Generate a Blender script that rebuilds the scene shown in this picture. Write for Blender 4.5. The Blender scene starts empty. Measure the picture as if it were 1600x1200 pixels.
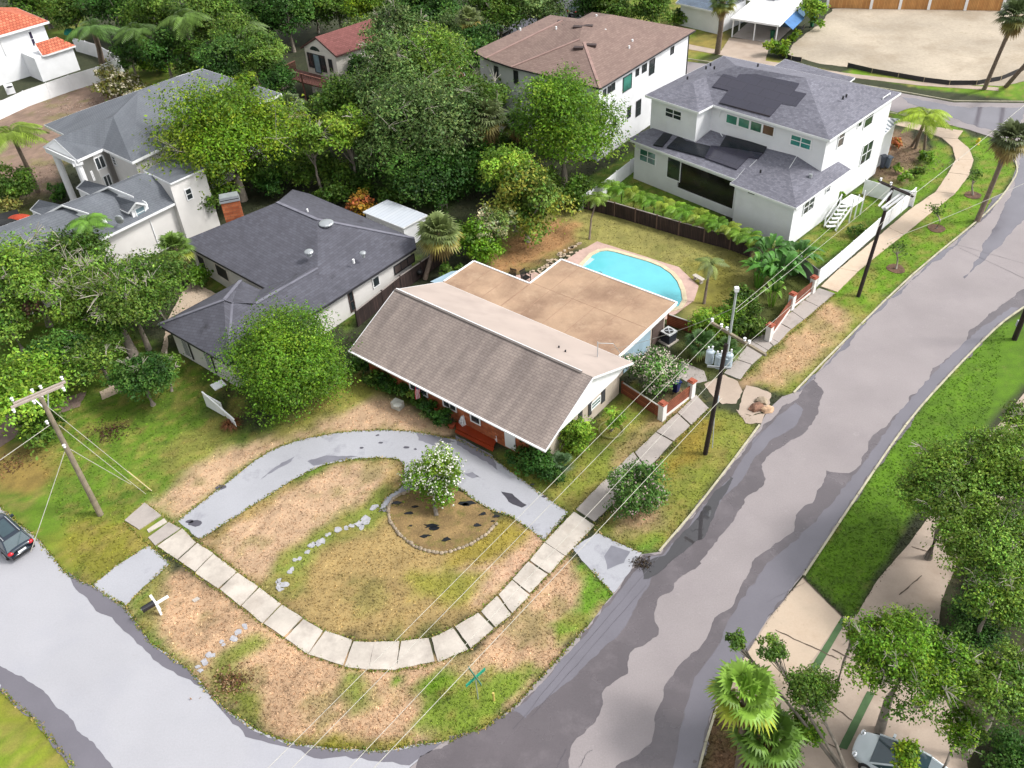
import bpy, bmesh, math, random
import numpy as np
from mathutils import Vector, Matrix
from mathutils.geometry import tessellate_polygon
random.seed(7); rng = np.random.default_rng(7)
scene = bpy.context.scene
C = scene.collection

# ------------------------------------------------------------------ camera, sky, sun, exposure
FOC, CAMH, TH, RO = 1391.0, 42.0, math.radians(40.05), math.radians(-3.56)
_f = np.array([0, math.cos(TH), -math.sin(TH)]); _u = np.array([0, math.sin(TH), math.cos(TH)]); _r = np.array([1., 0, 0])
_r2 = _r*math.cos(RO)+_u*math.sin(RO); _u2 = _u*math.cos(RO)-_r*math.sin(RO)
ROT = np.array([_r2, _u2, -_f]).T
cam = bpy.data.cameras.new('camera'); camo = bpy.data.objects.new('camera', cam); C.objects.link(camo)
cam.sensor_width = 36; cam.lens = 36*FOC/1600; cam.clip_end = 3000; cam.clip_start = .5
M4 = Matrix([[*ROT[0], 0], [*ROT[1], 0], [*ROT[2], CAMH], [0, 0, 0, 1]]); camo.matrix_world = M4
scene.camera = camo
SUN_AZ, SUN_EL = math.radians(98), math.radians(48)      # azimuth from +Y (north) clockwise
world = bpy.data.worlds.new('World'); scene.world = world; world.use_nodes = True
nt = world.node_tree; nt.nodes.clear()
sky = nt.nodes.new('ShaderNodeTexSky'); sky.sky_type = 'NISHITA'; sky.sun_disc = False
sky.sun_elevation = SUN_EL; sky.sun_rotation = SUN_AZ; sky.air_density = 1.0; sky.dust_density = 3.0
hs = nt.nodes.new('ShaderNodeHueSaturation'); hs.inputs['Saturation'].default_value = .13
bg = nt.nodes.new('ShaderNodeBackground'); bg.inputs['Strength'].default_value = .15
wo = nt.nodes.new('ShaderNodeOutputWorld')
nt.links.new(sky.outputs[0], hs.inputs['Color']); nt.links.new(hs.outputs[0], bg.inputs[0]); nt.links.new(bg.outputs[0], wo.inputs[0])
sl = bpy.data.lights.new('sun', 'SUN'); sl.energy = 1.5; sl.angle = math.radians(10); sl.color = (1, .96, .9)
so = bpy.data.objects.new('sun', sl); C.objects.link(so)
sd = Vector((math.sin(SUN_AZ)*math.cos(SUN_EL), math.cos(SUN_AZ)*math.cos(SUN_EL), math.sin(SUN_EL)))
so.rotation_euler = sd.to_track_quat('Z', 'Y').to_euler(); so.location = (30, 0, 60)
scene.view_settings.view_transform = 'Standard'; scene.view_settings.look = 'None'
scene.view_settings.exposure = .8; scene.view_settings.gamma = 1
scene.cycles.max_bounces = 5; scene.cycles.transparent_max_bounces = 4
scene.cycles.use_denoising = True

# ------------------------------------------------------------------ helpers
def P(x, y, z=0.0):
    """photo pixel (1600x1200) + height -> world point"""
    q = ROT @ np.array([x-800, -(y-600), -FOC]); t = (z-CAMH)/q[2]
    w = q*t; return Vector((w[0], w[1], z))
def ray(x, y):
    q = ROT @ np.array([x-800, -(y-600), -FOC]); return Vector(q/np.linalg.norm(q))
CAMP = Vector((0, 0, CAMH))
def px_m(p):  # metres per photo pixel at a world point
    return (Vector(p)-CAMP).dot(Vector(_f))/FOC
def S(r, g, b, k=.8):
    f = lambda c: ((c/255+.055)/1.055)**2.4 if c > 10 else c/255/12.92
    return (f(r)*k, f(g)*k, f(b)*k)

MATS = {}
def mat(name, col, rough=.7, var=.12, scale=1.5, bump=0, bscale=20, metal=0, spec=.5, col2=None, trans=0, kind=None, **kw):
    if name in MATS: return MATS[name]
    m = bpy.data.materials.new(name); m.use_nodes = True; n = m.node_tree; bs = n.nodes['Principled BSDF']
    bs.inputs['Roughness'].default_value = rough; bs.inputs['Metallic'].default_value = metal
    bs.inputs['Specular IOR Level'].default_value = spec
    L = n.links.new
    tc = n.nodes.new('ShaderNodeTexCoord'); geo = n.nodes.new('ShaderNodeNewGeometry')
    pos = geo.outputs['Position']
    def noise(sc, det=4, vec=None, rg=.55):
        t = n.nodes.new('ShaderNodeTexNoise'); t.inputs['Scale'].default_value = sc; t.inputs['Detail'].default_value = det
        t.inputs['Roughness'].default_value = rg
        L(vec or pos, t.inputs['Vector']); return t.outputs['Fac']
    def ramp(fac, a, b, ca=(0, 0, 0, 1), cb=(1, 1, 1, 1)):
        r = n.nodes.new('ShaderNodeValToRGB'); r.color_ramp.elements[0].position = a; r.color_ramp.elements[1].position = b
        r.color_ramp.elements[0].color = ca; r.color_ramp.elements[1].color = cb; L(fac, r.inputs[0]); return r.outputs[0]
    def mix(fac, a, b, mode='MIX'):
        x = n.nodes.new('ShaderNodeMix'); x.data_type = 'RGBA'; x.blend_type = mode
        if isinstance(fac, (int, float)): x.inputs[0].default_value = fac
        else: L(fac, x.inputs[0])
        for s, v in ((x.inputs[6], a), (x.inputs[7], b)):
            if isinstance(v, (tuple, list)): s.default_value = (*v[:3], 1)
            else: L(v, s)
        return x.outputs[2]
    c4 = tuple(col)
    if kind == 'attr':
        a = n.nodes.new('ShaderNodeAttribute'); a.attribute_name = 'Col'; base = a.outputs['Color']
    elif kind in ('brick', 'shingle', 'plank', 'tile'):
        uv = n.nodes.new('ShaderNodeUVMap'); uv.uv_map = 'UV'
        b = n.nodes.new('ShaderNodeTexBrick'); L(uv.outputs[0], b.inputs['Vector'])
        w, h, mo = kw.get('dims', (.3, .15, .012))
        b.inputs['Scale'].default_value = 1; b.inputs['Brick Width'].default_value = w; b.inputs['Row Height'].default_value = h
        b.inputs['Mortar Size'].default_value = mo; b.inputs['Mortar Smooth'].default_value = .3
        b.offset = .5 if kind != 'plank' else .0
        d2 = col2 or tuple(v*.72 for v in col)
        b.inputs['Color1'].default_value = (*col, 1); b.inputs['Color2'].default_value = (*d2, 1)
        b.inputs['Mortar'].default_value = (*kw.get('mortar', tuple(v*.5 for v in col)), 1)
        base = b.outputs['Color']
    else: base = None
    k1 = noise(scale, 5)
    dark = tuple(v*(1-var*1.6) for v in c4); lite = tuple(min(1, v*(1+var)) for v in c4)
    if base is None: base = mix(ramp(k1, .3, .7), dark, lite)
    else:
        base = mix(1.0, base, ramp(k1, .25, .75, (*(1-var*1.6,)*3, 1), (*(1+var*.6,)*3, 1)), 'MULTIPLY')
    if kw.get('streak'):
        mp = n.nodes.new('ShaderNodeMapping'); uv2 = n.nodes.new('ShaderNodeUVMap'); uv2.uv_map = 'UV'
        L(uv2.outputs[0], mp.inputs[0]); mp.inputs['Scale'].default_value = (1.1, .16, 1)
        s = noise(1.0, 5, mp.outputs[0]); base = mix(kw['streak'], base, ramp(s, .35, .7, (.45, .43, .45, 1), (1.25, 1.22, 1.2, 1)), 'MULTIPLY')
    if kw.get('stain'):
        sc, lo, hi, sc_col, amt = kw['stain']
        s2 = noise(sc, 8, None, .65); r2 = ramp(s2, lo, hi)
        mm = n.nodes.new('ShaderNodeMath'); mm.operation = 'MULTIPLY'; L(r2, mm.inputs[0]); mm.inputs[1].default_value = amt
        base = mix(mm.outputs[0], base, sc_col)
    if kw.get('stain2'):
        sc, lo, hi, sc_col, amt = kw['stain2']
        mm = n.nodes.new('ShaderNodeMath'); mm.operation = 'MULTIPLY'; L(ramp(noise(sc, 9, None, .75), lo, hi), mm.inputs[0]); mm.inputs[1].default_value = amt
        base = mix(mm.outputs[0], base, sc_col)
    if kw.get('speck'):
        sc, amt = kw['speck']; s3 = noise(sc, 3, None, .8)
        base = mix(1.0, base, ramp(s3, .25, .75, (*(1-amt,)*3, 1), (*(1+amt,)*3, 1)), 'MULTIPLY')
    L(base, bs.inputs['Base Color'])
    if kw.get('roughmap'):
        lo, hi, sc = kw['roughmap']; t = noise(sc, 4); r = n.nodes.new('ShaderNodeMapRange')
        r.inputs[1].default_value = .35; r.inputs[2].default_value = .65; r.inputs[3].default_value = lo; r.inputs[4].default_value = hi
        L(t, r.inputs[0]); L(r.outputs[0], bs.inputs['Roughness'])
    if bump:
        bp = n.nodes.new('ShaderNodeBump'); bp.inputs['Strength'].default_value = bump; bp.inputs['Distance'].default_value = .05
        L(noise(bscale, 6), bp.inputs['Height']); L(bp.outputs[0], bs.inputs['Normal'])
    if trans:
        out = n.nodes['Material Output']; tr = n.nodes.new('ShaderNodeBsdfTranslucent'); ms = n.nodes.new('ShaderNodeMixShader')
        ms.inputs[0].default_value = trans; L(base, tr.inputs[0]); L(bs.outputs[0], ms.inputs[1]); L(tr.outputs[0], ms.inputs[2]); L(ms.outputs[0], out.inputs[0])
    MATS[name] = m; return m

ORG = {}
class MB:
    def __init__(s): s.v = []; s.f = []; s.c = None
    def add(s, vs, fs):
        o = len(s.v); s.v += [tuple(v) for v in vs]; s.f += [tuple(i+o for i in f) for f in fs]; return s
    def poly(s, vs):
        vs = [Vector(v) for v in vs]
        if len(vs) <= 4: return s.add(vs, [tuple(range(len(vs)))])
        return s.add(vs, [tuple(t) for t in tessellate_polygon([vs])])
    def box(s, c, sx, sy, sz, rz=0, mt=None):
        m = mt or Matrix.Translation(Vector(c)) @ Matrix.Rotation(rz, 4, 'Z')
        vs = [m @ Vector((x*sx/2, y*sy/2, z*sz/2)) for x in (-1, 1) for y in (-1, 1) for z in (-1, 1)]
        return s.add(vs, [(0, 1, 3, 2), (4, 6, 7, 5), (0, 4, 5, 1), (2, 3, 7, 6), (0, 2, 6, 4), (1, 5, 7, 3)])
    def bar(s, a, b, w, h):      # box from a to b
        a, b = Vector(a), Vector(b); d = b-a; L = d.length
        if L < 1e-5: return s
        q = d.to_track_quat('X', 'Z').to_matrix().to_4x4(); m = Matrix.Translation((a+b)/2) @ q
        return s.box(None, L, w, h, mt=m)
    def prism(s, pts, z0, z1, cap=True):
        n = len(pts); lo = [Vector((p[0], p[1], z0)) for p in pts]; hi = [Vector((p[0], p[1], z1)) for p in pts]
        s.add(lo+hi, [(i, (i+1) % n, n+(i+1) % n, n+i) for i in range(n)])
        if cap: s.poly(hi); s.poly(lo)
        return s
    def tube(s, pts, rad, n=6, cap=True):
        pts = [Vector(p) for p in pts]; rad = rad if isinstance(rad, (list, tuple)) else [rad]*len(pts)
        rings = []
        for i, p in enumerate(pts):
            d = (pts[min(i+1, len(pts)-1)]-pts[max(i-1, 0)]).normalized()
            x = d.cross(Vector((0, 0, 1))); x = x.normalized() if x.length > .01 else Vector((1, 0, 0)); y = d.cross(x)
            rings.append([p+(x*math.cos(2*math.pi*k/n)+y*math.sin(2*math.pi*k/n))*rad[i] for k in range(n)])
        vs = [v for r in rings for v in r]; fs = []
        for i in range(len(pts)-1):
            for k in range(n): fs.append((i*n+k, i*n+(k+1) % n, (i+1)*n+(k+1) % n, (i+1)*n+k))
        if cap: fs += [tuple(range(n)), tuple((len(pts)-1)*n+k for k in range(n))]
        return s.add(vs, fs)
    def cyl(s, c, r, h, n=16, r2=None):
        c = Vector(c); return s.tube([c, c+Vector((0, 0, h))], [r, r if r2 is None else r2], n)
    def dome(s, c, rx, ry, rz, n=12, m=6, full=False):
        c = Vector(c); rows = []
        t0 = -math.pi/2 if full else 0
        for j in range(m+1):
            t = t0+(math.pi/2-t0)*j/m
            rows.append([c+Vector((rx*math.cos(t)*math.cos(2*math.pi*k/n), ry*math.cos(t)*math.sin(2*math.pi*k/n), rz*math.sin(t))) for k in range(n)])
        vs = [v for r in rows for v in r]
        return s.add(vs, [(j*n+k, j*n+(k+1) % n, (j+1)*n+(k+1) % n, (j+1)*n+k) for j in range(m) for k in range(n)])
    def build(s, name, m, parent=None, smooth=False, uv=True, **props):
        o = mesh_obj(name, s.v, s.f, m, parent, smooth, uv)
        for k, v in props.items(): o[k] = v
        return o
def mesh_obj(name, v, f, m, parent=None, smooth=False, uv=True):
    me = bpy.data.meshes.new(name); off = ORG.get(parent.name, Vector()) if parent else Vector()
    me.from_pydata([(a[0]-off[0], a[1]-off[1], a[2]-off[2]) for a in v], [], f); me.update()
    if uv:
        l = me.uv_layers.new(name='UV'); vv = me.vertices; dat = []
        for p in me.polygons:
            n = p.normal
            h = Vector((0, 0, 1)).cross(n); h = h.normalized() if h.length > .02 else Vector((.755, -.656, 0)); w = n.cross(h)
            for vi in p.vertices:
                c = vv[vi].co+off; dat += [c.dot(h), c.dot(w)]
        l.data.foreach_set('uv', dat)
    if smooth: me.polygons.foreach_set('use_smooth', [True]*len(me.polygons))
    if m: me.materials.append(m)
    o = bpy.data.objects.new(name, me); C.objects.link(o)
    if parent: o.parent = parent
    ORG[o.name] = off
    return o
def thing(name, label, cat, loc, group=None):
    o = bpy.data.objects.new(name, None); C.objects.link(o); o.location = Vector(loc); o.empty_display_size = .3
    o['label'] = label; o['category'] = cat
    if group: o['group'] = group
    ORG[o.name] = Vector(loc); return o
def tag(o, label, cat, group=None):
    o['label'] = label; o['category'] = cat
    if group: o['group'] = group
    return o
def struct(o): o['kind'] = 'structure'; return o
def pull(root, m_from):  # put thing geometry in place is already done in world coordinates
    return root
def crv(pts, n=6, closed=False):
    """catmull-rom through pixel points"""
    pts = [np.array(p, float) for p in pts]; out = []; N = len(pts)
    for i in range(N-1+closed):
        p0 = pts[i-1] if (i > 0 or closed) else pts[0]; p1 = pts[i]; p2 = pts[(i+1) % N]; p3 = pts[(i+2) % N] if (i+2 < N or closed) else pts[-1]
        for k in range(n):
            t = k/n; out.append(.5*((2*p1)+(-p0+p2)*t+(2*p0-5*p1+4*p2-p3)*t*t+(-p0+3*p1-3*p2+p3)*t**3))
    if not closed: out.append(pts[-1])
    return [tuple(p) for p in out]
def W(pts, z=0): return [P(x, y, z) for x, y in pts]
def rough(pts, step=.5, amp=.07, seed=0):
    r = random.Random(seed); out = []; n = len(pts)
    if amp >= .1:      # wandering edge: fractal offset along the outline
        tb = [r.uniform(-1, 1) for _ in range(4096)]
        def nz(t):
            i = int(t); f = t-i; f = f*f*(3-2*f); return tb[i % 4096]*(1-f)+tb[(i+1) % 4096]*f
        s = 0; step = .18
        for i in range(n):
            a, b = pts[i], pts[(i+1) % n]; L = (b-a).length; k = max(1, min(600, int(L/step))); d = (b-a).normalized() if L > 0 else Vector((1, 0, 0)); nn = Vector((-d.y, d.x, 0))
            for j in range(k):
                q = s+L*j/k; out.append(a.lerp(b, j/k)+nn*amp*1.7*(nz(q*.5)+.5*nz(q*1.3+50)+.22*nz(q*4.1+90)))
            s += L
        return out
    for i in range(n):
        a, b = pts[i], pts[(i+1) % n]; L = (b-a).length; k = max(1, min(300, int(L/step))); d = (b-a).normalized() if L > 0 else Vector((1, 0, 0)); nn = Vector((-d.y, d.x, 0))
        for j in range(k): out.append(a.lerp(b, j/k)+nn*r.uniform(-amp, amp))
    return out
def sheet(name, pts, z, m, amp=.05, step=.5, seed=1):
    w = rough([Vector((p[0], p[1], z)) for p in pts], step, amp, seed)
    for p in w: p.z = z
    return struct(MB().poly(w).build(name, m))

def inset(pts, d):
    """pull each corner of a horizontal polygon inward by d metres"""
    n = len(pts); area = sum(pts[i].x*pts[(i+1) % n].y-pts[(i+1) % n].x*pts[i].y for i in range(n)); sg = 1 if area > 0 else -1; out = []
    for i in range(n):
        a, b, c = pts[i-1], pts[i], pts[(i+1) % n]; d1 = (b-a); d1.z = 0; d1.normalize(); d2 = (c-b); d2.z = 0; d2.normalize()
        n1 = Vector((-d1.y, d1.x, 0))*sg; n2 = Vector((-d2.y, d2.x, 0))*sg; bis = n1+n2
        k = 1+n1.dot(n2); bis = bis/max(k, .3); out.append(b+bis*d)
    return out

# ------------------------------------------------------------------ materials
WHITE = mat('white_paint', (.80, .81, .83), .6, .04)
TRIM = mat('white_trim', (.82, .83, .84), .5, .03)
STUCCO = mat('white_stucco', (.78, .79, .81), .85, .04, .6, .2, 30, stain=(.35, .52, .8, (.5, .5, .5), .25))
CREAM = mat('cream_stucco', (.70, .66, .60), .85, .05, .6)
OFFW = mat('offwhite_stucco', (.72, .70, .68), .85, .06, .5)
TAN = mat('tan_stucco', (.50, .43, .36), .85, .06, .6)
GLASS = mat('window_glass', (.03, .04, .045), .05, .2, .4, spec=.9)
GLASSG = mat('green_window_glass', (.05, .2, .16), .06, .4, .7, spec=.9)
DARKF = mat('dark_frame', (.03, .03, .035), .5)
CURT = mat('curtained_glass', (.38, .42, .42), .12, .25, 1.5, spec=.8)
BRICK = mat('orange_brick', S(204, 118, 74), .9, .25, 1.5, .3, 10, kind='brick', dims=(.6, .22, .015), col2=S(168, 84, 46), mortar=S(140, 100, 76))
SHG = mat('taupe_shingle', S(172, 159, 151), .95, .1, .35, kind='shingle', dims=(.42, .2, .02), col2=S(160, 147, 140), mortar=S(136, 124, 118), streak=.5)
SHGB = mat('bleached_roll_roof', S(193, 178, 169), .95, .08, .5, stain=(.25, .5, .8, S(165, 150, 140), .5))
FLATR = mat('tan_flat_roof', S(184, 154, 127), .9, .12, .35, stain=(.22, .45, .7, S(130, 100, 82), .8), stain2=(.8, .52, .7, S(206, 178, 150), .5), speck=(7, .1))
SHD = mat('charcoal_shingle', S(100, 101, 112), .92, .08, .3, kind='shingle', dims=(.5, .24, .012), col2=S(88, 88, 98), mortar=S(72, 72, 80), streak=.2, stain=(.5, .62, .72, S(58, 56, 62), .8))
SHM = mat('mid_grey_shingle', S(116, 122, 129), .92, .1, .4, kind='shingle', dims=(.45, .2, .02), col2=S(116, 121, 129), mortar=S(100, 104, 112), streak=.3, speck=(5, .1))
SHS = mat('speckled_grey_shingle', S(136, 136, 148), .92, .1, .5, kind='shingle', dims=(.32, .16, .01), col2=S(112, 112, 124), mortar=S(104, 104, 114), speck=(5, .18))
SHB = mat('brown_shingle', S(150, 127, 117), .92, .09, .4, kind='shingle', dims=(.5, .26, .015), col2=S(136, 113, 105), mortar=S(114, 94, 88), speck=(4, .1))
SHR = mat('red_brown_shingle', S(140, 88, 84), .92, .1, .5, kind='shingle', dims=(.5, .26, .02), col2=S(122, 74, 70))
TILE = mat('orange_roof_tile', S(236, 140, 105), .8, .15, .8, kind='brick', dims=(.42, .5, .05), col2=S(205, 105, 75), mortar=S(150, 70, 50))
WOODF = mat('weathered_fence_wood', S(82, 62, 58), .9, .3, 1.2, kind='plank', dims=(.16, 3, .02), col2=S(58, 44, 42), mortar=(.01, .01, .01))
WOODR = mat('red_cedar_boards', S(172, 98, 66), .8, .25, 1.0, kind='plank', dims=(5, .16, .015), col2=S(140, 76, 52), mortar=S(70, 35, 25))
WOODO = mat('new_pine_boards', S(222, 165, 100), .8, .15, 1, kind='plank', dims=(.2, 3, .02), col2=S(200, 140, 80))
WOODG = mat('grey_pole_wood', S(150, 138, 118), .9, .2, 2, .3, 12)
WOODD = mat('creosote_pole_wood', S(50, 38, 36), .85, .3, 2)
GALV = mat('galvanised_metal', (.5, .53, .55), .4, .1, metal=.6)
TRANSF = mat('transformer_grey', S(190, 205, 215), .45, .06)
PORC = mat('white_porcelain', (.8, .8, .82), .3, .02)
BLACK = mat('black_plastic', (.012, .012, .013), .5)
STREETA = mat('pale_wet_asphalt', S(185, 185, 191), .34, .05, .15, .04, 25, stain=(.12, .48, .72, S(168, 169, 180), .7), stain2=(1.1, .6, .74, S(170, 168, 172), .6), speck=(11, .09), roughmap=(.28, .5, .3))
STREETB = mat('dry_asphalt', S(160, 152, 153), .85, .07, .2, .12, 30, stain=(.3, .5, .75, S(146, 138, 141), .6), stain2=(.9, .6, .72, S(184, 176, 176), .5), speck=(11, .12))
WETB = mat('wet_asphalt', S(102, 95, 99), .3, .1, .3, .05, 20, spec=.9, stain=(.5, .5, .7, S(128, 120, 124), .6), speck=(11, .12), roughmap=(.12, .34, .4))
WETA = mat('wet_gutter_asphalt', S(120, 117, 126), .12, .08, .3, .03, 20, spec=.9, speck=(9, .05), roughmap=(.06, .22, .4))
DRIVE = mat('driveway_asphalt', S(182, 183, 190), .5, .06, .3, .06, 20, stain=(.6, .55, .72, S(140, 140, 150), .75), stain2=(2.2, .62, .72, S(150, 149, 156), .5), speck=(11, .1))
CONC = mat('sidewalk_concrete', S(210, 201, 190), .85, .12, .5, .1, 25, stain=(.7, .47, .72, S(160, 150, 142), .7), stain2=(.33, .52, .62, S(182, 170, 158), .55), speck=(9, .06))
CONCG = mat('grey_old_concrete', S(186, 177, 171), .85, .15, .9, .1, 25, stain=(.9, .48, .72, S(138, 130, 126), .6), speck=(9, .08))
CONCP = mat('warm_concrete', S(212, 192, 170), .85, .1, .5, .1, 25, stain=(.5, .48, .72, S(180, 156, 134), .7), stain2=(2.5, .6, .75, S(160, 142, 124), .5), speck=(9, .05))
CONCT = mat('tan_concrete', S(190, 172, 156), .85, .1, .5, .1, 25, stain=(.35, .5, .72, S(160, 138, 120), .6), speck=(9, .06))
KERB = mat('pale_kerb', S(198, 192, 166), .85, .15, 1.5)
POOLD = mat('pink_pool_deck', S(210, 178, 166), .85, .1, 1, speck=(8, .08))
WATER = mat('pool_water', S(112, 208, 220, .82), .06, .05, .5, .08, 2.5, spec=.6)
PORCH = mat('terracotta_paint', S(170, 66, 30), .5, .15, 1)
SAND = mat('graded_sand', S(190, 177, 158), .95, .16, .12, .5, 2, stain=(.16, .48, .68, S(160, 144, 122), .7), stain2=(.6, .6, .72, S(140, 128, 92), .6), speck=(2.5, .14))
SILT = mat('black_silt_fabric', (.02, .02, .025), .6)
TURF = mat('artificial_turf', S(82, 112, 72), .95, .15, 2)
SOLAR = mat('solar_panel_glass', S(62, 60, 74), .16, .06, .4, spec=.8, kind='brick', dims=(1.75, 1.05, .02), col2=S(58, 57, 72), mortar=S(48, 48, 58))
BARK = mat('grey_bark', S(150, 140, 128), .9, .2, 3)
BARKD = mat('brown_bark', S(92, 78, 66), .9, .2, 3)
PALMT = mat('palm_trunk_bark', S(128, 112, 98), .9, .2, 4)
LEAF = mat('foliage', (1, 1, 1), .55, .16, .9, kind='attr', trans=.3, spec=.3)
FROND = mat('palm_frond', (1, 1, 1), .5, .12, 1.5, kind='attr', trans=.25, spec=.4)
GRASSM = mat('lawn_ground', (1, 1, 1), .95, .1, .5, .5, 14, kind='attr', speck=(7, .2), stain=(2.2, .58, .8, S(120, 104, 60), .25), stain2=(.8, .55, .72, S(150, 128, 92), .22))
TUFT = mat('grass_blades', (1, 1, 1), .7, .1, 1, kind='attr', trans=.3)
STONE = mat('edging_stone', S(176, 160, 138), .9, .25, 4, .3, 10)
RED = mat('red_lens', (.45, .01, .02), .2)
CARD = mat('charcoal_car_paint', S(44, 56, 70), .15, .04, spec=.8)
CARW = mat('white_car_paint', S(224, 234, 238), .18, .02, spec=.8)
CARB = mat('black_car_paint', (.012, .012, .015), .12, .02, spec=.8)
CGLASS = mat('car_glass', S(62, 84, 92), .05, .1, spec=1)
CHROME = mat('bright_metal', (.7, .72, .74), .25, .02, metal=.8)
TYRE = mat('tyre_rubber', (.02, .02, .02), .8)
BLUEP = mat('blue_plastic', S(30, 50, 120), .4)
GREENP = mat('green_plastic', S(24, 100, 70), .4)
CARDB = mat('cardboard_box', S(190, 160, 130), .8)
BLUEA = mat('blue_awning', S(78, 128, 185), .7)
METALR = mat('white_metal_roof', S(222, 228, 236), .35, .04, .5, kind='plank', dims=(.4, 9, .02), col2=S(215, 222, 232), mortar=S(180, 188, 200))
BLUEF = mat('pale_blue_panel', S(170, 196, 212), .5, .1, 1)
YEL = mat('yellow_guard', S(215, 195, 110), .6)
SIGNG = mat('sign_green', S(30, 160, 130), .4)
HYD = mat('yellow_paint', S(220, 200, 60), .5)
TERRA = mat('terracotta_pot', S(180, 90, 60), .8)
MULCH = mat('mulch', S(110, 84, 66), .95, .3, 3, .5, 12, speck=(10, .3))
DIRTB = mat('bed_soil', S(150, 124, 82), .95, .25, .9, .6, 9, stain=(1.2, .5, .66, S(112, 108, 50), .8), speck=(8, .28))
TARM = mat('black_tarp', (.008, .01, .014), .35)

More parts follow.
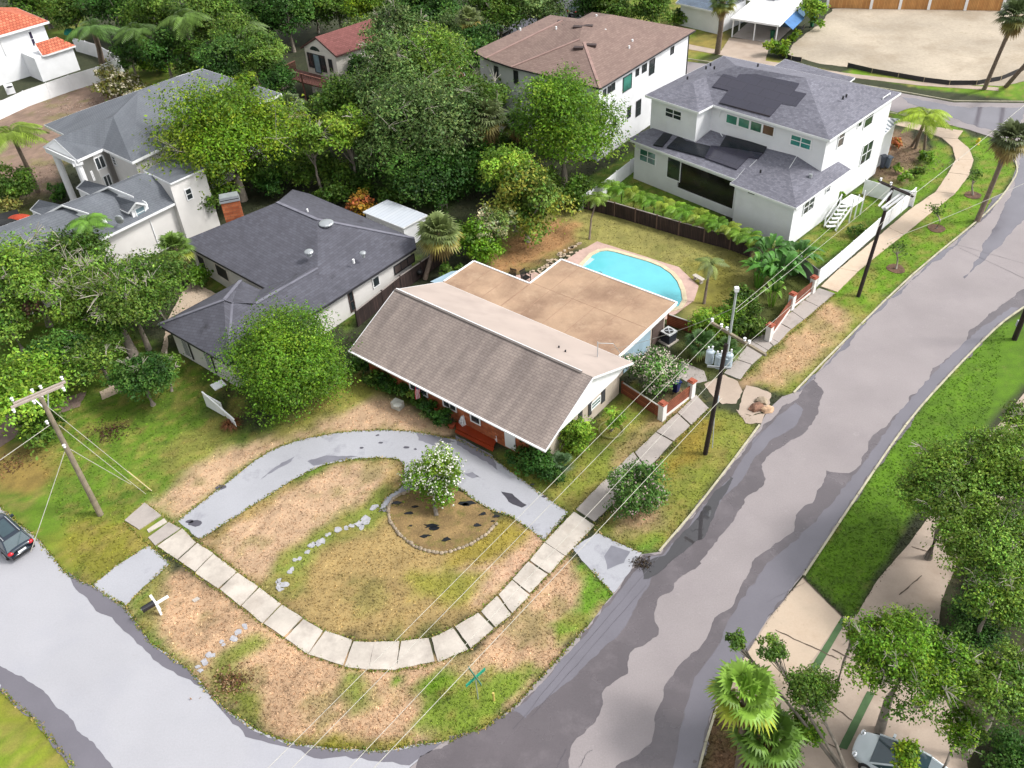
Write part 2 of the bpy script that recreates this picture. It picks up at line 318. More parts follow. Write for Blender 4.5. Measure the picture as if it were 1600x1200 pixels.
# ------------------------------------------------------------------ ground
GREEN = S(100, 124, 40); VIV = S(104, 142, 14); VIV2 = S(92, 126, 14); DRYC = S(202, 170, 138); OLIVE = S(146, 124, 62); MID = S(100, 132, 28)
DARKG = S(56, 62, 36); SOIL = S(122, 98, 76); LIT = S(138, 142, 62)
PAINT = [  # pixel polygon, colour, edge softness m, wobble m
 ([(-300,-150),(2000,-150),(2000,1400),(-300,1400)], DARKG, .1, 0),
 ([(-200,560),(330,560),(330,700),(560,600),(720,660),(300,830),(230,830),(150,930),(-100,800)], MID, 1.2, .8),
 ([(-60,480),(120,470),(200,520),(330,600),(200,640),(0,600)], S(92,124,20), 1, .6),
 ([(60,850),(130,812),(215,800),(240,860),(150,915)], S(134,132,44), 1.0, .6),
 ([(0,690),(60,700),(100,740),(40,770),(-60,760)], OLIVE, .8, .5),
 ([(240,700),(360,640),(330,600),(390,620),(350,720),(260,740)], LIT, .8, .6),
 ([(235,790),(285,745),(345,705),(440,672),(520,600),(560,590),(700,668),(705,684),(600,674),(500,682),(420,706),(340,765),(278,812),(255,806)], DRYC, .7, .45),
 ([(420,690),(470,640),(560,572),(600,610),(540,640),(480,668)], S(150,150,66), .8, .4),
 ([(312,842),(440,760),(560,714),(628,722),(640,770),(850,840),(760,960),(620,1002),(500,985),(400,915)], S(172,147,96), .8, .5),
 ([(330,850),(450,765),(560,722),(615,725),(600,760),(520,815),(440,870),(420,905),(370,885)], DRYC, .5, .5),
 ([(700,890),(830,820),(855,840),(760,950),(700,920)], S(208,172,142), .5, .6),
 ([(420,905),(440,865),(520,815),(600,760),(630,770),(580,830),(500,860),(460,930)], S(132,142,60), .5, .3),
 ([(640,900),(720,890),(760,900),(720,945),(650,930)], S(150,146,60), .7, .5),
 ([(700,852),(790,812),(840,830),(780,880),(700,890)], S(160,144,60), .6, .4),
 ([(195,948),(262,882),(500,1010),(600,1050),(740,1016),(885,872),(955,930),(800,1105),(640,1165),(450,1158),(320,1075)], S(200,166,132), .3, .3),
 ([(195,945),(225,915),(262,885),(250,920),(232,960),(250,1000),(300,1040),(235,1003)], S(120,146,50), .6, .3),
 ([(330,1030),(400,990),(420,1000),(360,1040),(345,1070)], S(134,142,62), .5, .3),
 ([(320,1050),(380,1050),(400,1080),(420,1140),(350,1105)], S(124,132,50), .6, .4),
 ([(535,1045),(565,1050),(590,1100),(550,1120),(530,1080)], S(128,140,60), .5, .3),
 ([(660,1055),(700,1045),(745,1060),(800,1040),(860,1040),(800,1100),(700,1155),(650,1130),(665,1090),(640,1080)], S(120,142,44), .5, .5),
 ([(655,1060),(700,1050),(690,1090),(655,1095)], VIV, .4, .3), ([(612,1050),(635,1055),(630,1075),(612,1075)], VIV, .3, .2),
 ([(450,1150),(520,1150),(640,1155),(640,1175),(500,1175)], S(140,136,40), .4, .3),
 ([(890,872),(925,890),(962,932),(900,985),(870,1010),(870,985),(905,945),(915,915)], S(110,150,36), .35, .25),
 ([(862,975),(895,960),(900,985),(870,1000)], S(125,150,50), .3, .2),
 # beside the gable and the strip along the right street
 ([(760,705),(900,690),(990,600),(1030,640),(890,800),(830,760)], S(118,132,44), .5, .4),
 ([(985,690),(1060,610),(1085,620),(1020,670),(960,735),(965,705)], S(190,160,116), .7, .5),
 ([(860,770),(920,710),(960,735),(900,795)], S(132,140,52), .6, .4),
 ([(930,820),(1060,690),(1115,640),(1180,650),(1185,670),(1030,860),(990,862)], S(128,136,50), .4, .4),
 ([(1060,690),(1090,650),(1130,660),(1090,720),(1040,740)], S(142,124,44), .8, .5),
 ([(960,800),(1010,780),(1040,800),(1020,835),(970,830)], S(200,165,130), .6, .4),
 ([(985,855),(1028,835),(1040,850),(1030,862),(990,865)], S(110,145,40), .3, .2),
 ([(1155,595),(1220,520),(1300,450),(1345,462),(1420,460),(1300,560),(1235,618),(1180,600)], S(120,132,44), .5, .4),
 ([(1160,600),(1200,560),(1290,470),(1340,490),(1300,540),(1225,600)], S(196,162,124), .7, .5),
 ([(1300,455),(1500,290),(1525,270),(1525,245),(1495,215),(1560,215),(1590,262),(1540,335),(1425,430),(1340,500)], VIV, .4, .3),
 ([(1180,420),(1290,440),(1200,520),(1100,520),(1040,500)], S(92,100,40), .6, .3),
 ([(1235,385),(1330,300),(1420,255),(1480,225),(1480,285),(1430,318),(1350,375),(1270,420)], VIV2, .4, .2),
 ([(1435,165),(1500,200),(1520,215),(1480,215),(1400,190),(1385,175)], VIV, .4, .3),
 ([(1460,215),(1485,232),(1490,252),(1478,272),(1430,320),(1420,300),(1450,260)], VIV, .4, .3),
 ([(1360,200),(1420,205),(1445,230),(1420,285),(1390,290),(1350,270)], S(140,116,92), .7, .5),
 # back yard
 ([(830,330),(900,315),(1180,400),(1170,470),(1080,520),(1060,470),(900,380),(860,400),(760,420),(740,400)], S(158,152,84), .8, .4),
 ([(760,425),(800,370),(870,340),(905,350),(900,380),(840,410),(800,425)], S(186,142,96), .8, .5),
 ([(1075,410),(1140,400),(1160,450),(1120,500),(1085,470)], S(138,132,54), .8, .4),
 ([(1060,500),(1200,480),(1190,540),(1100,600),(1060,580)], S(84,92,40), .7, .3),
 ([(900,290),(990,235),(1000,260),(1180,372),(1160,385),(910,312)], S(96,130,30), .5, .3),
 ([(560,300),(640,250),(760,280),(690,330),(600,310)], S(72,100,26), 1, .6),
 ([(500,440),(660,400),(600,460),(540,520)], S(100,128,40), .5, .3),
 ([(295,400),(330,430),(380,440),(345,462),(300,440)], S(96,118,30), .6, .3),
 # far left
 ([(-60,170),(60,150),(160,120),(240,130),(120,190),(80,300),(40,380),(-80,340)], S(148,124,108), 1, .6),
 ([(60,20),(130,10),(140,60),(80,70),(60,50)], S(104,128,30), 1, .5),
 ([(0,340),(60,300),(80,330),(40,380),(-40,400)], S(90,96,44), 1, .5),
 ([(170,120),(250,90),(280,110),(230,150)], S(110,132,34), 1, .5),
 # far right and behind
 ([(960,-60),(1145,0),(1125,80),(1060,110),(1050,60),(960,25)], S(112,132,34), 1, .5),
 ([(1060,70),(1125,45),(1140,60),(1125,80),(1065,85)], S(150,134,62), 1, .5),
 ([(1320,112),(1600,150),(1750,165),(1750,150),(1400,100)], VIV, .5, .3),
 ([(1325,116),(1440,137),(1600,158),(1750,165),(1600,120),(1560,135),(1490,135),(1330,104)], VIV, .5, .3),
 ([(1100,95),(1200,90),(1290,110),(1200,112)], S(150,150,60), .6, .3),
 ([(760,35),(820,30),(800,45),(765,52)], S(96,118,30), 1, .5),
 ([(960,-40),(1000,0),(1000,28),(905,12),(900,-30)], S(98,124,20), 1, .5),
 # right side
 ([(1255,896),(1345,770),(1415,665),(1480,590),(1555,515),(1720,420),(1720,600),(1600,600),(1520,690),(1430,800),(1375,885),(1330,966)], S(88,126,10), .25, .1),
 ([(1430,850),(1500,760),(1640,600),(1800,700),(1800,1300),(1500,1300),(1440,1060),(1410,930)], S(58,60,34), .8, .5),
 ([(1100,1210),(1112,1120),(1150,1080),(1250,1180),(1300,1260)], S(128,100,74), .5, .3),
 ([(-200,1000),(0,1078),(62,1132),(118,1200),(180,1300),(-100,1400)], S(140,142,42), .5, .3),
 ([(-100,1085),(40,1150),(80,1200),(0,1260),(-100,1200)], S(118,142,30), 1.4, .8),
]
class VN:   # cheap tileable value noise
    def __init__(s, seed): s.t = np.random.default_rng(seed).random((256, 256))
    def __call__(s, x, y):
        xi = np.floor(x).astype(int); yi = np.floor(y).astype(int); fx = x-xi; fy = y-yi; fx = fx*fx*(3-2*fx); fy = fy*fy*(3-2*fy)
        g = lambda a, b: s.t[a % 256, b % 256]
        return (g(xi, yi)*(1-fx)+g(xi+1, yi)*fx)*(1-fy)+(g(xi, yi+1)*(1-fx)+g(xi+1, yi+1)*fx)*fy
    def fb(s, x, y, o=4): return sum(s(x*2**i, y*2**i)/2**i for i in range(o))/sum(1/2**i for i in range(o))
N1, N2, N3 = VN(1), VN(2), VN(3)
def sdist(X, Y, poly):
    """signed distance (positive inside) from points to polygon"""
    ins = np.zeros(X.shape, bool); d2 = np.full(X.shape, 1e9); n = len(poly)
    for i in range(n):
        ax, ay = poly[i][:2]; bx, by = poly[(i+1) % n][:2]
        c = ((ay > Y) != (by > Y)) & (X < (bx-ax)*(Y-ay)/(by-ay+1e-12)+ax); ins ^= c
        ex, ey = bx-ax, by-ay; t = np.clip(((X-ax)*ex+(Y-ay)*ey)/(ex*ex+ey*ey+1e-9), 0, 1)
        d2 = np.minimum(d2, (X-ax-t*ex)**2+(Y-ay-t*ey)**2)
    return np.sqrt(d2)*np.where(ins, 1, -1)
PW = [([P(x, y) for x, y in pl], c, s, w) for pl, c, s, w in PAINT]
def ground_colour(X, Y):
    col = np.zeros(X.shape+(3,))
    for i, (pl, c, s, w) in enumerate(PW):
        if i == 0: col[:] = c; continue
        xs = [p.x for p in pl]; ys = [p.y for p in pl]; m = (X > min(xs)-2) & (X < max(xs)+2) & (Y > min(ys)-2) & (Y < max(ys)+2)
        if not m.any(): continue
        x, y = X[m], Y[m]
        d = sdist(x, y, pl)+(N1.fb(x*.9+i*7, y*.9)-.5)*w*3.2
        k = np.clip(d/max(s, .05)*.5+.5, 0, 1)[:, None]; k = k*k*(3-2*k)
        col[m] = col[m]*(1-k)+np.array(c)*k
    # patchiness: green weeds in dry turf, straw in the green
    q = N2.fb(X*.55, Y*.55); q2 = N3.fb(X*1.7, Y*1.7, 3)
    dry = (col[..., 0] > col[..., 1]*1.05)[..., None]
    k = np.clip((q-.56)*5+(q2-.5)*2, 0, .75)[..., None]
    col = np.where(dry, col*(1-k)+(col*.35+np.array(S(118, 122, 54))*.65)*k, col)
    k2 = np.clip((q2-.52)*3+(q-.5)*1.5, 0, .5)[..., None]
    viv = (col[..., 1] > col[..., 0]*2.0)[..., None]
    lum = (col[..., 1] > .12)[..., None]; col = np.where(~dry & ~viv & lum, col*(1-k2)+np.array(S(160, 140, 78))*k2, col)
    col *= (1+(N1.fb(X*2.5, Y*2.5, 3)-.5)*.7+(N3.fb(X*.35, Y*.35, 3)-.5)*.35)[..., None]
    return col
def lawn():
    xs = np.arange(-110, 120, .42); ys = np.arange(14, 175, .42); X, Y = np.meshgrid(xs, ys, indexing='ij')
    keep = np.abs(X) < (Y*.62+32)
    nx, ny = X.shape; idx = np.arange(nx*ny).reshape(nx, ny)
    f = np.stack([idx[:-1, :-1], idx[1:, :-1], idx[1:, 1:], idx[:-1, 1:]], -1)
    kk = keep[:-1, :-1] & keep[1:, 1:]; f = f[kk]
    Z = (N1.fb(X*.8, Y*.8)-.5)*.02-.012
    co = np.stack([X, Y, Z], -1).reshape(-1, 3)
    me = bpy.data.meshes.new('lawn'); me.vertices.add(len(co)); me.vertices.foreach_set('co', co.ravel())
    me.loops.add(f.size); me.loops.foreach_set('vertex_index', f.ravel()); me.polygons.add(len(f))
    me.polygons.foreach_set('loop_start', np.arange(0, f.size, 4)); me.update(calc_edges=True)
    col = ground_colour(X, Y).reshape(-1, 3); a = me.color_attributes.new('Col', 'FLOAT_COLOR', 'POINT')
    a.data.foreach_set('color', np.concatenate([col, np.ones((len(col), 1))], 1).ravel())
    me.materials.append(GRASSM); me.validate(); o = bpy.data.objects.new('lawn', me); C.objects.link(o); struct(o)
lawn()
struct(MB().poly([(-900, -300, -.1), (900, -300, -.1), (900, 1500, -.1), (-900, 1500, -.1)]).build('ground', mat('far_ground', S(70, 80, 44), .95, .3, .05)))

LEFT_UP = [(-200,622),(62,845),(100,893),(128,910),(143,914),(195,948),(235,1003),(297,1047),(322,1077),(350,1106),(400,1140),(450,1160),(520,1170),(600,1173),(650,1163),(705,1156),(760,1136),(800,1107),(860,1042),(920,975),(957,930),(1002,866),(1030,862),(1100,780),(1186,668),(1200,640),(1222,620),(1250,610),(1310,545),(1425,432),(1540,337),(1578,290),(1588,262),(1575,232),(1552,215),(1515,203),(1465,190),(1385,172),(1200,140),(1040,115)]
RIGHT = [(1040,92),(1200,112),(1390,142),(1490,160),(1600,161),(1760,166),(1900,250),(1760,372),(1600,478),(1555,512),(1480,588),(1415,663),(1340,772),(1254,898),(1200,968),(1150,1045),(1115,1110),(1098,1165),(1085,1250),(1060,1400),(760,1420),(160,1330),(118,1200),(62,1132),(0,1076),(-160,940)]
SPLIT_T, SPLIT_B = (708,1157), (600,1420)
# left street sheet and right street sheet meet along an old seam at the corner
li = LEFT_UP[:15]+[(690,1159)]
ri = LEFT_UP[15:]
sheet('street_left', W(li+[(640,1200),(560,1420)]+[(160,1330),(118,1200),(62,1132),(0,1076),(-160,940)]), .004, STREETA, .04)
sheet('street_right', W([(690,1159)]+ri+RIGHT[:20]+[(760,1420),(560,1420),(640,1200)]), .004, STREETB, .03)
# wet gutters
DAMP = mat('damp_asphalt', S(142, 134, 137), .45, .1, .4, .08, 25, stain=(.8, .45, .7, S(124, 116, 119), .6), speck=(11, .12))
DAMPA = mat('damp_pale_asphalt', S(166, 165, 173), .4, .08, .4, .05, 25, speck=(11, .08))
def band(name, px, z, m, amp=.16, seed=3):
    w = W(px)
    return sheet(name, w, z, m, amp, .35, seed)
band('wet_gutter', crv([(2,1076),(62,1133),(90,1168),(118,1202),(190,1300),(260,1300),(178,1200),(158,1170),(124,1145),(90,1108),(50,1070),(0,1038),(-80,960),(-120,970)],3), .008, WETA, .1, 4)
band('wet_gutter', [(105,893),(128,911),(145,916),(195,950),(235,1004),(297,1049),(322,1079),(350,1109),(400,1143),(450,1163),(520,1172),(600,1175),(650,1165),(690,1160),(640,1196),(600,1190),(540,1183),(490,1185),(470,1172),(420,1163),(385,1150),(345,1110),(330,1088),(305,1068),(270,1050),(240,1030),(215,1005),(195,985),(175,965),(150,955),(135,935),(115,915)], .008, WETA, .06, 5)
band('wet_asphalt', [(705,1158),(762,1138),(802,1109),(862,1044),(922,977),(959,932),(1004,868),(1032,864),(1102,782),(1188,672),(1215,640),(1245,622),(1275,588),(1284,610),(1268,660),(1225,700),(1200,715),(1190,750),(1160,780),(1150,810),(1120,850),(1100,885),(1060,905),(1025,950),(1020,985),(985,1020),(978,1050),(945,1085),(935,1110),(920,1135),(900,1160),(888,1200),(860,1300),(640,1300),(660,1195)], .008, WETB, .16, 6)
band('wet_gutter', [(800,1112),(862,1048),(922,980),(959,935),(1004,871),(1034,868),(1104,786),(1190,676),(1217,646),(1243,628),(1253,640),(1240,665),(1200,690),(1160,745),(1118,800),(1080,850),(1035,890),(1000,935),(985,960),(960,1000),(930,1030),(890,1065),(850,1095),(820,1125)], .012, WETA, .1, 7)
band('wet_asphalt', [(1080,1290),(1085,1250),(1098,1165),(1115,1110),(1150,1045),(1200,968),(1254,898),(1340,772),(1415,663),(1480,588),(1555,512),(1600,478),(1660,430),(1640,425),(1590,455),(1560,480),(1540,500),(1500,540),(1455,585),(1410,635),(1385,655),(1360,690),(1345,725),(1325,735),(1290,735),(1290,755),(1250,800),(1240,830),(1200,855),(1175,870),(1150,915),(1140,945),(1115,965),(1105,1000),(1085,1025),(1050,1060),(1035,1095),(1020,1130),(1020,1160),(1000,1180),(970,1200),(930,1290)], .008, WETB, .14, 8)
band('wet_gutter', [(1060,1290),(1085,1240),(1095,1165),(1112,1110),(1147,1045),(1197,968),(1251,898),(1337,772),(1412,663),(1477,588),(1552,512),(1592,482),(1580,480),(1530,515),(1470,570),(1400,650),(1350,725),(1320,760),(1270,820),(1200,880),(1150,950),(1120,1010),(1090,1050),(1070,1110),(1060,1160),(1050,1210),(1030,1290)], .012, WETA, .08, 9)
band('wet_gutter', [(1240,614),(1250,612),(1310,547),(1425,434),(1540,339),(1572,300),(1550,310),(1536,340),(1500,370),(1470,405),(1440,430),(1400,460),(1380,470),(1335,520),(1330,540),(1300,560),(1290,575),(1262,600)], .012, WETA, .12, 10)
band('wet_asphalt', [(1590,262),(1600,235),(1700,200),(1760,250),(1680,330),(1600,345),(1548,400),(1505,435),(1530,400),(1545,370),(1560,345),(1580,300)], .008, WETA, .1, 11)
band('wet_asphalt', [(1400,150),(1490,165),(1600,168),(1590,215),(1550,205),(1500,190),(1440,170)], .008, WETA, .2, 12)
PUD = mat('standing_water', (.05, .048, .052), .015, .02, .3, spec=1.0)
sheet('puddle', W([(1036, 866), (1070, 826), (1104, 788), (1140, 742), (1148, 748), (1128, 790), (1098, 835), (1070, 865), (1040, 885), (1008, 905), (1000, 885)]), .017, PUD, .12, .3, 31)
# small damp blotches and an old crack along the kerb
for i, (x, y, r) in enumerate([(963,1003,5),(938,1040,10),(760,1050,0),(1085,1190,3),(830,1170,3),(1320,1135,0)]):
    if r: sheet('damp_patch', [P(x, y)+Vector((math.cos(a)*r*.03*random.uniform(.7, 1.5), math.sin(a)*r*.03, 0)) for a in np.linspace(0, 6, 10)], .016, WETB, .02, .2, i)
crack = MB()
def seam(px, w=.022, z=.018):
    pts = W(crv(px, 8))
    L = []; R_ = []
    for i, p in enumerate(pts):
        d = (pts[min(i+1, len(pts)-1)]-pts[max(i-1, 0)]).normalized(); nn = Vector((-d.y, d.x, 0))*w*random.uniform(.6, 1.4)/2
        j = Vector((random.uniform(-1, 1), random.uniform(-1, 1), 0))*.03
        L.append(p+nn+j); R_.append(p-nn+j)
    for i in range(len(pts)-1): crack.add([Vector((v.x, v.y, z)) for v in (L[i], L[i+1], R_[i+1], R_[i])], [(0, 1, 2, 3)])
for px in ([(802,1140),(880,1045),(1000,905),(1070,820),(1160,712),(1230,630)], [(830,1120),(900,1040),(1010,915)], [(1478,378),(1540,395),(1600,412)], [(1500,388),(1600,435)], 
           [(905,1200),(915,1180),(925,1172)], [(560,1180),(580,1172)], [(870,1200),(885,1170)], [(1200,940),(1258,910)]): seam(px)
struct(crack.build('street_cracks', mat('tar_seam', S(92, 88, 96), .6)))
# kerbs
def kerb(px, w=.12, h=.11):
    m = MB(); pts = W(px)
    for a, b in zip(pts, pts[1:]):
        d = b-a; k = max(1, int(d.length/2.2))
        for i in range(k):
            p, q = a.lerp(b, i/k), a.lerp(b, (i+.985)/k); m.bar(p+Vector((0, 0, h/2-.03)), q+Vector((0, 0, h/2-.03)), w, h)
    struct(m.build('kerb', KERB))
kerb(crv([(1030,862),(1100,779),(1187,664)],4)); kerb(crv([(1240,614),(1310,542),(1425,430),(1540,334),(1580,286),(1589,262),(1575,230),(1552,212)],3))
kerb(crv([(1716,400),(1600,480),(1555,514),(1480,590),(1415,665),(1340,774),(1256,900)],3)); kerb([(1060,90),(1200,110),(1390,140),(1490,158),(1600,159),(1700,160)]); kerb([(1380,174),(1465,191),(1490,197)])
kerb([(1090,1210),(1103,1160),(1118,1112),(1134,1075)])

# driveways
DR = crv([(278,814),(340,766),(420,706),(500,681),(570,673),(640,674),(707,686)],4)+[(722,690),(770,716)]+crv([(778,722),(810,745),(850,775),(888,800)],3)+[(851,844)]+crv([(848,842),(800,808),(770,798),(742,782),(722,765),(690,752),(655,758),(632,785),(610,790)],3)+crv([(592,800),(602,778),(626,762),(632,738),(622,718),(560,717),(500,729),(440,761),(370,806),(312,843)],3)
sheet('driveway', W(DR), .01, DRIVE, .05, .4, 21)
sheet('driveway_apron', W([(146,913),(180,885),(232,852),(265,880),(240,905),(215,925),(197,947),(190,940),(170,935)]), .01, DRIVE, .05, .4, 22)
sheet('driveway_apron', W([(895,858),(932,832),(960,845),(1003,864),(990,885),(958,928),(925,892)]), .01, DRIVE, .05, .4, 23)
for i, px in enumerate([[(650,676),(700,686),(712,690),(700,693),(685,698),(670,694),(655,688)], [(712,680),(770,712),(778,735),(760,722),(735,708),(715,695)],
    [(402,752),(440,723),(461,713),(455,722),(430,735)], [(480,720),(510,712),(560,713),(520,722),(490,728)], [(783,768),(800,772),(824,790),(815,794),(795,784)], [(744,742),(752,748),(745,745)],
    [(610,790),(626,768),(634,745),(642,740),(650,755),(630,782),(615,794),(600,800),(592,795)],[(955,852),(985,862),(975,880),(950,890),(945,870)], [(725,740),(738,738),(748,744),(738,748)]]):
    sheet('wet_patch', W(px), .014, mat('damp_driveway', S(136, 136, 146), .3, .1, 1) if i not in (4,) else mat('dark_oil_stain', S(74, 72, 80), .35, .2, 2), .05, .25, 40+i)
for i, (x, y, r) in enumerate([(595,692,.14),(635,699,.16),(649,702,.1),(590,680,.1),(460,780,.0),(345,762,.3),(305,818,.35),(296,815,.2),(850,776,.12),(832,757,.1),(565,700,.12),(700,715,.15)]):
    if r: sheet('wet_patch', [P(x, y)+Vector((math.cos(a)*r*1.3, math.sin(a)*r*random.uniform(.5, 1), 0)) for a in np.linspace(0, 5.6, 9)], .016, mat('dark_damp', S(90, 88, 98), .3), .02, .2, i)

# sidewalks, slab by slab
IN = [(284,826),(309,847),(335,864),(372,893),(405,918),(441,945),(474,966),(507,985),(552,1000),(585,1003),(627,1001),(672,996),(709,980),(749,956),(777,929),(800,905),(827,876),(851,847),(897,798)]
OUT = [(244,854),(276,876),(303,896),(341,922),(375,948),(409,975),(443,998),(481,1023),(536,1042),(576,1048),(619,1048),(682,1036),(734,1015),(775,982),(800,960),(828,930),(858,898),(884,870),(930,820)]
def slabs(name, IN, OUT, m, gap=.05, z=.05, jit=.05, seed=0):
    r = random.Random(seed); mb = MB()
    for i in range(len(IN)-1):
        a, b, c, d = P(*IN[i]), P(*IN[i+1]), P(*OUT[i+1]), P(*OUT[i])
        q = [v+Vector((r.uniform(-jit, jit), r.uniform(-jit, jit), 0)) for v in (a, b, c, d)]
        cen = sum(q, Vector())/4; q = [v+(cen-v)*(gap/(v-cen).length) for v in q]
        ring = rough(q, .35, .02, r.random()); mb.prism(ring, -.02, z+r.uniform(0, .02))
    struct(mb.build(name, m))
slabs('sidewalk', IN, OUT, CONC, .07, .04, .05, 2)
slabs('sidewalk', [(265,815),(284,826)][:1]+[(283,825)], [(230,841),(243,853)], CONCG, .03, .04, .03, 4)
slabs('sidewalk', [(226,786),(252,806)], [(195,814),(217,829)], CONCG, .03, .05, .03, 5)
slabs('sidewalk', [(257,810),(263,815)], [(228,829),(232,834)], CONC, .06, .03, .05, 6)
slabs('sidewalk', [(899,796),(950,744),(990,707),(1024,675),(1058,645),(1087,617)], [(930,816),(964,782),(1012,735),(1052,690),(1080,665),(1109,638)], CONCG, .05, .04, .05, 7)
slabs('sidewalk', [(1131,584),(1150,562),(1174,533),(1191,523),(1200,527),(1215,504),(1237,487),(1256,469),(1279,450)], [(1156,594),(1175,570),(1200,548),(1208,541),(1217,536),(1236,515),(1256,500),(1280,480),(1305,459)], CONCG, .04, .04, .02, 8)
i1 = crv([(1282,448),(1312,420),(1347,391),(1388,356),(1425,325),(1462,300),(1482,270),(1493,250),(1488,230),(1472,216),(1447,207),(1400,196),(1360,188)], 1)
o1 = crv([(1308,457),(1340,425),(1376,395),(1412,367),(1452,335),(1492,303),(1514,274),(1521,250),(1514,232),(1496,217),(1505,205),(1440,196),(1380,182)], 1)
slabs('sidewalk', i1, o1, CONCP, .015, .04, .0, 9)
sheet('driveway_side', W([(1100,600),(1131,586),(1152,596),(1160,612),(1150,630),(1128,632),(1112,618)]), .02, CONCT, .06, .3, 51)
sheet('driveway_side', W([(1166,603),(1178,604),(1205,615),(1200,640),(1175,650),(1152,645),(1158,628)]), .02, CONCT, .06, .3, 52)
sheet('driveway_side', W([(1065,565),(1100,580),(1105,596),(1080,600),(1060,590)]), .02, CONCG, .03, .3, 53)
sheet('driveway_side', W([(1195,646),(1172,650),(1150,640),(1165,662),(1190,662)]), .024, CONCT, .06, .3, 54)
# paving on the right
sheet('driveway_right', W([(1134,1074),(1200,968),(1254,903),(1316,964),(1335,966),(1372,905),(1420,850),(1475,775),(1530,700),(1600,615),(1720,480),(1760,560),(1640,650),(1560,790),(1500,870),(1470,940),(1460,1060),(1500,1140),(1520,1240),(1280,1240),(1210,1150)]), .012, CONCT, .02, .5, 55)
sheet('driveway_right', W([(1136,1072),(1201,970),(1254,905),(1315,965),(1262,1042),(1240,1140),(1210,1146)]), .018, CONCP, .02, .5, 56)
sheet('turf_strip', W([(1315,964),(1322,971),(1275,1052),(1266,1044)]), .024, TURF, .01)
sheet('turf_strip', W([(1355,1080),(1367,1083),(1323,1172),(1310,1168)]), .024, TURF, .01)
seam2 = MB(); crack = seam2
for px in ([(1212,985),(1262,1008),(1310,1030)], [(1300,1015),(1390,1060)], [(1290,1095),(1330,1125)], [(1255,903),(1317,965),(1330,968)], [(1405,930),(1440,900)], [(1425,855),(1450,862)],[(1240,1140),(1315,1172)]): seam(px, .06, .03)
struct(seam2.build('paving_joints', mat('joint_dirt', S(96, 82, 70), .9)))
sheet('garden_path', W([(205,590),(250,560),(262,500),(285,455),(300,440),(345,462),(300,500),(262,525),(262,560),(215,600),(160,625),(155,612)]), .012, CONCP, .05, .4, 60)
sheet('garden_path', W([(-60,640),(40,650),(90,625),(135,612),(125,635),(60,660),(0,700),(-60,740)]), .012, mat('dark_path', S(150,128,118), .9, .2), .08, .4, 61)
sheet('driveway_far', W([(1126,81),(1140,59),(1204,65),(1196,95),(1170,90)]), .012, CONCT, .03, .5, 62)
sheet('sidewalk_far', W([(1000,60),(1070,68),(1130,80),(1195,95),(1320,114),(1440,128),(1560,137),(1560,142),(1440,134),(1320,120),(1195,101),(1130,87),(1065,75),(1000,66)]), .016, CONCT, .03, .5, 63)
sheet('street_far', W([(770,52),(815,30),(860,14),(880,-8),(980,-30),(960,2),(925,18),(905,30),(850,40),(790,62)]), .008, mat('dark_asphalt', S(72,70,80), .4, .1, .2), .05, .5, 64)
sheet('sand_lot', W([(1226,84),(1250,60),(1290,30),(1300,14),(1345,10),(1560,12),(1640,15),(1640,120),(1560,135),(1500,132),(1410,120),(1330,105),(1280,100)]), .02, SAND, .1, .6, 65)
# broken pavers winding through the front lawn
r = random.Random(5); pv = MB()
for x, y, s in [(585,790,7),(572,812,11),(560,820,8),(545,822,6),(530,826,7),(515,833,5),(500,845,8),(490,852,7),(478,862,5),(466,873,5),(456,893,6),(440,912,8),(438,920,6),(434,905,5),(385,980,5),(372,990,6),(362,995,7),(350,1004,4),(330,1024,6),(318,1033,6),(310,1045,5)]:
    for k in range(2):
        c = P(x+r.uniform(-5, 5), y+r.uniform(-4, 4)); R0 = s*.032
        pts = [c+Vector((math.cos(a)*R0*r.uniform(.5, 1.3), math.sin(a)*R0*r.uniform(.5, 1.2), 0)) for a in [j*math.pi/4 for j in range(8)]]
        pv.prism(pts, -.02, .02+.01*k)
struct(pv.build('sunken_path', mat('pale_pavers', S(184, 184, 190), .6, .15, 3)))

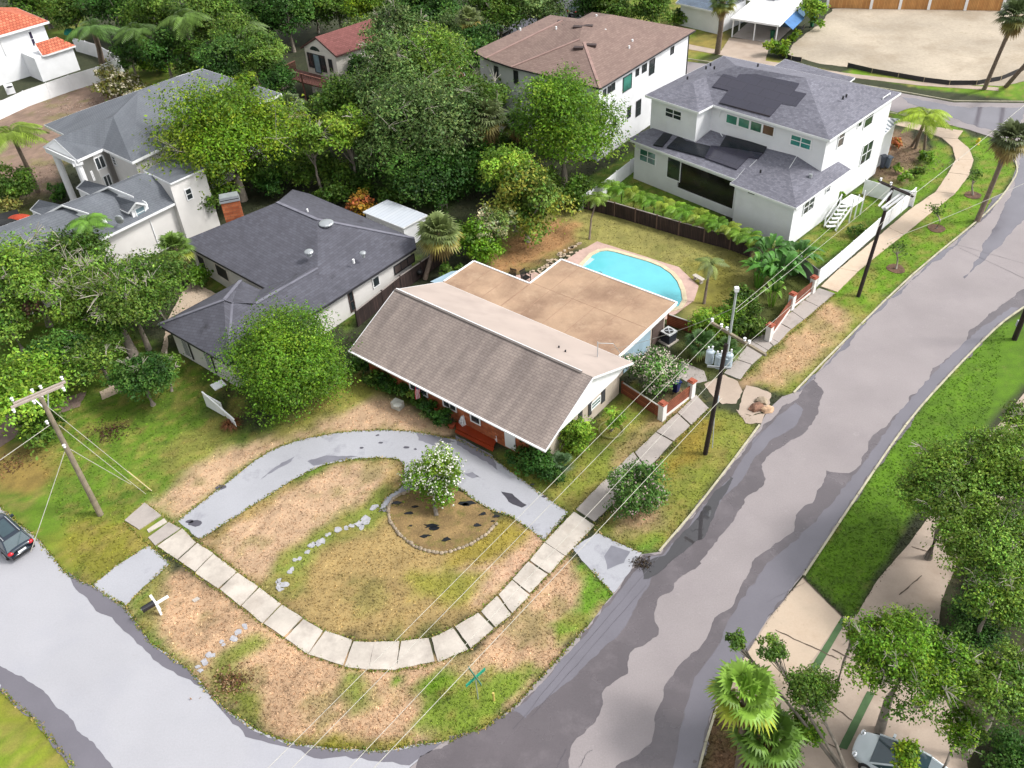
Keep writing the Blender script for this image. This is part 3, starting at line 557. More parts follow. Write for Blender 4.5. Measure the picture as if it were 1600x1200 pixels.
# grass tufts
def tufts():
    n = 200000; y = 18+ (rng.random(n)**1.4)*75; x = (rng.random(n)-.5)*2*(y*.6+6)
    col = ground_colour(x, y)*rng.choice([.75, 1.0, 1.25, 1.55, 2.0], (n, 1), p=[.2, .25, .25, .2, .1])
    bad = np.zeros(n, bool)
    polys = [li+[(640,1200),(560,1420),(160,1330),(118,1200),(62,1132),(0,1076),(-160,940)], [(690,1159)]+ri+RIGHT[:20]+[(760,1420),(560,1420),(640,1200)], DR,
             [(146,913),(232,852),(265,880),(197,947)], [(895,858),(932,832),(1003,864),(958,928)], IN+OUT[::-1], [(226,786),(309,847),(276,876),(195,814)],
             [(899,796),(1087,617),(1109,638),(930,816)], [(1131,584),(1279,450),(1305,459),(1156,594)], [(1100,600),(1131,580),(1205,615),(1200,660),(1110,630)], i1+o1[::-1],
             [(1134,1074),(1254,903),(1316,964),(1335,966),(1420,850),(1600,615),(1720,480),(1760,560),(1480,880),(1560,1240),(1280,1240)],
             [(905,385),(930,375),(1130,450),(1060,520),(960,500)], [(900,385),(960,400),(1120,470),(1040,500)]]
    for pl in polys: bad |= sdist(x, y, [P(a, b) for a, b in pl]) > -.03
    bad |= (y < 12)
    x, y, col = x[~bad], y[~bad], col[~bad]; n = len(x)
    a = rng.random(n)*6.28; h = rng.uniform(.02, .06, n); w = rng.uniform(.04, .10, n)
    dx, dy = np.cos(a)*w, np.sin(a)*w; lx, ly = rng.normal(0, .05, n), rng.normal(0, .05, n)
    co = np.stack([np.stack([x-dx, y-dy, 0*x-.01], -1), np.stack([x+dx, y+dy, 0*x-.01], -1), np.stack([x+lx, y+ly, h], -1)], 1).reshape(-1, 3)
    arr_mesh('grass', co, np.arange(3*n).reshape(n, 3), np.repeat(col, 3, 0), TUFT)['kind'] = 'stuff'
def arr_mesh(name, co, f, col, m, parent=None):
    k = f.shape[1]; me = bpy.data.meshes.new(name)
    if parent is not None: co = co-np.array(ORG[parent.name])
    me.vertices.add(len(co)); me.vertices.foreach_set('co', co.astype(np.float32).ravel())
    me.loops.add(f.size); me.loops.foreach_set('vertex_index', f.astype(np.int32).ravel()); me.polygons.add(len(f))
    me.polygons.foreach_set('loop_start', np.arange(0, f.size, k, dtype=np.int32)); me.update(calc_edges=True)
    a = me.color_attributes.new('Col', 'FLOAT_COLOR', 'POINT'); a.data.foreach_set('color', np.concatenate([col, np.ones((len(col), 1))], 1).astype(np.float32).ravel())
    me.materials.append(m); o = bpy.data.objects.new(name, me); C.objects.link(o)
    if parent is not None: o.parent = parent; ORG[o.name] = ORG[parent.name]
    return o
tufts()
def edge_tufts():
    pts, wd = [], []
    for line, per in ((LEFT_UP[:20], 46), (DR, 40), (IN, 36), (OUT, 36), ([(226,786),(284,826)], 36), ([(195,814),(232,852),(180,885),(146,913)], 30), ([(232,852),(265,880),(197,947)], 36), ([(930,816),(932,832),(1003,864)], 30), ([(897,798),(1087,617)], 26), ([(930,820),(1109,638)], 26), ([(1131,584),(1279,450)], 20), ([(1156,594),(1305,459)], 26), ([(0,1076),(62,1132),(118,1200)], 46), ([(925,890),(957,930)], 36), ([(606,795),(612,820),(635,845),(660,860),(695,864),(730,852),(760,835),(778,815)], 20)):
        w = W(line)
        for a, b in zip(w, w[1:]):
            k = int((b-a).length*per); t = rng.random((k, 1)); d = (b-a); n_ = np.array([-d.y, d.x, 0])/max(d.length, .01)
            pts.append(np.array(a)+np.array(d)*t+n_*rng.normal(0, .06, (k, 1)))
    p = np.concatenate(pts); x, y = p[:, 0], p[:, 1]; n = len(x); col = np.array([S(112, 130, 46), S(150, 140, 60), S(98, 118, 40), S(180, 156, 104)])[rng.choice(4, n, p=[.4, .25, .15, .2])]*rng.uniform(1.0, 1.7, (n, 1))
    a = rng.random(n)*6.28; h = rng.uniform(.04, .11, n); w = rng.uniform(.04, .09, n); dx, dy = np.cos(a)*w, np.sin(a)*w; lx, ly = rng.normal(0, .06, n), rng.normal(0, .06, n)
    co = np.stack([np.stack([x-dx, y-dy, 0*x], -1), np.stack([x+dx, y+dy, 0*x], -1), np.stack([x+lx, y+ly, h], -1)], 1).reshape(-1, 3)
    arr_mesh('grass', co, np.arange(3*n).reshape(n, 3), np.repeat(col, 3, 0), TUFT)['kind'] = 'stuff'
edge_tufts()

# ------------------------------------------------------------------ building helpers
def roof(root, faces, m, name='roof', fas=TRIM, th=.2, soffit=True, **props):
    faces = [[Vector(p) for p in f] for f in faces]; mb = MB()
    for f in faces: mb.poly(f)
    o = mb.build(name, m, root, **props); key = lambda p: (round(p.x, 2), round(p.y, 2), round(p.z, 2)); cnt = {}
    for f in faces:
        for a, b in zip(f, f[1:]+f[:1]): k = tuple(sorted((key(a), key(b)))); cnt.setdefault(k, []).append((a, b))
    fb = MB()
    for k, l in cnt.items():
        if len(l) == 1:
            a, b = l[0]; fb.bar(a+Vector((0, 0, -th/2-.004)), b+Vector((0, 0, -th/2-.004)), .05, th)
    if soffit:
        for f in faces: fb.poly([p+Vector((0, 0, -th*.55)) for p in f])
    fb.build('fascia', fas, o)
    return o
def ridgecap(root, segs, m, r=.1):
    mb = MB()
    for a, b in segs: MB().bar(Vector(a)+Vector((0, 0, .03)), Vector(b)+Vector((0, 0, .03)), .28, .05).build('ridge_cap', m, root)
def walls(root, pts, z0, z1, m, name='wall'):
    return MB().prism(pts, z0, z1).build(name, m, root)
def onwall(A, B, x, y):
    A = Vector((A[0], A[1], 0)); B = Vector((B[0], B[1], 0)); e = (B-A).normalized(); n = Vector((-e.y, e.x, 0)); d = ray(x, y)
    t = n.dot(A-CAMP)/n.dot(d); p = CAMP+d*t; return (p-A).dot(e), p.z
def wallbox(mb, A, B, u0, z0, u1, z1, out, th):
    A = Vector((A[0], A[1], 0)); B = Vector((B[0], B[1], 0)); e = (B-A).normalized(); n = Vector((-e.y, e.x, 0))
    if n.dot(CAMP-A) < 0: n = -n
    c = A+e*(u0+u1)/2+n*out; m = Matrix(((e.x, n.x, 0, c.x), (e.y, n.y, 0, c.y), (0, 0, 1, (z0+z1)/2), (0, 0, 0, 1)))
    return mb.box(None, abs(u1-u0), th, abs(z1-z0), mt=m)
def window(root, A, B, tl, br, glass=None, frame=None, mull=(1, 1), name='window', fw=.09, raw=None):
    (u0, z1), (u1, z0) = raw or (onwall(A, B, *tl), onwall(A, B, *br))
    if u0 > u1: u0, u1 = u1, u0
    if z0 > z1: z0, z1 = z1, z0
    p = wallbox(MB(), A, B, u0, z0, u1, z1, .02, .03).build(name, glass or GLASS, root)
    f = MB()
    for a in (u0, u1): wallbox(f, A, B, a-fw/2, z0-fw/2, a+fw/2, z1+fw/2, .045, .06)
    for z in (z0, z1): wallbox(f, A, B, u0+fw/2, z-fw/2, u1-fw/2, z+fw/2, .043, .055)
    for i in range(1, mull[0]+1): a = u0+(u1-u0)*i/(mull[0]+1); wallbox(f, A, B, a-fw*.4, z0+fw/2, a+fw*.4, z1-fw/2, .041, .05)
    for i in range(1, mull[1]+1): z = z0+(z1-z0)*i/(mull[1]+1); wallbox(f, A, B, u0+fw/2, z-fw*.3, u1-fw/2, z+fw*.3, .039, .045)
    f.build('frame', frame or TRIM, p)
    return p
def frame2(o, a):
    a = Vector((a[0], a[1], 0)).normalized(); b = Vector((-a.y, a.x, 0)); o = Vector((o[0], o[1], 0))
    return lambda u, v, z=0: o+a*u+b*v+Vector((0, 0, z))
def vent(root, p, r=.12, h=.3, m=None, name='roof_vent', cap=False):
    mb = MB().cyl(p, r, h, 10)
    if cap: mb.cyl(p+Vector((0, 0, h)), r*1.9, .08, 12); mb.dome(p+Vector((0, 0, h+.08)), r*1.9, r*1.9, .12, 12, 3)
    return mb.build(name, m or TRIM, root)

# ------------------------------------------------------------------ the brick house in the middle
e1, e2 = P(546, 547, 2.7), P(854, 704, 2.7); MF = frame2(e1, e2-e1); LU = 17.85
root = thing('ranch_house', 'long single storey brick house with taupe shingle gable roof and flat tan back roof', 'house', MF(9, 8))
rf = roof(root, [[MF(0, 0, 2.7), MF(LU, 0, 2.7), MF(LU, 5.2, 5.1), MF(0, 5.2, 5.1)]], SHG, th=.13, label='taupe shingled front roof slope')
roof(root, [[MF(0, 5.2, 5.1), MF(LU, 5.2, 5.1), MF(LU, 10.15, 3.06), MF(0, 10.15, 3.06)]], SHGB, th=.13, label='pale bleached back roof slope')
roof(root, [[MF(0.05, 10.15, 3.05), MF(0.15, 13.9, 3.05), MF(5.9, 13.9, 3.05), MF(5.9, 10.15, 3.05)], [MF(5.9, 10.15, 3.05), MF(5.9, 13.9, 3.05), MF(5.9, 18.1, 3.05), MF(16.65, 18.1, 3.05), MF(16.65, 10.15, 3.05)]], FLATR, 'flat_roof', label='flat tan roof over the back rooms')
mb = MB()
for a, b in ((MF(.1, 10.3, 3.08), MF(.15, 13.9, 3.08)), (MF(.15, 13.9, 3.08), MF(5.9, 13.9, 3.08)), (MF(5.9, 13.9, 3.08), MF(5.9, 18.1, 3.08)), (MF(5.9, 18.1, 3.08), MF(16.65, 18.1, 3.08)), (MF(16.65, 18.1, 3.08), MF(16.65, 10.2, 3.08))): mb.bar(a, b, .13, .07)
mb.build('roof_edge', TRIM, root)
mb = MB().bar(MF(0, 5.2, 5.13), MF(LU-.9, 5.2, 5.12), .2, .03).build('ridge_cap', mat('ridge_dark', S(120, 112, 108), .9), root)
mb = MB().bar(MF(0, 5.36, 5.1), MF(LU-1.0, 5.32, 5.09), .1, .04).build('ridge_flashing', TRIM, root)
mb = MB().bar(MF(-.05, -.08, 2.63), MF(LU+.05, -.08, 2.65), .1, .1).build('gutter', TRIM, root)
sm_ = MB()
for u in (2.1, 4.0, 7.8, 9.9, 11.9, 13.8): sm_.bar(MF(u, 10.3, 3.054), MF(u, 17.9 if u > 6 else 13.8, 3.054), .05, .008)
sm_.bar(MF(5.95, 10.3, 3.056), MF(5.95, 13.9, 3.056), .12, .01); sm_.bar(MF(6, 14.1, 3.054), MF(16.5, 14.1, 3.054), .05, .008)
sm_.build('membrane_seam', mat('seam_tan', S(170, 138, 114), .9), root, kind='stuff')
fw = .95
walls(root, [MF(.9, fw), MF(16.95, fw), MF(16.95, 9.85), MF(16.0, 9.85), MF(16.0, 17.6), MF(6.4, 17.6), MF(6.4, 13.4), MF(.9, 13.4)], 0, 2.62, TAN)
MB().prism([MF(.85, fw-.12), MF(16.9, fw-.12), MF(16.9, fw-.01), MF(.85, fw-.01)], 0, 2.55).build('brick_front', BRICK, root)
g = MB()   # white gable boards
for u in (16.97,): g.poly([MF(u, .55, 2.55), MF(u, 5.2, 4.95), MF(u, 9.95, 2.98), MF(u, 9.95, 2.5), MF(u, .9, 2.4)])
g.poly([MF(17.0, 2.5, 2.35), MF(17.0, 5.2, 4.95), MF(17.0, 9.9, 2.98), MF(17.0, 9.9, 2.35)])
g.build('gable_board', TRIM, root)
MB().poly([MF(17.5, .5, 2.62), MF(17.5, 5.2, 4.84), MF(17.5, 9.9, 2.86), MF(17.5, 8.6, 2.62)]).build('gable_siding', TRIM, root)
A, Bv = MF(16.95, fw), MF(16.95, 9.85)
window(root, A, Bv, (923.2, 631), (937, 627.5), mat('blue_green_glass', S(120, 150, 150), .1, .2, 1), mull=(0, 1))
for tl, br in (((919, 631), (923, 647)), ((939.5, 609.5), (944, 626)), ((903.5, 645), (908.5, 657))):
    (u0, z1), (u1, z0) = onwall(A, Bv, *tl), onwall(A, Bv, *br)
    wallbox(MB(), A, Bv, u0, z0, u1+.05, z1, .03, .05).build('shutter', mat('dark_shutter', S(70, 70, 76), .6), root)
# side wall under the flat roof: white panel, brown screen
A2, B2 = MF(16.0, 9.85), MF(16.0, 17.6)
for u0, u1, z0, z1, mm, nn in ((2.0, 5.6, .1, 2.45, BLUEF, 'garage_panel'), (.2, 1.7, .4, 2.3, DARKF, 'screen'), (5.9, 7.5, .1, 2.4, mat('brown_door', S(96, 80, 74), .7), 'side_door')):
    wallbox(MB(), A2, B2, u0, z0, u1, z1, .04, .05).build(nn, mm, root)
A3, B3 = MF(.9, fw-.13), MF(16.95, fw-.13)
d = window(root, A3, B3, (735.5, 645), (751, 664), GLASS, mull=(0, 0)); window(root, A3, B3, None, None, GLASS, mull=(1, 0), raw=((4.2, 2.2), (5.9, 1.0)))
window(root, A3, B3, None, None, GLASS, mull=(1, 0), raw=((7.4, 2.2), (8.6, 1.0)))
wallbox(MB(), A3, B3, 12.9, .18, 13.8, 2.25, .04, .05).build('front_door', TRIM, root)
pm = MB(); pp = [(712,663), (713, 671), (771, 700), (780, 682), (737, 657)]
pm.prism([P(*q) for q in pp], 0, .16); pm.prism([P(*q) for q in [(712,672),(711,676),(770,706),(772,701)]], 0, .07); pm.build('porch', PORCH, root)
MB().tube([MF(15.9, 8.6, 3.6), MF(15.9, 8.6, 5.0)], .04).build('service_mast', GALV, root)
MB().tube([MF(15.9, 8.6, 4.9), MF(16.5, 9.6, 4.5), MF(16.6, 10.4, 3.2)], .02).build('mast_brace', GALV, root)
for u, v in ((14.2, 7.2), (13.5, 7.4)): vent(root, MF(u, v, 5.1-(v-5.2)*.41), .06, .15, DARKF)

# ------------------------------------------------------------------ charcoal-roofed neighbour
root = thing('hip_roof_house', 'white single storey house under a charcoal hip roof beside the big round tree', 'house', P(450, 470))
Z = {'NW': (281, 378, 2.85), 'R1': (433, 316, 4.85), 'B': (457, 296, 3.0), 'B2': (484, 303, 2.9), 'NE': (647.5, 372.5, 2.85), 'NE2': (650, 387, 2.85), 'SE': (512, 475, 2.85), 'S2': (452, 512, 2.85), 'F': (355, 569, 2.85), 'WL': (247, 507, 2.85), 'WN': (376, 438, 2.85),
     'A1': (350, 469, 4.75), 'A2': (362, 473, 4.7), 'Wr': (399, 474.5, 4.15), 'R3': (496, 419, 4.35), 'R3b': (496, 414, 4.45), 'V1': (460, 431, 3.95), 'CE': (414, 450, 2.9), 'V2': (407, 453, 3.0), 'V3': (394, 474, 3.9), 'R2': (496, 343, 4.85), 'X': (460, 441, 4.3)}
V = {k: P(*v) for k, v in Z.items()}
def _op(a, b, c, k):
    n = (b-a).cross(c-a).normalized(); d = ray(*Z[k][:2]); V[k] = CAMP+d*(n.dot(a-CAMP)/n.dot(d))
for k in ('R1', 'V1', 'R3b'): _op(V['NW'], V['CE'], V['R2'], k)
for k in ('R3', 'NE2'): _op(V['SE'], V['NE'], V['R2'], k)
for k in ('Wr', 'A2', 'S2'): _op(V['SE'], V['F'], V['R3'], k)
roof(root, [[V['NW'], V['CE'], V['V1'], V['R3b'], V['R2'], V['R1']], [V['R1'], V['R2'], V['NE'], V['B2'], V['B']], [V['R2'], V['R3b'], V['R3'], V['SE'], V['NE2'], V['NE']],
    [V['R3b'], V['V1'], V['CE'], V['V2'], V['V3'], V['Wr'], V['R3']], [V['Wr'], V['A2'], V['F'], V['S2'], V['SE'], V['R3']], [V['A2'], V['A1'], V['WL'], V['F']], [V['A1'], V['WN'], V['WL']], [V['A1'], V['A2'], V['Wr'], V['V3'], V['V2'], V['WN']]], SHD, fas=mat('dark_fascia', S(60, 60, 66), .6))
ridgecap(root, [(V['R1'], V['R2']), (V['R2'], V['NE']), (V['Wr'], V['R3']), (V['A1'], V['A2']), (V['A2'], V['F']), (V['A1'], V['WN']), (V['A1'], V['WL'])], mat('ridge_grey', S(128, 128, 140), .9))
wp = inset([V[k] for k in ('NW', 'CE', 'WN', 'WL', 'F', 'S2', 'SE', 'NE2', 'NE', 'B2', 'B')], .55)
walls(root, [Vector((p.x, p.y, 0)) for p in wp], 0, 2.7, OFFW)
nwall, cwall, wnc, wlc, fc, s2c, sec, nec = wp[0], wp[1], wp[2], wp[3], wp[4], wp[5], wp[6], wp[7]
window(root, nwall, cwall, (307, 396), (325, 424), DARKF, CREAM, (0, 0)); window(root, nwall, cwall, (335, 410), (360, 441), DARKF, CREAM, (0, 0))
window(root, sec, nec, (543, 458), (555, 483), GLASS, mat('brown_window_frame', S(90, 74, 70), .6), (0, 1)); window(root, sec, nec, (581, 436), (593, 444), GLASS, TRIM, (0, 0)); window(root, sec, nec, (615, 417), (647.5, 408), mat('taupe_glass', S(110, 98, 94), .15), DARKF, (2, 0))  # widest window has a paler, brownish pane colour
for a, b in (((285, 532), (303, 563)), ((322, 556), (340, 590))):   # louvred shutters on the wing
    (u0, z1), (u1, z0) = onwall(wlc, fc, *a), onwall(wlc, fc, *b); uc = (u0+u1)/2
    for w_, c_ in ((.5, 0),):
        sh = wallbox(MB(), wlc, fc, uc-.5, .35, uc+.35, 2.45, .04, .05).build('louvred_shutter', TRIM, root); lv = MB()
        for k in range(12): wallbox(lv, wlc, fc, uc-.42, .45+k*.16, uc+.27, .53+k*.16, .075, .02)
        lv.build('slat', mat('louvre_grey', S(110, 112, 116), .6), sh, kind='stuff')  # slats in a darker grey than the white shutter board
        wallbox(MB(), wlc, fc, uc+.38, .3, uc+.55, 2.55, .05, .06).build('dark_jamb', DARKF, root)
# chimney
c0 = P(371, 343, 3.4); cd = (V['R1']-V['NW']).normalized(); cd.z = 0; ang = math.atan2(cd.y, cd.x)
ch = MB().box(c0+Vector((-.35, .45, -.1)), 1.6, .9, 3.6, ang).build('chimney', BRICK, root)
MB().box(c0+Vector((-.35, .45, 1.82)), 1.75, 1.05, .16, ang).box(c0+Vector((-.35, .45, 2.06)), 1.6, .9, .3, ang).build('chimney_cap', GALV, ch)
MB().box(c0+Vector((-.35, .45, 1.94)), 1.62, .92, .08, ang).build('cap_slot', DARKF, ch)
for x, y, z, rr, cap in ((484, 400, 4.5, .2, 1), (511, 355, 4.5, .34, 1), (568, 402, 3.9, .14, 1), (553, 411, 3.8, .1, 0), (481, 332, 4.6, .08, 0)):
    vent(root, P(x, y, z-.15), rr, .35, GALV if cap else TRIM, cap=bool(cap))

# shed
root = thing('flat_roof_shed', 'small white shed with a flat white metal roof behind the charcoal roof', 'shed', P(620, 360))
sh = [P(567, 331, 2.2), P(605, 312, 2.2), P(668, 336, 2.2), P(662, 370, 2.2)]
sh[3] = sh[0]+(sh[2]-sh[1])
roof(root, [sh], METALR, th=.12); walls(root, [Vector((p.x, p.y, 0)) for p in inset(sh, .15)], 0, 2.1, STUCCO)

# ------------------------------------------------------------------ white house with solar panels
o = P(981, 217, 4.2); SF = frame2(o, P(1254, 319, 4.2)-o)
root = thing('solar_house', 'two storey white house with speckled grey roofs carrying black solar panels', 'house', SF(10, 8))
lo = [[SF(0, 0, 4.2), SF(12.6, 0, 4.2), SF(12.6, 3.0, 5.05), SF(12.0, 4.6, 5.4), SF(6.3, 5.2, 5.55), SF(6.3, 2.3, 5.0), SF(1.2, 2.3, 4.9), SF(0.4, 1.2, 4.5)],
      [SF(12.6, -.9, 4.2), SF(19.3, -.9, 4.2), SF(15.9, 2.9, 5.25), SF(12.6, 0, 4.25)], [SF(12.6, 0, 4.25), SF(15.9, 2.9, 5.25), SF(15.4, 4.8, 5.6), SF(12.0, 4.6, 5.4)],
      [SF(19.3, -.9, 4.2), SF(19.0, 8.2, 4.2), SF(17.2, 7.8, 4.9), SF(17.9, 5.0, 4.9), SF(15.4, 4.9, 5.6), SF(15.9, 2.9, 5.25)], [SF(0, 0, 4.2), SF(.4, 1.2, 4.5), SF(1.2, 2.3, 4.9), SF(0.2, 4, 4.25)]]
roof(root, lo, SHS, 'lower_roof', th=.18)
UE = 8.1
E_ = dict(L=SF(.4, 1.8, UE), c1=SF(6.6, 1.9, UE), v=SF(6.6, 4.05, UE), w=SF(12.7, 4.2, UE), c2=SF(18.4, 4.4, UE), far=SF(17.9, 17.2, UE), nw=SF(0, 14.6, UE), a1=SF(3.3, 5.2, 9.1), a1b=SF(3.5, 6.9, 9.15), r0=SF(5.6, 8.6, 10.15), r1=SF(12.0, 10.2, 10.1), a2=SF(15.5, 6.9, 9.15))
roof(root, [[E_['L'], E_['c1'], E_['a1']], [E_['c1'], E_['v'], E_['a1b'], E_['a1']], [E_['v'], E_['w'], E_['a2'], E_['r1'], E_['r0'], E_['a1b']], [E_['w'], E_['c2'], E_['a2']], [E_['c2'], E_['far'], E_['r1'], E_['a2']],
    [E_['far'], E_['nw'], E_['r0'], E_['r1']], [E_['nw'], E_['L'], E_['a1'], E_['a1b'], E_['r0']]], SHS, 'upper_roof', th=.2)
gb = [P(1203, 108, 7.2), P(1227, 92, 7.2), P(1300, 113, 7.2), P(1336, 121, 7.2), P(1322, 132, 7.2)]
gr_ = [gb[0], gb[1], gb[1]+(gb[3]-gb[1]), gb[4]]
roof(root, [[gb[0], gb[1], gb[2], gb[3], gb[4]]], SHS, 'rear_roof', th=.15)
walls(root, [Vector((p.x, p.y, 0)) for p in inset([gb[0], gb[1], gb[2], gb[3], gb[4]], .4)], 0, 7.1, STUCCO, 'rear_wall')
up = inset([E_[k] for k in ('L', 'c1', 'v', 'w', 'c2', 'far', 'nw')], .45); walls(root, [Vector((p.x, p.y, 0)) for p in up], 0, UE-.12, STUCCO, 'upper_wall')
# lower walls: left room, recessed screened porch, right room
i_ = .5
walls(root, [SF(i_, i_), SF(12.5, i_), SF(12.5, 5), SF(i_, 5)], 3.55, 4.08, STUCCO)
walls(root, [SF(i_, i_), SF(5.9, i_), SF(5.9, 5), SF(i_, 5)], 0, 3.56, STUCCO)
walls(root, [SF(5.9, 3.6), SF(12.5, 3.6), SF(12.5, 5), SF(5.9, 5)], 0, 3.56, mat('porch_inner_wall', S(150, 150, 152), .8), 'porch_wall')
walls(root, [SF(5.9, i_), SF(12.5, i_), SF(12.5, i_+.15), SF(5.9, i_+.15)], 0, .9, STUCCO, 'porch_sill')
MB().box(SF(12.35, i_+.1, 2.2), .22, .22, 2.7, math.atan2((SF(1, 0)-SF(0, 0)).y, (SF(1, 0)-SF(0, 0)).x)).build('porch_post', TRIM, root)
MB().poly([SF(5.9, .6, .95), SF(12.5, .6, .95), SF(12.5, 3.6, .95), SF(5.9, 3.6, .95)]).build('porch_floor', mat('porch_floor_brown', S(96, 70, 60), .7), root)
MB().box(SF(8.6, 2.2, 1.35), 2.2, .9, .7, -.6).build('porch_sofa', mat('orange_brown_fabric', S(150, 80, 60), .8), root)
walls(root, [SF(13.0, -.4), SF(18.85, -.4), SF(18.55, 7.8), SF(13.0, 5)], 0, 4.1, STUCCO)
scr = MB().poly([SF(6.0, .55, .9), SF(12.3, .55, .9), SF(12.3, .55, 3.55), SF(6.0, .55, 3.55)]).build('porch_screen', mat('smoked_screen', S(48, 44, 48), .12, .5, .5, spec=.7), root)
A, Bv = SF(i_, i_), SF(12.5, i_)
window(root, A, Bv, (1000.5, 231), (1024, 259), GLASSG); window(root, A, Bv, (1044, 244), (1062, 284), GLASS, mull=(0, 0), name='porch_door')
A, Bv = up[0], up[1]; window(root, A, Bv, (1040.5, 167), (1064.5, 189), GLASS)
A, Bv = up[2], up[3]
for k in range(4):
    x = 1136+k*19; window(root, A, Bv, (x, 177+k*5.4), (x+15.5, 196.5+k*5.8), GLASSG if k < 3 else mat('brown_glass', S(120, 90, 80), .1, .3, 1), mull=(0, 0))  # last pane of the row has a brown base colour
A, Bv = up[3], up[4]; window(root, A, Bv, (1237, 209), (1266, 235), mat('teal_glass', S(60, 150, 140), .08, .2, 2), fw=.11)
A, Bv = up[4], up[5]
for tl, br, mu in (((1312, 205), (1316, 226), (0, 1)), ((1342, 185), (1345, 196), (0, 1)), ((1354, 173), (1361, 193), (0, 1)), ((1349, 228), (1358, 248), (1, 1)), ((1379, 153), (1387, 160), (0, 0))): window(root, A, Bv, tl, br, mull=mu)
A, Bv = SF(13.0, -.4), SF(18.85, -.4); window(root, A, Bv, (1168.5, 298), (1180, 306), mull=(0, 0))
A, Bv = SF(18.85, -.4), SF(18.55, 7.8); window(root, A, Bv, (1257, 316), (1269.5, 325)); window(root, A, Bv, (1291.5, 290.5), (1295.5, 298), mull=(0, 1))
# striped metal awning roof and side entry
roof(root, [[P(1366, 213, 4.1), P(1378, 183, 4.6), P(1407, 186, 4.0), P(1377, 214, 4.0)]], mat('striped_metal_roof', S(228, 232, 236), .4, kind='plank', dims=(.62, 9, .18), col2=S(228, 232, 236), mortar=S(120, 128, 136)), 'awning_roof', th=.12)
aw = [P(1366, 213, 4.1), P(1378, 183, 4.6), P(1407, 186, 4.0), P(1377, 214, 4.0)]; walls(root, [Vector((p.x, p.y, 0)) for p in inset(aw, .35)], 0, 3.9, STUCCO, 'entry_wall')
stp = MB()   # white stair
for k in range(6): stp.box(SF(19.9, 6.6-k*.36, 1.5-k*.25), .9, .34, .06, 0)
for sx in (19.35, 20.45): stp.bar(SF(sx, 6.8, 1.5), SF(sx, 4.6, .1), .08, .2); stp.bar(SF(sx, 6.8, 2.4), SF(sx, 4.6, 1.0), .07, .07)
stp.box(SF(19.9, 7.8, 1.55), 1.3, 2.0, .1, math.atan2((SF(1, 0)-SF(0, 0)).y, (SF(1, 0)-SF(0, 0)).x))
for a in ((19.3, 6.8), (20.5, 6.8), (20.5, 8.7), (20.5, 7.7), (19.3, 4.7), (20.5, 4.7)): stp.box(SF(*a, .95 if a[1] > 5 else .5), .09, .09, 2.9 if a[1] > 5 else 1.1)
stp.build('side_stair', TRIM, root)
for x, y, z in ((1074, 124, 9.05), (1110, 103, 9.7), (1103, 108, 9.5), (1116, 108, 9.6), (1322, 152, 9.2), (1317, 155, 9.2), (1188, 270, 5.0), (1184, 104, 9.4)): vent(root, P(x, y, z-.1), .09, .28, DARKF)
vent(root, P(1266, 277, 4.85), .16, .3, GALV)
dp = MB().tube([P(1126, 171, 7.8), P(1121, 200, 5.6), P(1129, 214, 5.3)], .05).build('downpipe', TRIM, root)
# solar arrays : pixel outlines lifted onto the roof planes
def onplane(a, b, c, x, y, lift=.16):
    n = (b-a).cross(c-a).normalized()
    if n.z < 0: n = -n
    d = ray(x, y); t = n.dot(a+n*lift-CAMP)/n.dot(d); return CAMP+d*t
def array(pl, px, label):
    top = [onplane(*pl, x, y) for x, y in px]; n = len(top); mb = MB().poly(top); lo_ = [p-Vector((0, 0, .13)) for p in top]
    mb.add(top+lo_, [(i, (i+1) % n, n+(i+1) % n, n+i) for i in range(n)]); o = mb.build('solar_panel', SOLAR, root); return o
pu = (E_['v'], E_['w'], E_['r1']); pl_ = (SF(0, 0, 4.2), SF(12.6, 0, 4.2), SF(12.0, 4.6, 5.4))
array(pu, [(1130, 115), (1151, 121), (1160, 111), (1249, 130), (1241, 142), (1260, 146), (1244, 166.5), (1221, 162), (1203, 181), (1124, 160), (1138, 141), (1113, 135)], 'a')
PB = mat('near_black_panel', (.006, .008, .014), .25, kind='brick', dims=(1.0, .3, .015), col2=(.008, .01, .018), mortar=(.02, .025, .03))
def parr(px, m): 
    top = [onplane(*pl_, x, y, .16) for x, y in px]; n = len(top); mb = MB().poly(top); lo_ = [p-Vector((0, 0, .13)) for p in top]; mb.add(top+lo_, [(i, (i+1) % n, n+(i+1) % n, n+i) for i in range(n)]); return mb.build('solar_panel', m, root)
parr([(1037, 207), (1051, 210), (1035, 228.5), (1021, 225.5)], PB); parr([(1059, 213), (1110.5, 227), (1101, 245.5), (1042, 229.5)], PB)
parr([(1111, 227), (1124, 228.3), (1192, 239), (1184, 247.5), (1170, 245), (1151, 264), (1101, 246)], SOLAR); parr([(1135, 211), (1199, 228), (1193, 238.5), (1125, 228)], PB)

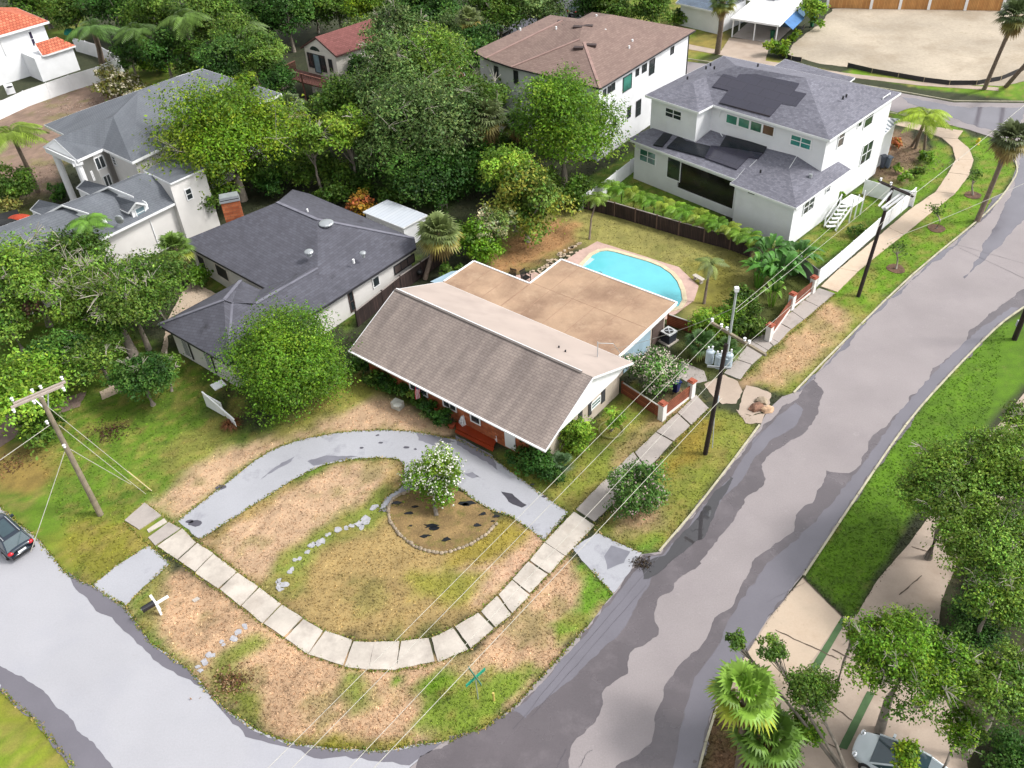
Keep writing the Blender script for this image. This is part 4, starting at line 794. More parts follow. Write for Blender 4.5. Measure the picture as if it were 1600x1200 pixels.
# ------------------------------------------------------------------ tall white house with the brown roof
o = P(938, 138, 8.0); BF = frame2(o, P(1085, 48, 8.0)-o)
root = thing('brown_roof_house', 'tall white two storey house with a broad brown hip roof', 'house', BF(9, 7))
K = dict(F=BF(0, 0, 8), R=BF(18.9, 0, 8), BK=BF(18.4, 13.2, 8), BL2=BF(15.7, 13.2, 8), BL=BF(15.2, 16.9, 8), G2=BF(1.5, 17.2, 8), L2=BF(.6, 14.8, 8), L=BF(0, 10.9, 8), a1=BF(5.9, 5.9, 9.6), a1b=BF(6.1, 6.6, 9.7), r1=BF(9.7, 8.6, 10.1), r2=BF(13.2, 7.2, 10.1), g1=P(779, 67, 8.3), g2=P(879, 32, 9.8), q=P(870, 38, 9.7))
roof(root, [[K['F'], K['R'], K['r2'], K['r1'], K['a1b'], K['a1']], [K['F'], K['a1'], K['a1b'], K['L']], [K['R'], K['BK'], K['r2']], [K['BK'], K['BL2'], K['g2'], K['r1'], K['r2']], [K['L'], K['a1b'], K['r1'], K['g2'], K['L2']],
    [K['L2'], K['g2'], K['BL2'], K['BL'], K['G2']]], SHB, fas=DARKF, th=.16)
ridgecap(root, [(K['L'], K['a1b']), (K['L2'], K['g2']), (K['F'], K['a1'])], mat('ridge_brown', S(170, 140, 132), .9))
up2 = inset([K[k] for k in ('F', 'R', 'BK', 'BL2', 'BL', 'G2', 'L2', 'L')], .5); walls(root, [Vector((p.x, p.y, 0)) for p in up2], 0, 7.88, STUCCO)
A, Bv = up2[0], up2[1]
for tl, br, gl, mu in (((942.5, 141), (946.5, 148), GLASS, (0, 0)), ((949.5, 136), (953.5, 143.5), GLASS, (0, 0)), ((955.5, 131.5), (960, 139.5), GLASS, (0, 0)), ((973.5, 122), (986, 136.5), GLASSG, (0, 0)), ((993.5, 109), (997.5, 116.5), GLASS, (1, 1)), ((1003.5, 102.5), (1009.5, 110), GLASS, (1, 1)), ((1015, 95), (1021.5, 113), GLASS, (0, 1)), ((1048, 74.5), (1052, 82.5), GLASS, (0, 1)),
    ((958, 183), (961.5, 197), GLASS, (0, 1)), ((980.5, 168), (984.5, 182), GLASS, (0, 1)), ((994, 159), (1000, 178), GLASS, (0, 1))): window(root, A, Bv, tl, br, gl, DARKF, mu, fw=.06)
A, Bv = up2[7], up2[0]; window(root, A, Bv, (803, 110), (810, 131), GLASS, DARKF, (0, 0)); window(root, A, Bv, (832, 124), (842, 136), GLASS, DARKF, (1, 0))
A, Bv = up2[6], up2[7]; window(root, A, Bv, (773, 103), (779, 122), GLASS, DARKF, (0, 0))
MB().tube([Vector((*up2[1].xy, 7.9)), Vector((*up2[1].xy, 0))], .09).build('downpipe', DARKF, root)
for x, y, z in ((932, 27, 9.2), (946, 62, 9.1), (946, 50, 9.5), (988, 66, 8.8), (983, 76, 8.7), (1039, 45, 8.5), (869, 46, 9.6), (813, 48, 8.6)): vent(root, P(x, y, z-.1), .1, .3, TRIM)
for x, y, z in ((886, 39, 9.6), (903, 42.5, 9.9), (919, 41, 9.9), (904, 75, 9.4), (924, 71, 9.4), (878, 34, 9.6)): MB().box(P(x, y, z), 1.0, .55, .25, -.25).build('roof_vent', mat('vent_brown', S(70, 54, 52), .6), root)

# ------------------------------------------------------------------ grey-roofed two storey house upper left, with its long wing
TZ = 6.5
root = thing('portico_house', 'two storey grey house with mid grey roof and a white columned portico', 'house', P(200, 235, 0))
T = {k: P(*v) for k, v in dict(pl=(67.5, 229, TZ), pt=(84.7, 217, 7.4), pr=(120, 250, TZ), c1=(160.5, 232, TZ), c2=(206, 253, TZ), e=(249, 232, TZ), e2=(440, 146, TZ), top=(315, 107, 8.0), t2=(276, 119.5, 8.6), t3=(226, 137.5, 8.9), h=(216, 143, 9.0), va=(177, 182, 8.3), bl=(69, 195, TZ+.3), bl2=(100, 210, TZ+.3), bl3=(159, 190, 7.7), bk=(124.5, 173.5, 7.4)).items()}
roof(root, [[T['pt'], T['pr'], T['c1'], T['va'], T['bl3'], T['bl2']], [T['pt'], T['bl2'], T['pl']], [T['va'], T['c1'], T['c2'], T['h']], [T['h'], T['c2'], T['e'], T['e2'], T['top'], T['t2'], T['t3']], [T['bl'], T['bl2'], T['bl3'], T['va'], T['h'], T['t3'], T['bk']]], SHM, th=.25)
ow = [T['pl'], T['pr'], T['c1'], T['c2'], T['e'], T['e2'], T['top'], T['bl']]
cw = inset([T['c1'], T['c2'], T['e'], T['e2'], T['top'], T['bk'], T['bl3']], .5)
walls(root, [Vector((p.x, p.y, 0)) for p in cw], 0, TZ-.2, OFFW)
dmb = (T['c1']-T['pr']); 
w2 = [T['pr']*.5+T['c1']*.5, T['c1'], T['bl3'], T['bl2']]; w2 = inset(w2, .3)
walls(root, [Vector((p.x, p.y, 0)) for p in w2], 0, TZ-.3, OFFW, 'portico_wall')
g = MB().poly([T['pl']+Vector((.15, .1, 0)), T['pt']+Vector((.1, 0, -.1)), T['pr']+Vector((-.1, .1, 0))]); g.bar(T['pl']+Vector((.2, .1, -.35)), T['pr']+Vector((-.1, .1, -.35)), .4, .5); g.build('pediment', TRIM, root)
for a in (T['pl']+Vector((.7, .3, 0)), T['pr']+Vector((-.3, .5, 0))):
    cmb = MB().tube([Vector((a.x, a.y, 0)), Vector((a.x, a.y, TZ-.6))], .32, 12); cmb.box(Vector((a.x, a.y, TZ-.5)), .9, .9, .25, .5); cmb.box(Vector((a.x, a.y, .2)), .9, .9, .4, .5); cmb.build('column', TRIM, root)
A, Bv = cw[0], cw[1]; window(root, A, Bv, (174, 243), (184, 259), GLASS, mull=(0, 2))
window(root, w2[0], w2[1], (146, 248), (166, 260), GLASS, mull=(1, 0)); window(root, w2[0], w2[1], (160, 276), (176, 288), GLASS, mull=(1, 0))
window(root, w2[-1], w2[0], (119, 262), (128, 280), GLASS, mull=(0, 1)); window(root, w2[0], w2[1], (141, 268), (148, 281), GLASS, mull=(0, 1))
A, Bv = cw[1], cw[2]; 
# right body with a sash window seen below the wing roof
ra0, ra1 = P(264, 286, 6.1), P(318, 262, 6.1); rd = (ra1-ra0).normalized(); rn = Vector((-rd.y, rd.x, 0))
rbx = [ra0, ra1, ra1+rn*4, ra0+rn*4]; walls(root, [Vector((q.x, q.y, 0)) for q in rbx], 0, 6.0, OFFW, 'rear_wall'); roof(root, [[v+Vector((0, 0, .02))-(rn*.2 if i < 2 else rn*-.2) for i, v in enumerate(rbx)]], SHM, 'rear_roof', th=.15)
window(root, ra0, ra1, (288, 297), (302, 309), GLASS, mull=(0, 1))
root = thing('grey_wing', 'long low garage wing with mid grey roof, gabled dormers and pale side wall', 'house', P(180, 350))
G = {k: P(*v) for k, v in dict(a=(-60, 390, 6.2), b=(88, 332, 6.2), c=(228, 270, 6.2), d=(237, 250, 6.6), e=(262, 286, 5.4), f=(291, 308, 4.1), g=(172, 366, 4.1), h=(60, 420, 4.1), i=(-60, 470, 4.1), b2=(98, 319, 5.6), c2=(170, 291, 5.6), d2=(216, 271, 5.8), a2=(-60, 376, 5.4)).items()}
roof(root, [[G['a'], G['b'], G['c'], G['e'], G['f'], G['g'], G['h'], G['i']], [G['a'], G['a2'], G['b2'], G['c2'], G['d2'], G['c'], G['b']]], SHM, th=.22)
wf = inset([G['i'], G['f'], G['e'], G['c'], G['a']], .45); walls(root, [Vector((p.x, p.y, 0)) for p in wf], 0, 3.95, OFFW)
window(root, wf[1], wf[2], (288, 298), (302, 309), GLASS, mull=(0, 1), raw=((.5, 3.9), (1.7, 2.3))) if False else None
for k in (230, 276):
    u, z = onwall(wf[0], wf[1], k, 335); wallbox(MB(), wf[0], wf[1], u, .2, u+.08, 3.4, .05, .06).build('downpipe', TRIM, root)
def dormer(px, ridge_z, drop, win=None):
    """px: left eave, left ridge, right ridge, right eave of the visible slope"""
    q = [P(px[0][0], px[0][1], ridge_z-drop), P(px[1][0], px[1][1], ridge_z), P(px[2][0], px[2][1], ridge_z), P(px[3][0], px[3][1], ridge_z-drop)]
    far = [q[1]+(q[1]-q[0])*Vector((1, 1, 0))-Vector((0, 0, drop)), q[2]+(q[2]-q[3])*Vector((1, 1, 0))-Vector((0, 0, drop))]
    d = roof(root, [[q[0], q[1], q[2], q[3]], [q[1], far[0], far[1], q[2]]], SHM, 'dormer_roof', th=.14)
    return q, far
q, fr = dormer(((119, 293), (131, 281), (169, 291), (141, 304)), 6.8, .9); MB().prism([Vector((v.x, v.y, 0)) for v in (q[0]*.9+q[3]*.1, q[3]*.9+q[0]*.1, fr[1]*.9+fr[0]*.1, fr[0]*.9+fr[1]*.1)], 4, 5.8).build('dormer_wall', TRIM, root)
q, fr = dormer(((47, 327), (61, 312), (96, 320), (66, 336)), 6.7, .9); MB().prism([Vector((v.x, v.y, 0)) for v in (q[0]*.9+q[3]*.1, q[3]*.9+q[0]*.1, fr[1]*.9+fr[0]*.1, fr[0]*.9+fr[1]*.1)], 4, 5.7).build('dormer_wall', TRIM, root)
# front dormer with window
df = [P(176, 321, 5.0), P(176, 305, 5.9), P(212, 316, 5.9), P(200, 332.5, 5.0), P(230, 319, 5.0), P(205, 300, 5.0)]
roof(root, [[df[0], df[1], df[2], df[3]], [df[1], df[5], df[4], df[2]]], SHM, 'dormer_roof', th=.14)
db = [df[3]+Vector((.15, .35, 0)), df[4]+Vector((-.15, .35, 0))]
MB().prism([Vector((v.x, v.y, 0)) for v in (db[0], db[1], df[5]+Vector((-.3, 0, 0)), df[0]+Vector((.3, .3, 0)))], 3.9, 5.0).build('dormer_wall', TRIM, root)
MB().poly([db[0]+Vector((0, 0, -.02)), db[1]+Vector((0, 0, -.02)), df[2]+Vector((0, .3, -.15))]).build('dormer_gable', TRIM, root)
window(root, db[0], db[1], None, None, mat('pale_blue_glass', S(140, 165, 175), .1), mull=(0, 1), raw=((.35, 4.95), ((db[1]-db[0]).length-.4, 4.0)))
vent(root, P(79, 345, 5.4), .25, .35, mat('vent_grey', S(90, 92, 98), .6))
for x, y in ((152, 349), (10, 372), (58, 372)): MB().box(P(x, y, 4.9), 1.6, .7, .12, .5).build('skylight', TRIM, root)
dish = MB().dome(P(186, 343, 5.1), .4, .12, .45, 12, 4, True).tube([P(186, 347, 4.6), P(186, 343, 5.1)], .04).build('satellite_dish', GALV, root)

# ------------------------------------------------------------------ house with orange tiles, top left corner
root = thing('tile_roof_house', 'white two storey house with orange tile hip roof in the far corner', 'house', P(40, 120))
HZ = 6.0
q0, q1 = P(0, 55, HZ), P(76, 33, HZ); dd = (q1-q0).normalized(); nn = Vector((-dd.y, dd.x, 0))
if nn.y < 0: nn = -nn
ql = q1-dd*17; apex1 = q1-dd*5+nn*5+Vector((0, 0, 2.2)); apex2 = q1-dd*14+nn*5+Vector((0, 0, 2.2)); qb, qbl = q1+nn*10, ql+nn*10
roof(root, [[ql, q1, apex1, apex2], [q1, qb, apex1], [qb, qbl, apex2, apex1]], TILE, th=.28)
hw = inset([ql, q1, qb, qbl], .6); walls(root, [Vector((p.x, p.y, 0)) for p in hw], 0, HZ-.2, STUCCO)
bz = 3.2; b0, b1 = P(74, 85, bz), P(118, 71, bz); bd = (b1-b0).normalized(); bn = Vector((-bd.y, bd.x, 0)); bn = bn if bn.y > 0 else -bn
roof(root, [[b0, b1, b1-bd*1.2+bn*2+Vector((0, 0, 1.1)), b0+bn*2-bd*.3+Vector((0, 0, 1.1))], [b1, b1+bn*4.5, b1-bd*1.2+bn*2+Vector((0, 0, 1.1))], [b0, b0+bn*2-bd*.3+Vector((0, 0, 1.1)), b0+bn*.2-bd*.6]], TILE, 'porch_roof', th=.2)
bw = inset([b0-bd*2, b1, b1+bn*4.5, b0-bd*2+bn*4.5], .35); walls(root, [Vector((p.x, p.y, 0)) for p in bw], 0, bz-.1, STUCCO, 'porch_wall')
A, Bv = hw[0], hw[1]
DG = mat('plum_glass', S(60, 52, 76), .12)
for tl, br in (((43, 50), (57, 71)), ((0, 64), (10, 86)), ((45, 100), (58, 121))): window(root, A, Bv, tl, br, DG, TRIM, (0, 1))

# ------------------------------------------------------------------ cream house with timber deck
root = thing('deck_house', 'cream gabled house with red brown roof and a raised timber deck among the trees', 'house', P(510, 120))
DZ = 5.6; ga, gb_, gc = P(492.3, 57.7, 7.3), P(525, 87.5, DZ), P(471, 67, DZ); gc = ga*2-gb_; gc = Vector((2*ga.x-gb_.x, 2*ga.y-gb_.y, DZ)); gdir = P(548, 79.6, DZ)-gb_; gdir.z = 0; gdir = gdir.normalized()*10
roof(root, [[gb_, gb_+gdir, ga+gdir, ga], [ga, ga+gdir, gc+gdir, gc]], SHR, fas=mat('brown_fascia', S(90, 60, 56), .7), th=.18)
gi = .35; wa = [gb_*.93+gc*.07+gdir*.02, gb_*.93+gc*.07+gdir*.97, gc*.93+gb_*.07+gdir*.97, gc*.93+gb_*.07+gdir*.02]
walls(root, [Vector((p.x, p.y, 0)) for p in wa], 0, DZ+.1, CREAM)
MB().poly([wa[0]+Vector((0, 0, .05)), Vector((ga.x, ga.y, 7.1))+gdir*.02, wa[3]+Vector((0, 0, .05))]).build('gable', CREAM, root)
A, Bv = wa[3], wa[0]; ln = (wa[0]-wa[3]).length
for f0, f1, z0, z1, gl in ((.08, .24, 3.4, 5.1, GLASS), (.26, .46, 2.9, 5.1, mat('pale_blue_glass', S(140, 165, 175), .1)), (.48, .64, 3.2, 5.1, GLASS), (.76, .86, 3.4, 4.9, GLASS)): window(root, A, Bv, None, None, gl, DARKF, (0, 0), raw=((f0*ln, z1), (f1*ln, z0)), fw=.08)
am = MB(); a0 = A.lerp(Bv, .36); e = (Bv-A).normalized(); n_ = Vector((-e.y, e.x, 0)); n_ = n_ if n_.dot(CAMP-A) > 0 else -n_
am.poly([Vector((a0.x, a0.y, 5.55))+e*math.cos(t)*.8+Vector((0, 0, math.sin(t)*.5))+n_*.05 for t in np.linspace(0, math.pi, 9)]); am.build('arched_window', GLASS, root)
dk = [P(456, 107, 2.6), P(501, 117, 2.6)]; dk = [A+n_*2.6-e*2.2, Bv+n_*2.6+e*.3, Bv+e*.3, A-e*2.2]
dm = MB().prism([Vector((p.x, p.y, 0)) for p in dk], 2.45, 2.6)
dm.build('deck', mat('deck_wood', S(110, 72, 64), .85), root)
rl = MB()
for a, b in ((dk[0], dk[1]), (dk[0], dk[3])):
    a = Vector((a.x, a.y, 0)); b = Vector((b.x, b.y, 0)); rl.bar(a+Vector((0, 0, 3.6)), b+Vector((0, 0, 3.6)), .14, .08)
    for k in range(28): p = a.lerp(b, k/27); rl.box(p+Vector((0, 0, 3.05)), .05, .05, 1.0)
for p in dk[:2]+[dk[0].lerp(dk[1], .5)]: rl.box(Vector((p.x, p.y, 1.8)), .16, .16, 3.7)
rl.build('deck_railing', mat('railing_wood', S(140, 95, 82), .8), root)

# ------------------------------------------------------------------ carport house and the house beside it
root = thing('carport_house', 'low blue house with a white flat roof reaching over an open carport', 'house', P(1190, 50))
f0, f1, f2 = P(1142, 28, 2.5), P(1218, 39.5, 2.5), P(1257, 3, 2.5); f3 = f0+(f2-f1)
for k in (1,): f2 = f1+(f2-f1)*2.2; f3 = f0+(f3-f0)*2.2
roof(root, [[f0, f1, f2, f3]], mat('white_membrane', (.8, .8, .8), .6), 'flat_roof', th=.22)
iw = inset([f0, f1, f2, f3], .3); back = [iw[0].lerp(iw[3], .3), iw[1].lerp(iw[2], .3), iw[2], iw[3]]
walls(root, [Vector((p.x, p.y, 0)) for p in back], 0, 2.3, mat('blue_house_wall', S(96, 130, 160), .8))
for a in (iw[0], iw[1], iw[0].lerp(iw[1], .5), iw[0].lerp(iw[3], .12)): MB().box(Vector((a.x, a.y, 1.15)), .14, .14, 2.3).build('carport_post', TRIM, root)
MB().prism([Vector((p.x, p.y, 0)) for p in (iw[0], iw[1], back[1], back[0])], 0, .06).build('carport_slab', CONCG, root)
nrm = (f1-f0).normalized(); w0, w1 = f1.lerp(f2, .08), f1.lerp(f2, .3)
MB().poly([w0+Vector((0, 0, -.1)), w1+Vector((0, 0, -.1)), w1+nrm*1.3+Vector((0, 0, -.9)), w0+nrm*1.3+Vector((0, 0, -.9))]).build('awning', BLUEA, root)
MB().box(f0.lerp(f2, .45)+Vector((0, 0, .5)), 2.2, 1.6, .9, .3).build('rooftop_unit', GALV, root)
root = thing('pale_wall_house', 'pale house with a slate blue roof at the top edge of the picture', 'house', P(1090, 12))
f0, f1 = P(1056, 4, 3), P(1100, 14, 3); f1 = f0+(f1-f0)*1.6; nn = Vector((-(f1-f0).y, (f1-f0).x, 0)).normalized()*7
roof(root, [[f0, f1, f1+nn*.5+Vector((0, 0, 1.2)), f0+nn*.5+Vector((0, 0, 1.2))], [f0+nn*.5+Vector((0, 0, 1.2)), f1+nn*.5+Vector((0, 0, 1.2)), f1+nn, f0+nn]], mat('slate_blue_roof', S(120, 136, 155), .8, kind='shingle', dims=(.6, .3, .02)), th=.2)
iw = inset([f0, f1, f1+nn, f0+nn], .5); walls(root, [Vector((p.x, p.y, 0)) for p in iw], 0, 2.9, STUCCO)
root = thing('hidden_house', 'low red brown roof glimpsed between the oaks behind the deck house', 'house', P(680, 120))
h0, h1 = P(665, 150, 3.2), P(735, 134, 3.2); hn = Vector((-(h1-h0).y, (h1-h0).x, 0)).normalized()*6
roof(root, [[h0, h1, h1+hn*.5+Vector((0, 0, 1.6)), h0+hn*.5+Vector((0, 0, 1.6))], [h0+hn*.5+Vector((0, 0, 1.6)), h1+hn*.5+Vector((0, 0, 1.6)), h1+hn, h0+hn]], SHR, th=.2)
iw = inset([h0, h1, h1+hn, h0+hn], .5); walls(root, [Vector((p.x, p.y, 0)) for p in iw], 0, 3.1, CREAM)

# ------------------------------------------------------------------ vegetation builders
def leaf_cloud(pts, nrm, L, w, col, r):
    """rhombic leaves at pts facing roughly nrm"""
    n = len(pts); v = r.normal(size=(n, 3)); nn = nrm+v*.55; nn /= np.linalg.norm(nn, axis=1)[:, None]+1e-9
    t = np.cross(nn, r.normal(size=(n, 3))); t /= np.linalg.norm(t, axis=1)[:, None]+1e-9; b = np.cross(nn, t)
    s = r.uniform(.65, 1.35, (n, 1)); d1 = t*L*.5*s; d2 = b*w*.5*s
    co = np.stack([pts-d1, pts+d2*.9-d1*.1, pts+d1, pts-d2*.9-d1*.1], 1).reshape(-1, 3)
    return co, np.repeat(col, 4, 0)
def unit(v): return v/(np.linalg.norm(v, axis=-1, keepdims=True)+1e-9)
PAL = {
 'oak': [(0.109, 0.190, 0.046), (0.173, 0.259, 0.078), (0.070, 0.127, 0.029)], 'oakb': [(0.147, 0.253, 0.026), (0.192, 0.345, 0.046), (0.077, 0.167, 0.016)],
 'bright': [(0.115, 0.241, 0.013), (0.186, 0.322, 0.023), (0.077, 0.172, 0.013)], 'lime': [(0.205, 0.356, 0.033), (0.294, 0.437, 0.046), (0.128, 0.253, 0.019)],
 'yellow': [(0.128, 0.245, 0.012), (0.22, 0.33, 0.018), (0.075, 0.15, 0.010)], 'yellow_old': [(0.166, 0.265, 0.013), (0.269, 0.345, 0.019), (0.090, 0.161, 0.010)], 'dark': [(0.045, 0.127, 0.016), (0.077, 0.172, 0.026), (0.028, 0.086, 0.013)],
 'mid': [(0.090, 0.178, 0.019), (0.141, 0.241, 0.033), (0.058, 0.127, 0.016)], 'myrtle': [(0.083, 0.196, 0.033), (0.128, 0.265, 0.052), (0.058, 0.138, 0.026)],
 'olive': [(0.192, 0.207, 0.039), (0.256, 0.253, 0.065), (0.128, 0.138, 0.039)], 'croton': [(0.486, 0.299, 0.039), (0.179, 0.184, 0.039), (0.435, 0.149, 0.052)], 'magn': [(0.12, 0.21, 0.03), (0.22, 0.25, 0.035), (0.065, 0.135, 0.018)],
 'areca': [(0.218, 0.310, 0.039), (0.333, 0.380, 0.052), (0.128, 0.230, 0.026)], 'brown': [(0.205, 0.115, 0.078), (0.282, 0.172, 0.117), (0.128, 0.081, 0.065)], 'var': [(0.384, 0.414, 0.208), (0.538, 0.529, 0.338), (0.154, 0.230, 0.052)]}
TR = [0]
def tree(name, label, cat, c, rpx, zc, pal='mid', fz=.8, K=26, cov=5.0, leaf=5.4, trunk=True, bark=None, seed=None, flowers=0, fcol=(.75, .7, .68), stretch=(1, 1), sparse=0, twigs=0, base=None, group=None, low=-.35, crad=(.24, .42), lean=(0, 0)):
    leaf *= .86
    TR[0] += 1; r = np.random.default_rng(seed or 100+TR[0])
    cen = P(c[0], c[1], zc); pm = px_m(cen); rpx = rpx*1.07; R = rpx*pm; K = int(K*1.25); cov *= 1.25; rx, ry, rz = R*stretch[0], R*stretch[1], R*fz
    gb = P(*base) if base else Vector((cen.x+lean[0], cen.y+lean[1], 0))
    root = thing(name, label, cat, gb, group)
    u = unit(r.normal(size=(K*4, 3))); u = u[u[:, 2] > low][:K]; rad = r.uniform(.42, .8, (len(u), 1))
    rad[:max(2, K//6)] *= .45
    cr = r.uniform(*crad, len(u))*R*min(1, (fz+.4))
    cc = np.array(cen)+u*rad*np.array([rx, ry, rz])
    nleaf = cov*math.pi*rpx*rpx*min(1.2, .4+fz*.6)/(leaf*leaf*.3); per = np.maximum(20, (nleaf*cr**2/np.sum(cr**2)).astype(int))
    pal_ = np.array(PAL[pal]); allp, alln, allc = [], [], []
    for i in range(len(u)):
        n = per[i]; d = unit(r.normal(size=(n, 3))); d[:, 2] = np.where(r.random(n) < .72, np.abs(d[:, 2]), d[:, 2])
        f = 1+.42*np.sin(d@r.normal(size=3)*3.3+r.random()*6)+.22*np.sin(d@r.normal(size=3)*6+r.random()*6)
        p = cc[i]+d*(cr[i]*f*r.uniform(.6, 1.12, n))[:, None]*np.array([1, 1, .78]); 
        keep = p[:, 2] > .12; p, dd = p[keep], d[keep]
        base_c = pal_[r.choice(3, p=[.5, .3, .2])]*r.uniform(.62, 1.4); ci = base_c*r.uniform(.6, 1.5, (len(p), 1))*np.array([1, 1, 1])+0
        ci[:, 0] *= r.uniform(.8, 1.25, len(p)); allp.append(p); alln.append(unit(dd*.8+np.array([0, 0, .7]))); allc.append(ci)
    Pn, Nn, Cn = np.concatenate(allp), np.concatenate(alln), np.concatenate(allc)
    co, cl = leaf_cloud(Pn, Nn, leaf*pm, leaf*.62*pm, Cn, r)
    cro = arr_mesh('crown', co, np.arange(len(co)).reshape(-1, 4), cl, LEAF, root)
    if flowers:
        k = r.choice(len(Pn), min(int(flowers*2.6), len(Pn)), p=None, replace=False); k = k[(Nn[k, 2] > .1)]
        rep = 3; pp = np.repeat(Pn[k], rep, 0)+r.normal(size=(len(k)*rep, 3))*.07; nrm = np.repeat(Nn[k], rep, 0)
        fc = np.array(fcol)*r.uniform(.75, 1.15, (len(pp), 1)); co, cl = leaf_cloud(pp+nrm*.12, nrm, leaf*.7*pm, leaf*.65*pm, fc, r)
        arr_mesh('blossom', co, np.arange(len(co)).reshape(-1, 4), cl, FLOWER, cro)
    if trunk:
        mb = MB(); bk = bark or BARK; top = Vector((cen.x, cen.y, max(zc-rz*.35, zc*.5))); rt = max(.07, R*.055)
        mid = gb.lerp(top, .5)+Vector((r.normal()*.15, r.normal()*.15, 0)); mb.tube([gb, mid, top], [rt*1.4, rt, rt*.75], 8)
        for i in range(min(len(u), 12)):
            e = Vector(cc[i]); s = mid.lerp(top, r.uniform(.3, 1)); m_ = s.lerp(e, .5)+Vector((0, 0, -R*.06)); mb.tube([s, m_, e], [rt*.5, rt*.35, rt*.12], 5)
        mb.build('trunk', bk, root, smooth=True)
        if twigs:
            tb = MB()
            for _ in range(int(twigs*.7)):
                i = r.integers(len(u)); s = Vector(cc[i]); dr = Vector(unit(np.array([*r.normal(size=2), abs(r.normal())*.6+.2]))); L = cr[i]*r.uniform(1.0, 1.5)
                p1 = s+dr*L*.6; p2 = s+dr*L+Vector((r.normal()*.2, r.normal()*.2, .1)); q = max(.018, pm*.6)*r.choice([.7, 1, 1, 1.7]); tb.tube([s, p1, p2], [q*1.4, q, q*.5], 4, False)
                for __ in range(6):
                    e = p1+Vector(r.normal(size=3)*L*.26)+dr*L*.34; tb.tube([p1, p1.lerp(e, .5)+Vector((0, 0, .05)), e], [q*.8, q*.6, q*.3], 4, False)
            tb.build('branch', mat('pale_dead_twig', S(190, 182, 168), .9), root, kind='stuff')
    return root
FLOWER = mat('blossom', (1, 1, 1), .6, .05, 1, kind='attr', trans=.2)
def strip(vs, fs, cs, a, b, c_, w0, w1, col, up=None):
    """two-segment blade from a through b to c_"""
    a, b, c_ = map(np.array, (a, b, c_)); d = c_-a; s = np.cross(d, [0, 0, 1.0]) if up is None else np.cross(d, up); n = np.linalg.norm(s)
    s = s/n if n > 1e-6 else np.array([1, 0, 0]); o = len(vs)
    vs += [a-s*w0*.5, a+s*w0*.5, b+s*w1*.5, b-s*w1*.5, c_]; cs += [col]*5; fs.append((o, o+1, o+2, o+3)); fs.append((o+3, o+2, o+4, o+4))
def mesh_lists(name, vs, fs, cs, m, parent):
    vs = np.array(vs); me = bpy.data.meshes.new(name); off = np.array(ORG[parent.name]); me.from_pydata((vs-off).tolist(), [], [tuple(dict.fromkeys(f)) for f in fs]); me.update()
    a = me.color_attributes.new('Col', 'FLOAT_COLOR', 'POINT'); cs = np.array(cs); a.data.foreach_set('color', np.concatenate([cs, np.ones((len(cs), 1))], 1).astype(np.float32).ravel())
    me.materials.append(m); o = bpy.data.objects.new(name, me); C.objects.link(o); o.parent = parent; return o
def fan_palm(label, top, rpx, zt, base=None, N=34, skirt=8, col=(.13, .2, .045), trunkr=.17, seed=0, group=None, cat='palm tree', name='fan_palm'):
    r = np.random.default_rng(seed+500); t = P(top[0], top[1], zt); R = rpx*px_m(t); gb = P(*base) if base else Vector((t.x, t.y, 0))
    root = thing(name, label, cat, gb, group); vs, fs, cs = [], [], []; T_ = np.array(t)
    for i in range(N+skirt):
        dead = i >= N; az = i*2.399+r.normal()*.15; el = math.radians(85-115*(i/N)**.9) if not dead else math.radians(r.uniform(-80, -55))
        d = np.array([math.cos(az)*math.cos(el), math.sin(az)*math.cos(el), math.sin(el)]); pl = R*(.42 if not dead else .3)*(.35 if (i < N*.3 and i % 2) else 1)*r.uniform(.8, 1.1); hub = T_+d*pl-np.array([0, 0, .08*R])
        c0 = np.array((.28, .20, .07) if dead else col)*r.uniform(.75, 1.3); 
        if not dead and i > N*.75: c0 = c0*np.array([1.7, 1.15, .8])
        strip(vs, fs, cs, T_, (T_+hub)/2, hub, .05, .04, c0*1.2); side = np.cross(d, [0, 0, 1.]); side /= np.linalg.norm(side)+1e-6; upv = np.cross(side, d)
        nb = 13
        for k in range(nb):
            a = math.radians(-78+156*k/(nb-1)); bd = d*math.cos(a)+side*math.sin(a); Lb = R*.6*(1-.25*abs(math.sin(a)))*r.uniform(.88, 1.1)
            m_ = hub+bd*Lb*.6; e = hub+bd*Lb+np.array([0, 0, -.28*Lb-(.2*Lb if dead else 0)]); strip(vs, fs, cs, hub, m_, e, R*.025, R*.085, c0*r.uniform(.75, 1.3), upv)
    mesh_lists('crown', vs, fs, cs, FROND, root)
    m_ = gb.lerp(t, .5)+Vector((r.normal()*.1, r.normal()*.1, 0)); MB().tube([gb, m_, t-Vector((0, 0, .1))], [trunkr*1.25, trunkr, trunkr*1.05], 10).build('trunk', PALMT, root, smooth=True)
    return root
